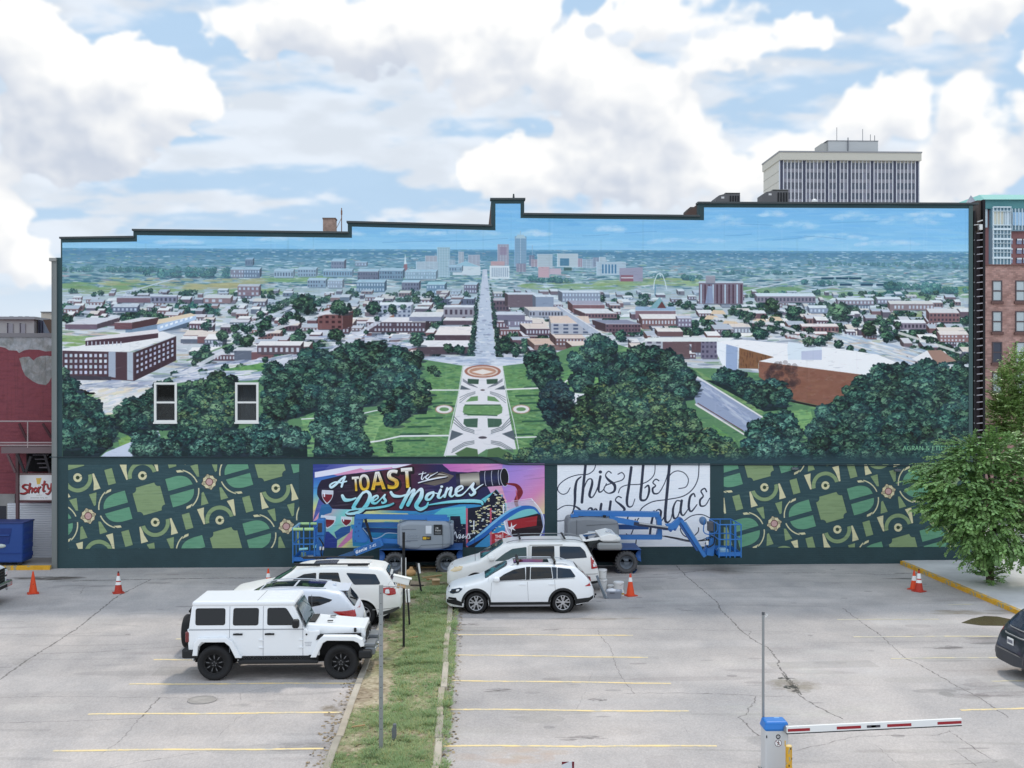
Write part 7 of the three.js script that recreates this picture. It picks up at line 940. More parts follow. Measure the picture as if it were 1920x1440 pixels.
// ---- white pickup cut by the frame on the left, grille towards us
{
  const S = { L: 5.8, hwMax: 1.0, r: .4, ri: .27, wheels: [1.0, 4.6], arch: .47, paint: M.white, style: 'six', tumble: .26, round: .1, category: 'pickup', soft: .03,
    top: [[0, 1.0], [.03, 1.1], [.2, 1.18], [1.2, 1.27], [1.5, 1.32], [1.9, 1.64], [2.2, 1.84], [2.6, 1.9], [3.5, 1.9], [3.75, 1.84], [3.95, 1.42], [4.0, 1.36], [5.7, 1.36], [5.8, 1.3]], bot: [[0, .42], [.3, .38], [5.4, .42], [5.8, .5]], hw: [[0, .86], [.06, .93], [.3, .99], [5.6, .99], [5.8, .95]], belt: [[0, 1.0], [1.3, 1.16], [5.8, 1.2]] };
  const c = makeCar('white_pickup', 'white pickup truck with a black slatted grille, only its nose showing', S, [-15.25, 0, -37.25], Math.PI);
  const X = -.03; part(c.t, 'grille', [rb(.06, .44, 1.25, .03, X, .86, 0)], M.black); for (let i = 0; i < 4; i++) part(c.t, 'grille_bar', rb(.05, .035, 1.18, .015, X - .025, .72 + i * .095, 0), mat([60, 62, 66], .4, .6)); part(c.t, 'emblem', rb(.03, .08, .2, .02, X - .05, .86, 0), M.chrome);
  for (const s of [1, -1]) { part(c.t, 'headlight', rb(.12, .2, .26, .04, .02, .92, s * .76), M.lamp); part(c.t, 'headlight_surround', rb(.1, .28, .3, .04, .03, .9, s * .76), M.black); mirror(c, 1.7, 1.34, .95, M.black, s); part(c.t, 'tow_hook', new THREE.TorusGeometry(.06, .018, 8, 14).rotateY(Math.PI / 2).translate(-.16, .45, s * .5), M.chrome); }
  part(c.t, 'front_bumper', [rb(.24, .22, 1.9, .06, -.06, .56, 0)], M.chrome); part(c.t, 'bumper_mouth', rb(.1, .12, 1.0, .03, -.14, .53, 0), M.black); c.mirrorOver([[1.5, .76], [1.58, .84], [2.16, .68], [2.2, .5]], M.glass, 'windscreen', .008, .04); c.side([[1.95, 1.3], [2.25, 1.62], [2.75, 1.7], [2.75, 1.3]], M.glass, 'side_window', .007, .04); c.side([[2.85, 1.7], [3.5, 1.7], [3.6, 1.32], [2.85, 1.3]], M.glass, 'side_window', .007, .04);
}
// ---- boxy white off-roader
{
  const nr = gr(350, 1270), t = thing('off_road_car', 'boxy white off-road car with black wheels and a spare tyre on its tail', 'off-road car', [nr.x - .2, 0, -28.5]);
  const W = .79, x = (c) => (c - 80) * .003075, y = (c) => (975 - c) * .003075, taper = (g, y0, k) => { const p = g.attributes.position; for (let i = 0; i < p.count; i++) { const d = Math.max(0, p.getY(i) - y0); p.setZ(i, p.getZ(i) * (1 - k * d)); } g.computeVertexNormals(); return g; };
  const arc = (cx, r, a0, a1, n = 12, sy = 1) => [...Array(n + 1)].map((_, i) => { const a = lerp(a0, a1, i / n); return [cx + Math.cos(a) * r, .43 + Math.sin(a) * r * sy]; });
  const tub = [[.3, .62], [.27, 1.2], [3.1, 1.2], [3.14, 1.12], [3.2, .55], [3.0, .46], ...[[1.5, .46]], ...arc(.94, .52, -.02, Math.PI - .0, 14).map((p) => p)];
  part(t, 'body', plate(tub, 2 * W - .06, .03).translate(0, 0, -W + .03), M.white);
  const cab = [[.3, 1.19], [.36, 1.72], [.42, 1.8], [2.7, 1.8], [2.78, 1.77], [3.06, 1.19]];
  part(t, 'cabin', taper(plate(cab, 2 * W - .06, .03).translate(0, 0, -W + .03), 1.2, .14), M.white);
  const rg = taper(rb(2.46, .13, 1.5, .06, 1.6, 1.8, 0, 4), 1.2, 0); part(t, 'roof', rg, M.white); part(t, 'roof_joint', bx(.014, .005, 1.34, 1.92, 1.866, 0), mat([150, 152, 156], .7)); for (let i = 0; i < 4; i++) part(t, 'roof_rib', rb(.62, .014, .03, .006, 2.36, 1.866, -.5 + i * .33), M.white);
  const zz = (yy) => W * (1 - .14 * Math.max(0, yy - 1.2));
  const side = (poly, m, nm, o, r, th = .02) => { const P = r ? roundPoly(poly, r) : poly; for (const s of [1, -1]) part(t, nm, sheet(P, (a, b, k) => [a, b, s * (zz(b) + (k ? o : o - th))], s < 0), m); };
  for (const P of [[[.46, 1.3], [.46, 1.7], [1.17, 1.7], [1.17, 1.3]], [[1.35, 1.29], [1.36, 1.7], [1.97, 1.7], [1.96, 1.29]], [[2.17, 1.29], [2.17, 1.7], [2.62, 1.7], [2.88, 1.29]]]) { side(P.map(([a, b]) => [a, b]), M.black, 'window_seal', .006, .06); const cx = P.reduce((s, p) => s + p[0], 0) / 4, cy0 = 1.495; side(P.map(([a, b]) => [lerp(cx, a, .94), lerp(cy0, b, .9)]), M.glass, 'side_window', .01, .05); }
  const gap = mat([138, 142, 150], .7); for (const a of [1.27, 2.07, 3.02]) side([[a, .56], [a, 1.74], [a + .01, 1.74], [a + .01, .56]], gap, 'panel_gap', .004, 0); side([[.3, 1.185], [.3, 1.195], [3.05, 1.195], [3.05, 1.185]], gap, 'panel_gap', .004, 0);
  for (const s of [1, -1]) {
    for (const a of [x(560), x(806)]) part(t, 'door_handle', [rb(.23, .045, .04, .018, a, y(623), s * (W + .02)), rb(.09, .05, .02, .01, a - .02, y(623), s * (W + .006))], M.black); for (const [a, b] of [[2.03, .94], [2.03, .76], [2.98, .94], [2.98, .76]]) part(t, 'hinge', rb(.1, .035, .03, .01, a, b, s * (W + .012)), M.white); part(t, 'fuel_cap', zc(.022, .02, 12, x(1092), y(628), s * (W + .008)), M.black);
    part(t, 'mirror', rb(.16, .2, .2, .05, 2.88, 1.36, s * (W + .16)), M.black); part(t, 'mirror_stalk', rod(V(2.88, 1.28, s * (W - .05)), V(2.88, 1.3, s * (W + .12)), .03), M.black);
    part(t, 'cowl_side', box(3.0, 3.42, .56, 1.14, s * (W - .3), s * (W - .006)), M.white); part(t, 'side_step', rb(1.9, .09, .16, .03, 2.45, .43, s * (W + .03)), M.trim); part(t, 'sill_trim', rb(1.95, .12, .06, .02, 2.42, .52, s * (W - .03)), M.trim);
    // flared wings
    const flare = (cx, pts) => part(t, 'wing_flare', plate(pts, .2, .02).translate(0, 0, s > 0 ? W - .07 : -W - .13), M.white);
    const F = [[3.22, .54], [3.42, .96], [3.52, 1.05], [4.3, 1.04], [4.46, .96], [4.5, .8], [4.42, .78], [4.36, .88], [4.24, .93], [3.62, .94], [3.52, .88], [3.36, .54]], Rr = [[.42, .6], [.46, .9], [.56, 1.02], [1.22, 1.03], [1.36, .94], [1.58, .54], [1.44, .54], [1.3, .82], [1.18, .92], [.64, .92], [.56, .82], [.54, .6]];
    flare(0, F); flare(0, Rr); part(t, 'inner_wing', box(3.14, 4.4, .55, 1.05, s * .5, s * (W - .08)), M.well); part(t, 'inner_wing', box(.46, 1.5, .5, 1.0, s * .4, s * (W - .2)), M.well);
    part(t, 'wing_vent', plate([[3.34, .93], [3.38, 1.04], [3.5, 1.08], [3.52, 1.05], [3.44, .96]], .02).translate(0, 0, s > 0 ? W + .002 : -W - .022), M.black); part(t, 'indicator', rb(.16, .06, .1, .02, 4.38, .93, s * (W + .06)), M.amber); for (let i = 0; i < 3; i++) part(t, 'badge', rb(.17 - .02 * i, .012, .006, .002, x(1105), y(690) - i * .04, s * (W + .004)), mat([170, 172, 178], .5)); part(t, 'headlight', [zc(.105, .06, 24).rotateY(Math.PI / 2).translate(4.5, .98, s * .5)], M.lamp); part(t, 'headlight_ring', new THREE.TorusGeometry(.11, .016, 8, 24).rotateY(Math.PI / 2).translate(4.525, .98, s * .5), M.black); part(t, 'hood_latch', rb(.06, .1, .05, .015, 4.26, 1.13, s * .62), M.black); part(t, 'tail_light', rb(.1, .26, .16, .03, .27, 1.02, s * .72), phys([110, 22, 26], { roughness: .25, clearcoat: .8 }));
    for (const wx of [.94, 3.95]) wheel(t, wx, .41, s * .8, .41, .25, .26, s, 'dark');
  }
  // bonnet narrows forward
  const hood = rb(1.42, .3, 1.36, .08, 3.78, 1.06, 0, 4), hp = hood.attributes.position; for (let i = 0; i < hp.count; i++) { const k = clamp((hp.getX(i) - 3.07) / 1.42); hp.setZ(i, hp.getZ(i) * lerp(1.02, .84, k)); if (hp.getY(i) > 1.06) hp.setY(i, hp.getY(i) + .1 - .1 * k - .06 * Math.abs(hp.getZ(i)) + .02 * (1 - k)); } hood.computeVertexNormals(); part(t, 'bonnet', hood, M.white);
  part(t, 'nose', rb(.12, .46, 1.2, .04, 4.44, .96, 0), M.white); for (let i = 0; i < 7; i++) part(t, 'grille_slot', rb(.02, .26, .055, .01, 4.505, .95, -.3 + i * .1), M.black); part(t, 'cowl_vent', rb(.16, .02, .9, .008, 3.2, 1.305, 0), M.trim); for (const z of [-.28, .28]) part(t, 'bonnet_vent', rb(.14, .014, .09, .006, 3.62, 1.29, z), M.black); for (const z of [-.2, .3]) part(t, 'wiper', rod(V(3.16, 1.31, z), V(3.0, 1.36, z - .4), .01, 5), M.black);
  // windscreen between the pillars
  const ws = new THREE.BufferGeometry(), wv = [[3.085, 1.22, .7], [3.085, 1.22, -.7], [2.815, 1.745, -.62], [2.815, 1.745, .62]]; ws.setAttribute('position', new THREE.Float32BufferAttribute([0, 1, 2, 0, 2, 3].flatMap((i) => wv[i]), 3)); ws.setAttribute('uv', new THREE.Float32BufferAttribute(new Float32Array(12), 2)); ws.computeVertexNormals(); part(t, 'windscreen', ws.translate(.04, .018, 0), M.glassTint); part(t, 'rear_window', rb(.02, .36, 1.1, .01, .29, 1.48, 0), M.glass);
  part(t, 'front_bumper', [rb(.26, .2, 1.5, .05, 4.62, .64, 0), rb(.3, .1, .5, .03, 4.6, .78, .5), rb(.3, .1, .5, .03, 4.6, .78, -.5)], mat([120, 124, 128], .45, .4)); part(t, 'bumper_corner', [rb(.3, .2, .3, .05, 4.52, .6, .8), rb(.3, .2, .3, .05, 4.52, .6, -.8)], M.trim); part(t, 'fog_light', [zc(.05, .05, 16).rotateY(Math.PI / 2).translate(4.74, .66, .56), zc(.05, .05, 16).rotateY(Math.PI / 2).translate(4.74, .66, -.56)], M.lamp); part(t, 'tow_hook', [new THREE.TorusGeometry(.05, .015, 8, 14).translate(4.78, .7, .3), new THREE.TorusGeometry(.05, .015, 8, 14).translate(4.78, .7, -.3)], M.chrome); part(t, 'skid_plate', rb(.3, .16, 1.0, .04, 4.5, .48, 0), M.trim);
  part(t, 'rear_bumper', [rb(.24, .22, 1.6, .04, .26, .62, 0), rb(.4, .2, .2, .04, .36, .62, .76), rb(.4, .2, .2, .04, .36, .62, -.76)], M.trim); part(t, 'underbody', box(.4, 4.4, .36, .6, -.55, .55), M.well);
  const sp = new THREE.Group(); sp.name = 'spare_wheel'; sp.position.set(.14, 1.0, 0); sp.rotation.y = -Math.PI / 2; t.add(sp); part(sp, 'tyre', tyreGeo(.41, .26, .25), M.rubber); part(sp, 'rim', zc(.25, .16, 28), M.black); part(t, 'spare_bracket', box(.2, .32, .85, 1.15, -.15, .15), M.trim); part(t, 'stop_lamp', rb(.05, .06, .2, .015, .16, 1.5, 0), M.black);
}

// ---------------------------------------------------------------- two blue boom lifts at the wall
function decal(w, h, draw) { const [cv, g] = canvas(w, h); draw(g, w, h); return new THREE.MeshStandardMaterial({ map: canvasTex(cv), roughness: .5 }); }
function liftWheel(t, x, y, z, r, s) {
  const o = new THREE.Group(); o.name = 'wheel'; o.position.set(x, y, z); t.add(o); if (s < 0) o.rotation.y = Math.PI;
  const lug = []; for (let i = 0; i < 22; i++) { const a = i / 22 * Math.PI * 2; lug.push(bx(.05, .05, .16).rotateY(.35).translate(0, r - .012, .07).rotateZ(a), bx(.05, .05, .16).rotateY(-.35).translate(0, r - .012, -.07).rotateZ(a + .14)); }
  part(o, 'tyre', [tyreGeo(r - .015, .32, r * .58), ...lug], mat([84, 84, 86], .9));
  part(o, 'rim', [new THREE.LatheGeometry([[.0, .06], [.1, .06], [.12, .02], [r * .44, -.02], [r * .5, .1], [r * .6, .14], [r * .6, .16]].map(([a, b]) => new THREE.Vector2(a, b)), 32).rotateX(Math.PI / 2), ...[...Array(9)].map((_, i) => zc(.016, .03, 8, 0, .16, .035).rotateZ(i * .698))], mat([128, 136, 146], .6, .2));
  part(o, 'hub', zc(.09, .06, 18, 0, 0, .07), mat([112, 120, 130], .6, .2));
  return o;
}
function liftBase(t, L, chassis, wheels, cab, z) {
  const [x0, x1, y0, y1] = chassis, a = L(x0, y0), b = L(x1, y1);
  part(t, 'chassis', rb(b.x - a.x, a.y - b.y, 1.3, .08, (a.x + b.x) / 2, (a.y + b.y) / 2, -.9), M.blueDark);
  for (const [wx, wy] of wheels) { const c = L(wx, wy); part(t, 'axle_beam', rb(.34, .26, 1.3, .05, c.x, c.y + .1, -.92), M.blueDark); part(t, 'wing', new THREE.CylinderGeometry(.5, .5, .34, 20, 1, true, -.95, 1.9).rotateX(Math.PI / 2).rotateZ(0).translate(c.x, c.y + .04, -.2), mat([34, 88, 150], .5, 0, { side: THREE.DoubleSide })); for (const [zz, s] of [[-.18, 1], [-1.66, -1]]) liftWheel(t, c.x, .415, zz, .415, s); }
  part(t, 'turntable_ring', cy(.5, .5, .2, 30, (L(cab[0], 0).x + L(cab[1], 0).x) / 2, b.y + (a.y - b.y) + .02, -.9), mat([60, 64, 70], .6, .4));
}
function basket(t, L, x0, x1, yt, yb, z0, z1, foam) {
  const a = L(x0, yt), b = L(x1, yb), o = new THREE.Group(); o.name = 'basket'; t.add(o); const W = a.x, E = b.x, T = a.y, B = b.y, r = .024, mB = M.blue;
  part(o, 'floor', box(W, E, B, B + .05, z0, z1), mat([92, 120, 150], .5, .3)); part(o, 'toe_board', [box(W, E, B, B + .2, z1 - .012, z1), box(W, E, B, B + .2, z0, z0 + .012), box(W, W + .012, B, B + .2, z0 + .012, z1 - .012), box(E - .012, E, B, B + .2, z0 + .012, z1 - .012)], mat([40, 108, 182], .45));
  for (const [x, z] of [[W, z0], [W, z1], [E, z0], [E, z1], [W, (z0 + z1) / 2], [E, (z0 + z1) / 2], [(W + E) / 2, z1], [(W + E) / 2, z0]]) part(o, 'post', rod(V(x, B, z), V(x, T, z), r), mB);
  for (const y of [T, lerp(B, T, .55)]) for (const [p, q] of [[[W, z1], [E, z1]], [[W, z0], [E, z0]], [[W, z0], [W, z1]], [[E, z0], [E, z1]]]) part(o, 'rail', rod(V(p[0], y, p[1]), V(q[0], y, q[1]), r), mB);
  if (foam) { for (const [p, q] of [[[W, z1], [E, z1]], [[W, z0], [E, z0]], [[W, z0], [W, z1]]]) for (const [u, v] of [[.02, .47], [.54, .97]]) part(o, 'foam_sleeve', rod(V(lerp(p[0], q[0], u), T, lerp(p[1], q[1], u)), V(lerp(p[0], q[0], v), T, lerp(p[1], q[1], v)), .055, 12), p[0] === q[0] ? mat([150, 190, 214], .8) : M.foam); part(o, 'foam_sleeve', rod(V(lerp(W, E, .3), lerp(B, T, .4), z1 + .02), V(lerp(W, E, .7), lerp(B, T, .42), z1 + .02), .045, 10), mat([140, 200, 208], .8)); part(o, 'paint_tin', cy(.09, .08, .22, 14, lerp(W, E, .42), B + .2, z1 - .4), mat([120, 150, 130], .6)); part(o, 'rag', rb(.24, .1, .2, .04, lerp(W, E, .76), B + .14, z1 - .3), M.whitePaint); }
  else { part(o, 'rail', [rod(V(lerp(W, E, .33), B, z1), V(lerp(W, E, .33), T, z1), r), rod(V(lerp(W, E, .72), B, z1), V(lerp(W, E, .72), T, z1), r)], mB); part(o, 'folded_sheet', rb(.34, .16, .5, .05, lerp(W, E, .4), B + .14, (z0 + z1) / 2), mat([150, 190, 214], .9)); }
  return o;
}
{ // ---- lift before the wine bottle painting
  const z = -42.35, o = at(790, 1078, z), t = thing('boom_lift', 'blue boom lift with green foam basket rails before the wine bottle painting', 'boom lift', [o.x, 0, z]), L = (x, y, dz = 0) => { const v = at(x || 790, y || 1050, z + dz); return V(v.x - o.x, v.y, dz); }, bm = (x0, y0, x1, y1, w, d, dz) => { const a = L(x0, y0), b = L(x1, y1); return beam(V(a.x, a.y, dz), V(b.x, b.y, dz), w, d); };
  liftBase(t, L, [722, 856, 1054, 1031], [[740, 1058], [838, 1058]], [747, 847], z);
  const cabP = [[748, 1026], [747, 990], [749, 983], [764, 978], [836, 979], [843, 984], [846, 1002], [846, 1018], [843, 1027], [826, 1032], [800, 1034], [764, 1031]].map(([x, y]) => { const v = L(x, y); return [v.x, v.y]; });
  part(t, 'engine_cover', plate(roundPoly(cabP, .08), 1.3, .12).translate(0, 0, -1.5), M.gcab); for (const s of [[748, 1000, 1], [846, 1000, 1]]) { const v = L(s[0], s[1]); part(t, 'cover_end', rb(.16, .8, 1.2, .07, v.x, v.y - .08, -.85), M.gcab); }
  const f = -.075; for (const [x0, x1, y] of [[753, 780, 993], [762, 783, 1014], [753, 770, 1016]]) { const a = L(x0, y), b = L(x1, y); part(t, 'cover_groove', rb(b.x - a.x, .02, .02, .008, (a.x + b.x) / 2, a.y, f), mat([112, 120, 132], .6)); }
  { const a = L(830, 985), b = L(830, 1028); part(t, 'cover_seam', box(a.x - .006, a.x + .006, b.y, a.y, f, f + .008), mat([88, 94, 102], .7)); part(t, 'cover_seam', [bm(748, 1027, 783, 1029, .014, .01, f + .004), bm(783, 1029, 790, 1023, .014, .01, f + .004), bm(790, 1023, 846, 1020, .014, .01, f + .004)], mat([98, 104, 112], .7)); }
  const stick = (x0, y0, x1, y1, m, nm) => { const a = L(x0, y0), b = L(x1, y1); part(t, nm, new THREE.PlaneGeometry(b.x - a.x, a.y - b.y).translate((a.x + b.x) / 2, (a.y + b.y) / 2, f + .012), m); };
  stick(798, 986, 809, 1001, mat([214, 220, 228], .4), 'notice_label'); stick(813, 984, 829, 1003.5, decal(64, 80, (g) => { g.fillStyle = '#1c1e22'; g.fillRect(0, 0, 64, 80); g.fillStyle = '#d8d8d8'; g.font = 'bold 17px sans-serif'; g.fillText('CR', 14, 34); g.fillText('Paint', 12, 52); g.fillStyle = '#8b8f94'; g.fillRect(8, 62, 48, 3); g.fillRect(12, 69, 40, 3); }), 'company_label'); stick(792, 1006, 808, 1013, decal(96, 40, (g) => { g.fillStyle = '#15181a'; g.fillRect(0, 0, 96, 40); g.fillStyle = '#d7ae2c'; g.fillRect(4, 6, 40, 28); g.font = 'bold 24px sans-serif'; g.fillText('NC', 50, 29); }), 'warning_label');
  const emb = decal(160, 50, (g) => { g.fillStyle = '#8e96a0'; g.fillRect(0, 0, 160, 50); g.fillStyle = '#7a828d'; g.font = 'italic bold 44px sans-serif'; g.fillText('Genie', 12, 40); }); stick(761, 1001, 786, 1010, emb, 'maker_name');
  part(t, 'boom', bm(664, 971.5, 838, 973, .18, .2, -.5)); t.children[t.children.length - 1].material = M.blue; part(t, 'boom_bracket', bm(800, 976, 842, 977, .1, .5, -.6), M.blue);
  part(t, 'boom_link', plate([[660, 1020], [662, 972], [668, 968], [680, 969], [676, 992], [684, 1004], [690, 1014], [684, 1021]].map(([x, y]) => { const v = L(x, y); return [v.x, v.y]; }), .3, .01).translate(0, 0, -.75), M.blue);
  for (const [x, y] of [[664, 974], [671, 984], [666, 990], [664, 1000], [670, 1008], [664, 1017], [670, 998]]) { const v = L(x, y); part(t, 'bolt', zc(.028, .03, 10, v.x, v.y, -.43), M.blueDark); }
  part(t, 'boom', bm(676, 989, 750, 989, .17, .18, -.8), M.blue); part(t, 'boom', bm(678, 1000, 750, 1002, .16, .14, -1.0), M.blueDark); part(t, 'boom', bm(690, 1015, 750, 1018, .17, .2, -.45), M.blue); part(t, 'cylinder', bm(683, 975, 696, 1019, .09, .09, -.36), M.black); part(t, 'hose', tube([L(680, 990, -.4), L(700, 1010, -.36), L(715, 1006, -.36), L(724, 1000, -.36), L(750, 1001, -.4)], .02, 20), mat([150, 170, 190], .5));
  part(t, 'arm', bm(716, 1018, 664, 1038, .25, .2, -.3), M.blue); part(t, 'arm_extension', bm(670, 1036, 618, 1054, .15, .14, -.3), mat([52, 92, 136], .5)); part(t, 'arm_foot', bm(622, 1053, 596, 1059, .2, .3, -.4), M.blueDark);
  { const a = L(664, 1038), b = L(712, 1019.5), g = new THREE.PlaneGeometry(a.distanceTo(b), .19).rotateZ(Math.atan2(b.y - a.y, b.x - a.x)).translate((a.x + b.x) / 2, (a.y + b.y) / 2, -.195); part(t, 'boom_lettering', g, decal(320, 64, (c) => { c.fillStyle = '#2c66a8'; c.fillRect(0, 0, 320, 64); c.fillStyle = '#fff'; c.font = 'italic bold 52px sans-serif'; c.fillText('Genie', 6, 50); c.font = 'italic 44px sans-serif'; c.fillText('Z-45', 180, 48); })); }
  basket(t, L, 552, 592, 990, 1052, -1.25, .35, true);
  const c0 = L(592, 975), c1 = L(607, 1006); part(t, 'control_box', [rb(c1.x - c0.x, .62, .5, .05, (c0.x + c1.x) / 2, (c0.y + c1.y) / 2, -.45)], M.blue); part(t, 'control_panel', rb(.16, .34, .02, .01, (c0.x + c1.x) / 2 - .02, (c0.y + c1.y) / 2, -.19), mat([60, 60, 66], .6)); part(t, 'basket_mount', bm(600, 1004, 594, 1056, .24, .4, -.45), M.blue); part(t, 'hose', tube([L(598, 1008, -.2), L(606, 1022, -.12), L(602, 1034, -.12), L(606, 1048, -.2), L(622, 1052, -.25)], .025, 24), M.black); for (const x of [600, 605]) { const v = L(x, 1029); part(t, 'clamp', rb(.07, .13, .06, .02, v.x, v.y, -.12), M.whitePaint); }
}
{ // ---- lift before the white lettering panel
  const z = -42.4, o = at(1150, 1078, z), t = thing('boom_lift', 'blue boom lift with bare basket and open engine cover before the white lettering panel', 'boom lift', [o.x, 0, z]), L = (x, y, dz = 0) => { const v = at(x || 1150, y || 1050, z + dz); return V(v.x - o.x, v.y, dz); }, bm = (x0, y0, x1, y1, w, d, dz) => { const a = L(x0, y0), b = L(x1, y1); return beam(V(a.x, a.y, dz), V(b.x, b.y, dz), w, d); };
  liftBase(t, L, [1062, 1192, 1054, 1031], [[1077, 1056], [1175, 1056]], [1064, 1161], z);
  const cabP = [[1064, 1030], [1064, 982], [1068, 974], [1100, 971], [1150, 973], [1160, 978], [1162, 992], [1162, 1030]].map(([x, y]) => { const v = L(x, y); return [v.x, v.y]; });
  part(t, 'engine_cover', plate(roundPoly(cabP, .07), 1.2, .1).translate(0, 0, -1.45), mat([128, 132, 138], .6)); { const a = L(1082, 976), b = L(1082, 1016); part(t, 'cover_seam', box(a.x - .008, a.x + .008, b.y, a.y, -.15, -.14), mat([84, 88, 94], .7)); const p = L(1103, 997), q = L(1122, 1003.5); part(t, 'notice_label', box(p.x, q.x, q.y, p.y, -.15, -.135), mat([196, 202, 210], .5)); const b2 = L(1135, 972); part(t, 'beacon', cy(.06, .06, .12, 12, b2.x, b2.y + .02, -.3), M.black); part(t, 'cover_groove', bm(1100, 986, 1158, 983, .02, .02, -.145), mat([96, 100, 106], .6)); }
  { const a = L(1120, 1012), b = L(1161, 1028); part(t, 'open_cover', [rb(b.x - a.x + .1, .28, .9, .1, (a.x + b.x) / 2, (a.y + b.y) / 2 - .02, .1, 4)], mat([150, 152, 152], .55)); const c = L(1142, 1007); part(t, 'open_cover_top', rb(.72, .2, .86, .09, c.x + .02, c.y - .02, .1, 4), mat([220, 222, 220], .5)); part(t, 'cover_lining', [bm(1092, 1018, 1122, 1005, .24, .7, .1), bm(1088, 1012, 1096, 1024, .16, .7, .1)], mat([52, 56, 56], .8)); part(t, 'cover_latch', [bm(1133, 1000, 1140, 1003, .03, .05, .3), bm(1140, 1003, 1148, 1004, .03, .05, .3)], M.trim); }
  part(t, 'boom', bm(1078, 965, 1240, 967.5, .2, .22, -.55), M.blue); part(t, 'boom_edge', bm(1080, 961, 1238, 963.4, .02, .23, -.55), mat([92, 140, 190], .4)); part(t, 'boom_end', bm(1072, 970, 1086, 969, .1, .3, -.5), M.blue);
  part(t, 'boom_link', plate([[1234, 1014], [1238, 998], [1236, 980], [1229, 964], [1238, 963], [1245, 976], [1246, 1013], [1242, 1015]].map(([x, y]) => { const v = L(x, y); return [v.x, v.y]; }), .3, .01).translate(0, 0, -.8), M.blue); part(t, 'boom', bm(1160, 1011, 1245, 1011, .17, .2, -.6), M.blue); part(t, 'boom', bm(1160, 993, 1222, 993, .17, .2, -.8), M.blueDark);
  part(t, 'arm', bm(1144, 974, 1198, 984, .19, .2, -.3), M.blue); part(t, 'cylinder', bm(1190, 983, 1254, 992, .13, .13, -.25), mat([40, 48, 72], .5)); part(t, 'cylinder_rod', bm(1200, 982, 1254, 989.5, .05, .05, -.17), mat([190, 194, 198], .3, .8)); part(t, 'arm', bm(1245, 992, 1262, 993, .13, .18, -.3), M.blue);
  part(t, 'elbow', plate([[1250, 985], [1262, 983], [1268, 978], [1276, 972], [1282, 974], [1276, 984], [1270, 994], [1258, 997]].map(([x, y]) => { const v = L(x, y); return [v.x, v.y]; }), .26, .01).translate(0, 0, -.45), M.blue); for (const [x, y] of [[1259, 996], [1267, 994], [1278, 974]]) { const v = L(x, y); part(t, 'pin', zc(.05, .34, 12, v.x, v.y, -.33), M.blueDark); }
  for (const d of [-.2, -.46]) part(t, 'jib', bm(1279, 976, 1324, 1045, .13, .1, d), M.blue); part(t, 'jib_rod', bm(1288, 981, 1318, 1030, .07, .07, -.33), mat([120, 160, 200], .4)); part(t, 'jib_plate', bm(1277, 984, 1310, 1034, .07, .3, -.33), M.blueDark);
  part(t, 'basket_mount', [bm(1337, 1012, 1333, 1043, .26, .5, -.4), bm(1324, 1034, 1340, 1040, .22, .3, -.4)], M.blue); part(t, 'hose', tube([L(1322, 1020, -.1), L(1330, 1010, -.06), L(1326, 1026, -.06), L(1338, 1020, -.06), L(1340, 1006, -.1)], .024, 24), M.black); part(t, 'cable', tube([L(1246, 1005, -.6), L(1270, 1009, -.7), L(1296, 1014, -.7), L(1322, 1013, -.5), L(1332, 1008, -.3)], .02, 24), M.black); part(t, 'clamp', rb(.1, .16, .06, .02, ...L(1326, 1018, -.05).toArray()), M.whitePaint);
  basket(t, L, 1345, 1386, 982, 1043, -1.4, .3, false);
  const v = L(1324, 980); part(t, 'control_box', new THREE.CapsuleGeometry(.13, .16, 6, 14).rotateX(Math.PI / 2).scale(1, 1.2, 1).translate(v.x, v.y, -.6), mat([90, 120, 156], .5)); part(t, 'control_frame', tube([L(1321, 975, -.4), L(1320, 998, -.4), L(1330, 1002, -.4), L(1344, 996, -.4), L(1344, 978, -.4)], .022, 24), M.blue); const w = L(1337, 990); part(t, 'control_panel', rb(.2, .36, .3, .03, w.x, w.y, -.5), mat([84, 86, 92], .6));
}

// ---------------------------------------------------------------- cones
function makeCone(name, label, px, pyBase, h, kind) {
  const p = gr(px, pyBase), t = thing(name, label, 'traffic cone', [p.x, 0, p.z], (px % 5) * .2, 'traffic cones around the lot'), body = kind === 'dirty' ? M.coneRed : M.orange, r = (y) => lerp(.145, .03, y / h);
  part(t, 'base', rb(.37, .03, .37, .012, 0, .016, 0), kind === 'dirty' ? M.coneRed : mat([196, 62, 28], .7));
  const seg = (y0, y1, m, nm, o = 0) => part(t, nm, cy(r(y1) + o, r(y0) + o, y1 - y0, 24, 0, (y0 + y1) / 2, 0), m);
  const cuts = { plain: [], one: [[.52, .78]], two: [[.42, .56], [.64, .84]], dirty: [[.42, .56], [.62, .86]], tall: [[.68, .88]] }[kind];
  seg(.03, h, body, 'cone'); for (const [a, b] of cuts) seg(a * h, b * h, M.reflect, 'reflective_collar', .004); part(t, 'tip', kind === 'tall' ? new THREE.SphereGeometry(.042, 12, 8).translate(0, h, 0) : cy(.024, .03, .06, 14, 0, h + .02, 0), kind === 'dirty' ? mat([70, 40, 36], .8) : kind === 'tall' ? mat([206, 92, 80], .6) : body);
  if (kind === 'plain') part(t, 'stencil', bx(.02, .1, .004, 0, h * .42, r(h * .42) - .006), mat([96, 40, 26], .8));
}
makeCone('traffic_cone', 'plain orange cone near the blue bin and the white pickup nose', 62, 1113, .7, 'plain');
makeCone('traffic_cone', 'dirty red cone with two white collars alone before the left green pattern', 222, 1112, .68, 'dirty');
makeCone('traffic_cone', 'cone with white collars half hidden by the large white SUV', 503, 1106, .68, 'two');
makeCone('traffic_cone', 'orange cone with a white neck beside the grey tub and white bucket', 1182, 1117, .7, 'tall');
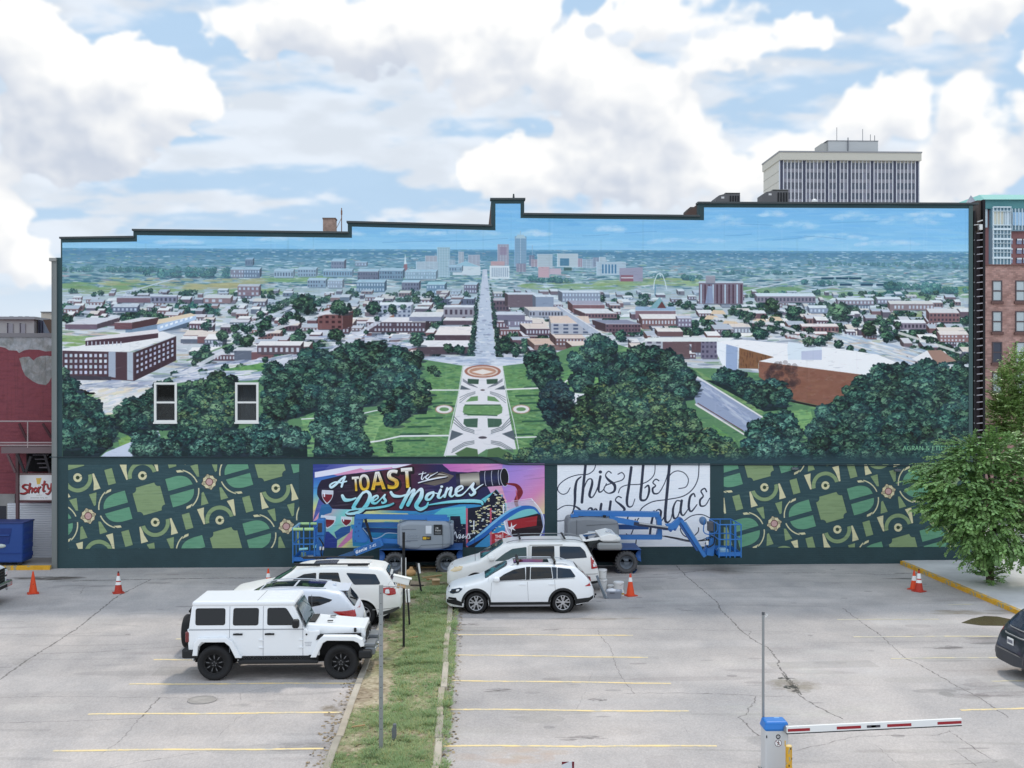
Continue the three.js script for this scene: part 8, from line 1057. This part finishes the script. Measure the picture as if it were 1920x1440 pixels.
makeCone('traffic_cone', 'bright orange cone behind the taller one by the yellow kerb', 1714, 1105, .6, 'one');
makeCone('traffic_cone', 'slim dirty cone with two white collars, front of the pair by the yellow kerb', 1723, 1109, .72, 'dirty');
// ---------------------------------------------------------------- painters' gear behind the minivan
{
  let p = gr(1151, 1121), t = thing('plastic_tub', 'grey plastic tub with white cloths in it behind the minivan', 'tub', [p.x, 0, p.z], -.08);
  const side = (w, d, h, k) => { const g = new THREE.BoxGeometry(w, h, d), q = g.attributes.position; for (let i = 0; i < q.count; i++) if (q.getY(i) < 0) { q.setX(i, q.getX(i) * k); q.setZ(i, q.getZ(i) * k); } g.computeVertexNormals(); return g.translate(0, h / 2, 0); };
  part(t, 'tub', side(.5, .38, .22, .84), M.greyPlastic); part(t, 'tub_rim', [box(-.27, .27, .215, .245, .17, .21), box(-.27, .27, .215, .245, -.21, -.17), box(-.27, -.23, .215, .245, -.17, .17), box(.23, .27, .215, .245, -.17, .17)], mat([150, 154, 164], .6)); part(t, 'tub_handle', rb(.16, .05, .03, .012, -.06, .2, .2), mat([96, 100, 110], .6)); part(t, 'cloth', new THREE.SphereGeometry(.16, 14, 10).scale(1.1, .45, .9).translate(-.08, .24, 0), mat([222, 222, 226], .95)); part(t, 'cloth', new THREE.SphereGeometry(.1, 12, 8).scale(1.1, .5, .9).translate(.12, .24, .02), mat([176, 180, 190], .95));
  const bucket = (px, py, r, h, label, y0 = 0) => { const q = gr(px, py), b = thing('bucket', label, 'bucket', [q.x, y0, q.z]); part(b, 'bucket_body', cy(r, r * .86, h, 22, 0, h / 2, 0), M.plastic); part(b, 'bucket_rim', new THREE.TorusGeometry(r, .014, 6, 24).rotateX(Math.PI / 2).translate(0, h - .02, 0), mat([236, 236, 236], .5)); part(b, 'bucket_lid', cy(r * 1.02, r * 1.02, .02, 22, 0, h + .005, 0), mat([238, 238, 238], .45)); part(b, 'bucket_handle', new THREE.TorusGeometry(r * .98, .006, 5, 20, Math.PI).rotateY(.3).rotateX(1.9).translate(0, h - .05, 0), M.steel); return b; };
  bucket(1160, 1110, .17, .34, 'large white bucket behind the grey tub, beside the cone with the white neck'); bucket(1130, 1106, .15, .36, 'white bucket close to the minivan bumper, under another one'); bucket(1130, 1106, .14, .3, 'small white bucket stacked on top of another at the minivan bumper', .4); bucket(1145, 1106, .1, .16, 'low white pail between the stacked buckets and the large one');
  p = gr(1168, 1117); t = thing('spray_bottle', 'small white bottle between the grey tub and the orange cone', 'bottle', [p.x, 0, p.z]); part(t, 'bottle', cy(.035, .045, .16, 14, 0, .08, 0), M.whitePaint); part(t, 'bottle_neck', cy(.015, .03, .06, 10, 0, .19, 0), M.whitePaint); part(t, 'label_band', cy(.046, .047, .05, 14, 0, .07, 0), mat([190, 150, 50], .6));
  p = gr(1131, 1121); t = thing('folding_step', 'folded grey step board leaning against the minivan bumper', 'step', [p.x, 0, p.z]); part(t, 'board', beam(V(.06, .0, 0), V(-.2, .72, -.1), .07, .3), mat([112, 122, 132], .6)); part(t, 'board', beam(V(.12, 0, .04), V(-.12, .5, -.02), .04, .28), mat([132, 142, 152], .6));
}
// ---------------------------------------------------------------- blue bin
{
  const z = -44.6, a = at(-30, 978, z), b = at(54, 1050, z), t = thing('dumpster', 'blue plastic bin on wheels in front of the white shutter', 'bin', [(a.x + b.x) / 2, .15, z]), w = b.x - a.x, h = a.y - .15;
  const g = rb(w, h - .12, 1.1, .07, 0, .12 + (h - .12) / 2, 0), q = g.attributes.position; for (let i = 0; i < q.count; i++) { const k = 1 - .06 * (1 - clamp((q.getY(i) - .12) / (h - .12))); q.setX(i, q.getX(i) * k); q.setZ(i, q.getZ(i) * k); } g.computeVertexNormals(); part(t, 'bin_body', g, M.blueBin);
  part(t, 'lid', rb(w + .04, .06, 1.14, .025, 0, h, 0), mat([34, 56, 112], .55)); for (const y of [.3, .6, .9, 1.15]) part(t, 'rib', rb(.03, .18, .9, .012, w / 2 - .02, y * h / 1.4, 0), mat([18, 58, 136], .55)); part(t, 'hollow', plate([[-.35, h * .52], [.3, h * .52], [.42, h * .88], [-.45, h * .88]], .02).translate(0, 0, .535), mat([14, 46, 112], .6)); part(t, 'hollow_ledge', rb(.7, .05, .08, .02, 0, h * .72, .56), M.blueBin); part(t, 'bag', new THREE.SphereGeometry(.2, 14, 8).scale(1.1, .42, .5).translate(-.02, h * .47, .53), mat([196, 204, 196], .8)); for (const s of [-1, 1]) part(t, 'castor', zc(.08, .05, 16, s * w * .4, .08, .4), M.black); part(t, 'crease', rb(w * .94, .02, .02, .008, 0, h * .3, .548), mat([18, 58, 136], .55));
}
// ---------------------------------------------------------------- posts and camera on the grass strip
{
  let p = gr(714.5, 1415), top = at(714.5, 1097, p.z), t = thing('square_post', 'tall galvanised square post standing at the near end of the grass strip', 'post', [p.x, .08, p.z]);
  part(t, 'post', bx(.075, top.y - .08, .075, 0, (top.y - .08) / 2, 0), M.galv); part(t, 'post_hole', [...Array(14)].map((_, i) => zc(.009, .08, 8, 0, 3.1 - i * .2 - .08, 0)), M.black); const arm = at(756, 1100.5, p.z); part(t, 'bracket_arm', rod(V(0, top.y - .1, 0), V(arm.x - p.x, arm.y - .08, 0), .009, 6), M.steel); part(t, 'concrete_foot', cy(.09, .11, .06, 12, 0, .0, 0), M.concrete);
  p = gr(757, 1215, .08); top = at(757, 1093, p.z); t = thing('black_post', 'black metal post carrying the security camera, on the grass strip', 'post', [p.x, .08, p.z]); part(t, 'post', bx(.06, top.y - .08, .06, 0, (top.y - .08) / 2, 0), M.black); part(t, 'post_cap', bx(.07, .02, .07, 0, top.y - .07, 0), M.trim);
  const c = at(752, 1090, p.z), cam = thing('security_camera', 'white bullet security camera with loose wires on the black post', 'security camera', [c.x, c.y, p.z + .02]); cam.rotation.z = -.24; const hb = rb(.44, .17, .17, .03, 0, .03, 0); part(cam, 'housing', hb, M.whitePaint); part(cam, 'hood', rb(.5, .03, .21, .012, .01, .13, 0), mat([236, 236, 232], .45)); part(cam, 'lens', zc(.05, .04, 18).rotateY(Math.PI / 2).translate(.225, .02, 0), M.black); part(cam, 'mount', [rb(.08, .14, .1, .02, -.04, -.12, 0), rb(.14, .1, .12, .02, .08, -.1, 0)], mat([196, 160, 120], .7)); part(cam, 'wire', [tube([V(-.2, .02, .05), V(-.28, -.06, .08), V(-.3, -.16, .05), V(-.22, -.2, .06), V(-.1, -.14, .08)], .012, 20), tube([V(-.18, .0, -.02), V(-.12, -.1, .06), V(-.14, -.2, .04), V(-.05, -.2, .05)], .012, 20)], M.whitePaint); part(cam, 'connector', cy(.03, .036, .12, 10, -.3, .2, 0), M.plastic); part(cam, 'wire', tube([V(-.3, .14, 0), V(-.31, .05, .02), V(-.25, -.02, .02), V(-.2, .0, 0)], .01, 14), M.plastic);
  p = gr(757, 1093, .05); top = at(757, 998, p.z); t = thing('black_post', 'black post with white sign edges standing before the grey lift cover', 'post', [p.x, .05, p.z]); part(t, 'post', bx(.09, top.y - .05, .06, 0, (top.y - .05) / 2, 0), M.black); for (const s of [-1, 1]) part(t, 'sign_edge', bx(.022, .76, .2, s * .075, .5, 0), M.whitePaint);
  p = gr(768, 1175, .08); top = at(767, 1105, p.z); t = thing('black_post', 'short black post with a white tag behind the security camera', 'post', [p.x, .08, p.z]); t.rotation.z = .06; part(t, 'post', bx(.05, top.y - .08, .05, 0, (top.y - .08) / 2, 0), M.black); part(t, 'tag', [bx(.03, .36, .16, -.045, top.y - .26, 0), bx(.05, .36, .16, .035, top.y - .26, 0)], M.whitePaint);
  p = gr(791, 1116, .05); top = at(781, 1055, p.z); t = thing('leaning_post', 'thin black post leaning beside scrap wood with a white strip on top', 'post', [p.x, .05, p.z]); part(t, 'post', beam(V(0, 0, 0), V(top.x - p.x, top.y - .05, 0), .06, .05), M.black); part(t, 'strip', beam(V((top.x - p.x) * .68 + .06, (top.y - .05) * .68, .02), V(top.x - p.x + .07, top.y - .07, .02), .06, .04), M.whitePaint);
  // scrap at the far end of the strip
  const r = rng(41);
  for (const [x, y, w, h, d, rot, label] of [[817, 1097, .26, .2, .26, .1, 'open cardboard box lying on the grass before the minivan']]) { p = gr(x, y + 4); t = thing('cardboard_box', label, 'box', [p.x, .1, p.z], rot); part(t, 'box_body', bx(w, h, d, 0, h / 2, 0), M.cardboard); part(t, 'flap', bx(w, .01, .12, 0, h + .03, d / 2 + .04).rotateX(.2), mat([196, 168, 132], .9)); part(t, 'flap', bx(.1, .01, d, -w / 2 - .04, h, 0), mat([160, 132, 98], .9)); }
  for (const [x0, y0, x1, y1, w, label, m] of [[768, 1070, 822, 1071, .1, 'pale board lying under the blue lift', M.wood], [792, 1090, 828, 1086, .08, 'curved strip of wood beside the cardboard box', M.wood], [770, 1104, 794, 1106, .06, 'dark plank between the black posts', mat([60, 52, 48], .9)], [800, 1093, 818, 1092, .12, 'brown scrap panel near the cardboard box', mat([150, 110, 72], .9)]]) { const a = gr(x0, y0), b = gr(x1, y1); t = thing('board', label, 'board', [a.x, .13, a.z]); part(t, 'board', beam(V(0, 0, 0), V(b.x - a.x, .02, b.z - a.z), .04, w), m); }
  p = gr(770, 1085); t = thing('paper_sack', 'tan paper sack among the scrap behind the camera', 'sack', [p.x, .1, p.z]); part(t, 'sack', new THREE.SphereGeometry(.16, 12, 8).scale(1.2, .9, .9).translate(0, .12, 0), mat([190, 150, 104], .95)); part(t, 'sack_neck', cy(.05, .1, .1, 10, .02, .28, 0), mat([176, 138, 96], .95));
  for (const [x, y, label] of [[672, 1375, 'weathered stick lying on the grass by the square post'], [775, 1205, 'short pale stick on the grass beside the camera post']]) { p = gr(x, y); t = thing('stick', label, 'stick', [p.x, .14, p.z]); part(t, 'stick', rod(V(-.13, 0, .03), V(.13, .02, -.03), .018, 7), M.wood); part(t, 'twig', rod(V(0, 0, 0), V(.08, .03, .06), .008, 5), M.wood); }
  p = gr(739, 1396); t = thing('broken_stump', 'broken grey concrete stump in the grass beside the square post', 'stump', [p.x, .06, p.z]); part(t, 'stump', [rb(.09, .3, .1, .02, 0, .12, 0), rb(.07, .1, .09, .02, .01, .3, 0)], mat([104, 108, 112], .9));
}
// ---------------------------------------------------------------- entrance barrier
{
  const z = -20.6, a = at(1434, 1349, z), b = at(1480, 1440, z), w = b.x - a.x, t = thing('parking_barrier', 'grey barrier cabinet with a blue cap and a red striped arm', 'barrier', [(a.x + b.x) / 2, 0, z - .18]), h = at(1457, 1369, z).y;
  part(t, 'cabinet', rb(w - .02, h, .36, .04, 0, h / 2, 0), mat([198, 198, 198], .5)); part(t, 'cabinet_plinth', bx(w + .04, .06, .42, 0, .03, 0), M.steel); const cap = rb(w + .01, .17, .4, .05, 0, h + .06, 0, 4), q = cap.attributes.position; for (let i = 0; i < q.count; i++) if (q.getY(i) > h + .07) { q.setX(i, q.getX(i) * .92); q.setZ(i, q.getZ(i) * .9); } cap.computeVertexNormals(); part(t, 'cap', cap, M.capBlue); part(t, 'cap_notch', rb(.1, .012, .05, .005, .06, h + .147, -.08), mat([120, 170, 214], .5));
  const icon = decal(160, 250, (g) => { g.fillStyle = '#c6c6c6'; g.fillRect(0, 0, 160, 250); g.fillStyle = '#26262a'; g.beginPath(); g.arc(80, 56, 42, 0, 7); g.fill(); g.fillStyle = '#c9c9c9'; g.beginPath(); g.ellipse(80, 56, 26, 20, 0, 0, 7); g.fill(); g.fillStyle = '#3a3a40'; g.fillRect(62, 52, 36, 8); g.fillStyle = '#ececec'; g.beginPath(); g.arc(80, 170, 62, 0, 7); g.fill(); g.strokeStyle = '#4a2328'; g.lineWidth = 9; g.beginPath(); g.arc(80, 170, 58, 0, 7); g.stroke(); g.strokeStyle = '#222'; g.lineWidth = 10; g.lineCap = 'round'; g.beginPath(); g.moveTo(84, 146); g.lineTo(80, 178); g.lineTo(64, 206); g.moveTo(80, 178); g.lineTo(96, 202); g.moveTo(60, 164); g.lineTo(84, 150); g.lineTo(102, 168); g.stroke(); g.fillStyle = '#222'; g.beginPath(); g.arc(86, 132, 9, 0, 7); g.fill(); g.strokeStyle = '#8c1f2a'; g.lineWidth = 7; g.beginPath(); g.moveTo(42, 128); g.lineTo(120, 212); g.stroke(); });
  part(t, 'pictogram_plate', new THREE.PlaneGeometry(.165, .258).translate(.02, h - .19, .183), icon); part(t, 'lock', rb(.02, .05, .012, .005, -w / 2 + .035, h - .12, .18), M.trim);
  const p0 = at(1472, 1365.5, z), p1 = at(1799, 1350, z), o = t.position, A = V(p0.x - o.x, p0.y, .26), B = V(p1.x - o.x, p1.y, .26); part(t, 'arm', beam(A, B, .115, .06), mat([228, 228, 226], .5)); part(t, 'arm_lip', beam(V(A.x, A.y - .068, .26), V(B.x, B.y - .068, .26), .022, .05), M.black);
  const pc = (px0, px1, wd, nm, m) => { const k0 = (px0 - 1472) / 327, k1 = (px1 - 1472) / 327; part(t, nm, beam(V(lerp(A.x, B.x, k0), lerp(A.y, B.y, k0) - .006, .2925), V(lerp(A.x, B.x, k1), lerp(A.y, B.y, k1) - .006, .2925), wd, .004), m); }; const rd = mat([150, 24, 36], .4); for (const [x0, x1] of [[1474, 1515], [1565, 1610], [1659, 1704], [1753, 1798]]) pc(x0, x1, .05, 'red_stripe', rd); pc(1621, 1646, .045, 'arm_label', mat([66, 62, 70], .5)); pc(1629, 1638, .045, 'arm_emblem', mat([214, 214, 214], .5)); part(t, 'arm_hub', zc(.07, .1, 18, w / 2 - .05, p0.y - .01, .22), M.steel);
}
{
  const z = -20.3; let b = at(1479, 1396, z), t = thing('yellow_bollard', 'chipped yellow steel bollard beside the barrier cabinet', 'bollard', [b.x, 0, z]); part(t, 'tube', cy(.058, .058, b.y - .03, 20, 0, (b.y - .03) / 2, 0), mat([255, 255, 255], .7, 0, { map: kerbTex })); part(t, 'cap', new THREE.SphereGeometry(.058, 18, 8, 0, 6.3, 0, 1.57).scale(1, .5, 1).translate(0, b.y - .03, 0), mat([236, 206, 140], .7)); part(t, 'hook', bx(.016, .1, .016, -.066, b.y + .02, 0), M.yellow); for (const [x, y] of [[.02, -.06], [-.01, -.36], [.04, -.24]]) part(t, 'chip', bx(.02, .035, .006, x, b.y + y, Math.sqrt(.058 ** 2 - x * x)), mat([70, 52, 30], .9));
  const zp = -21; b = at(1431, 1148, zp); t = thing('metal_pole', 'slim grey metal pole with a small hook on top, beside the barrier', 'pole', [b.x, 0, zp]); part(t, 'pole', cy(.023, .026, b.y, 14, 0, b.y / 2, 0), M.galv); part(t, 'pole_cap', cy(.028, .028, .05, 12, 0, b.y - .02, 0), mat([90, 92, 96], .6, .4)); part(t, 'hook', tube([V(.02, b.y - .12, 0), V(.05, b.y - .06, 0), V(.07, b.y - .03, 0), V(.08, b.y - .05, 0), V(.05, b.y - .09, 0)], .006, 16, 5), M.whitePaint);
  const zs = -19; b = at(1065, 1427.5, zs); t = thing('small_sign', 'small white sign with dark red corners just entering the frame at the bottom', 'sign', [b.x, 0, zs]); part(t, 'sign_plate', bx(.21, .3, .012, 0, b.y - .15, 0), mat([206, 208, 210], .5)); part(t, 'red_corner', plate([[-.104, b.y - .002], [.02, b.y - .002], [-.09, b.y - .045], [-.104, b.y - .05]], .004).translate(0, 0, .007), M.darkRed); part(t, 'red_bar', plate([[.065, b.y - .002], [.104, b.y - .002], [.092, b.y - .29], [.075, b.y - .29]], .004).translate(0, 0, .007), M.darkRed); part(t, 'post', bx(.05, b.y - .1, .03, 0, (b.y - .1) / 2, -.022), M.galv);
}

// ---------------------------------------------------------------- trees
function leafCloud(clumps, seed, o) {                          // sprays of paired leaves along drooping twigs
  const R = rng(seed), pos = [], nor = [], col = [], twigs = [], up = V(0, 1, 0), g = new THREE.BufferGeometry();
  const leaf = (p, dir, n, L, W, c) => {
    const s = dir.clone().cross(n).normalize(), tip = p.clone().addScaledVector(dir, L), m = p.clone().addScaledVector(dir, L * .48), a = m.clone().addScaledVector(s, W).addScaledVector(n, W * .3), b = m.clone().addScaledVector(s, -W).addScaledVector(n, W * .3);
    for (const [x, y, z, q] of [[p, a, tip, 1], [p, tip, b, -1]]) { const nn = n.clone().addScaledVector(s, -q * .3).normalize(); for (const v of [x, y, z]) { pos.push(v.x, v.y, v.z); nor.push(nn.x, nn.y, nn.z); col.push(...c); } }
  };
  for (const [c, rx, ry, rz, n, drift] of clumps) for (let i = 0; i < n * 1.25; i++) {
    let d; do d = V(R() * 2 - 1, R() * 2 - 1, R() * 2 - 1); while (d.lengthSq() > 1 || d.lengthSq() < .1);
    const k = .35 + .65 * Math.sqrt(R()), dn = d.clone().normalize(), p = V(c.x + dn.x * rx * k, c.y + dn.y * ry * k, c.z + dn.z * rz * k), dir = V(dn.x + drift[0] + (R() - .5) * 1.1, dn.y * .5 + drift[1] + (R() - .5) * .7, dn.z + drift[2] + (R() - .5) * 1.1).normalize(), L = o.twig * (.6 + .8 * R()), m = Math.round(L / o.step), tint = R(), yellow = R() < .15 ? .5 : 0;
    let q = p.clone(); const path = [q.clone()];
    for (let j = 0; j < m; j++) {
      dir.y -= o.droop * .02; dir.normalize(); q.addScaledVector(dir, o.step); if (j % 5 === 4) path.push(q.clone());
      const side = dir.clone().cross(up).normalize(), nrm = side.clone().cross(dir).normalize(), s = j % 2 ? 1 : -1, ld = dir.clone().multiplyScalar(.55).addScaledVector(side, s * .8).addScaledVector(up, -.25 + .35 * (R() - .5)).normalize(), ln = nrm.clone().add(V((R() - .5) * .9, (R() - .3) * .5, (R() - .5) * .9)).normalize(), b = (.55 + .8 * R()) * (.68 + .44 * k), t = o.tone;  // inner leaves coloured darker, outer ones lighter: crown shade painted into the leaves
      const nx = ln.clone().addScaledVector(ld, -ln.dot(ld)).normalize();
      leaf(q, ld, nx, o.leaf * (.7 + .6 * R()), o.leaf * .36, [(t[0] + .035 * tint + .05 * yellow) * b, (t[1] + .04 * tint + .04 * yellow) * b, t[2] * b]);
    }
    if (path.length > 1) twigs.push(tube(path, .006, path.length * 2, 4));
  }
  g.setAttribute('position', new THREE.Float32BufferAttribute(pos, 3)); g.setAttribute('normal', new THREE.Float32BufferAttribute(nor, 3)); g.setAttribute('color', new THREE.Float32BufferAttribute(col, 3)); g.setAttribute('uv', new THREE.Float32BufferAttribute(new Float32Array(pos.length / 3 * 2), 2));
  return [g, twigs];
}
const LEAF = new THREE.MeshPhysicalMaterial({ vertexColors: true, roughness: .42, side: THREE.DoubleSide, transmission: .32, thickness: 0, specularIntensity: .7 });
const BARK = mat([92, 80, 68], .95, 0, { map: scaled(dirtTex, 1, 3) });
function limbs(t, list) { for (const [pts, r0, r1] of list) { const cv = new THREE.CatmullRomCurve3(pts), n = 16, g = new THREE.TubeGeometry(cv, n, 1, 8), p = g.attributes.position, c = V(0, 0, 0); for (let i = 0; i <= n; i++) { const k = i / n, r = lerp(r0, r1, k); cv.getPointAt(k, c); for (let j = 0; j <= 8; j++) { const q = i * 9 + j; p.setXYZ(q, c.x + (p.getX(q) - c.x) * r, c.y + (p.getY(q) - c.y) * r, c.z + (p.getZ(q) - c.z) * r); } } g.computeVertexNormals(); part(t, r0 > .08 ? 'trunk' : 'limb', g, BARK); } }
{
  const b = gr(1855, 1099), z = b.z, t = thing('street_tree', 'leafy green elm on the pavement hiding the corner of the murals', 'tree', [b.x, .1, z]), s = -z / FOCAL, P = (px, py, dz = 0) => { const v = at(px, py, z + dz); return V(v.x - b.x, v.y - .1, dz); };
  const cl = (px, py, rx, ry, n, dz, dr) => [P(px, py, dz), rx * s, ry * s, rx * s * .9, n, dr];
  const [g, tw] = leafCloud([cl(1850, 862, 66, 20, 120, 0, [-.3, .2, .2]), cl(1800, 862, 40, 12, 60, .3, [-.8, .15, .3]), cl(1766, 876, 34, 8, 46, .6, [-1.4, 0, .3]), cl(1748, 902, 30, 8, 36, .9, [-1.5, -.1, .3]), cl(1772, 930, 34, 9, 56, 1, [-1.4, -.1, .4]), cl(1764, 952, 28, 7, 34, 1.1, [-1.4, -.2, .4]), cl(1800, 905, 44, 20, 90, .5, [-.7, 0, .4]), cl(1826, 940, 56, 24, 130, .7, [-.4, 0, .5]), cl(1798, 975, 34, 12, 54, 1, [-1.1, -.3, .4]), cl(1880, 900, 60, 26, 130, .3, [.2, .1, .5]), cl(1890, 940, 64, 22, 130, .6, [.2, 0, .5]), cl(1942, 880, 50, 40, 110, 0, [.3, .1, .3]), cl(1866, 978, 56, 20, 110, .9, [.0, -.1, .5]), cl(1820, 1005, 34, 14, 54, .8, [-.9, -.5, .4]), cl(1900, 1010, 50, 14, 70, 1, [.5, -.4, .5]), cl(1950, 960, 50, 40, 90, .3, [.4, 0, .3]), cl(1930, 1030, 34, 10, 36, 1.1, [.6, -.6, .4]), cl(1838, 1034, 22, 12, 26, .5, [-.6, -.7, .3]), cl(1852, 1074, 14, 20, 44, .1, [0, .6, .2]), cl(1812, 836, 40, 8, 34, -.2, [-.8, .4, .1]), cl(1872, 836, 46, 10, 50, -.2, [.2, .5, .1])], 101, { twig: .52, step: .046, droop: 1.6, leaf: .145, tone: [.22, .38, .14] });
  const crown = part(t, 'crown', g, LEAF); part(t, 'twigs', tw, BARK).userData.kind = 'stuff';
  limbs(t, [[[P(1857, 1099), P(1856, 1060), P(1860, 1010, .1), P(1864, 960, .1)], .15, .1], [[P(1862, 985, .1), P(1830, 930, .3), P(1790, 890, .5), P(1752, 884, .7)], .07, .012], [[P(1863, 970, .1), P(1880, 920, .1), P(1905, 870, 0), P(1930, 820, -.2)], .075, .015], [[P(1864, 962, .1), P(1856, 900, .1), P(1842, 850, 0), P(1836, 824, -.1)], .075, .012], [[P(1861, 1000, .1), P(1900, 985, .4), P(1945, 980, .4), P(1985, 985, .3)], .06, .012], [[P(1860, 1010, .1), P(1820, 975, .5), P(1780, 950, .9), P(1745, 936, 1.1)], .05, .01], [[P(1860, 1005, .1), P(1885, 1015, .6), P(1915, 1035, 1), P(1935, 1048, 1.1)], .04, .01]]);
}
{
  const z = -54, b = at(1916, 990, z), t = thing('street_tree', 'paler yellow green tree in front of the brick building windows', 'tree', [b.x, .1, z]), s = -z / FOCAL, P = (px, py, dz = 0) => { const v = at(px, py, z + dz); return V(v.x - b.x, v.y - .1, dz); };
  const cl = (px, py, rx, ry, n, dz, dr) => [P(px, py, dz), rx * s, ry * s, rx * s * .9, n, dr];
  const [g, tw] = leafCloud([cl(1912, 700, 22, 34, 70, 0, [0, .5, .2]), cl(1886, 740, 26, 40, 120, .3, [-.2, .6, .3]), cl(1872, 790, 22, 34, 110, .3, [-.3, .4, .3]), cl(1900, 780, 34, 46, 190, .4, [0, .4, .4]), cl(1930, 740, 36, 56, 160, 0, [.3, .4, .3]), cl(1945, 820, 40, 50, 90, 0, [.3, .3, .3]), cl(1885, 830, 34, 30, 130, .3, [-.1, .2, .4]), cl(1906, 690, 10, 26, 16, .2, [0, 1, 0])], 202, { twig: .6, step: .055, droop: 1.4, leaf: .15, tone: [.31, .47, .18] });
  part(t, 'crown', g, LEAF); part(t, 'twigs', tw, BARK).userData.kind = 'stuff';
  limbs(t, [[[P(1916, 1000), P(1915, 920), P(1912, 850), P(1910, 790)], .14, .08], [[P(1912, 850), P(1890, 800, .2), P(1876, 760, .2)], .06, .012], [[P(1911, 820), P(1920, 760), P(1930, 700)], .06, .012], [[P(1910, 800), P(1906, 740), P(1908, 690)], .06, .01]]);
  const q = at(1866, 846, -50), l = thing('dark_bollard', 'dark lamp bollard showing between the two trees', 'post', [q.x, 0, -50]); const h = at(1866, 802, -50).y; part(l, 'post', cy(.06, .08, h, 12, 0, h / 2, 0), M.black); part(l, 'post_top', cy(.1, .1, .25, 12, 0, h - .1, 0), M.black);
}

renderer.render(scene, camera);
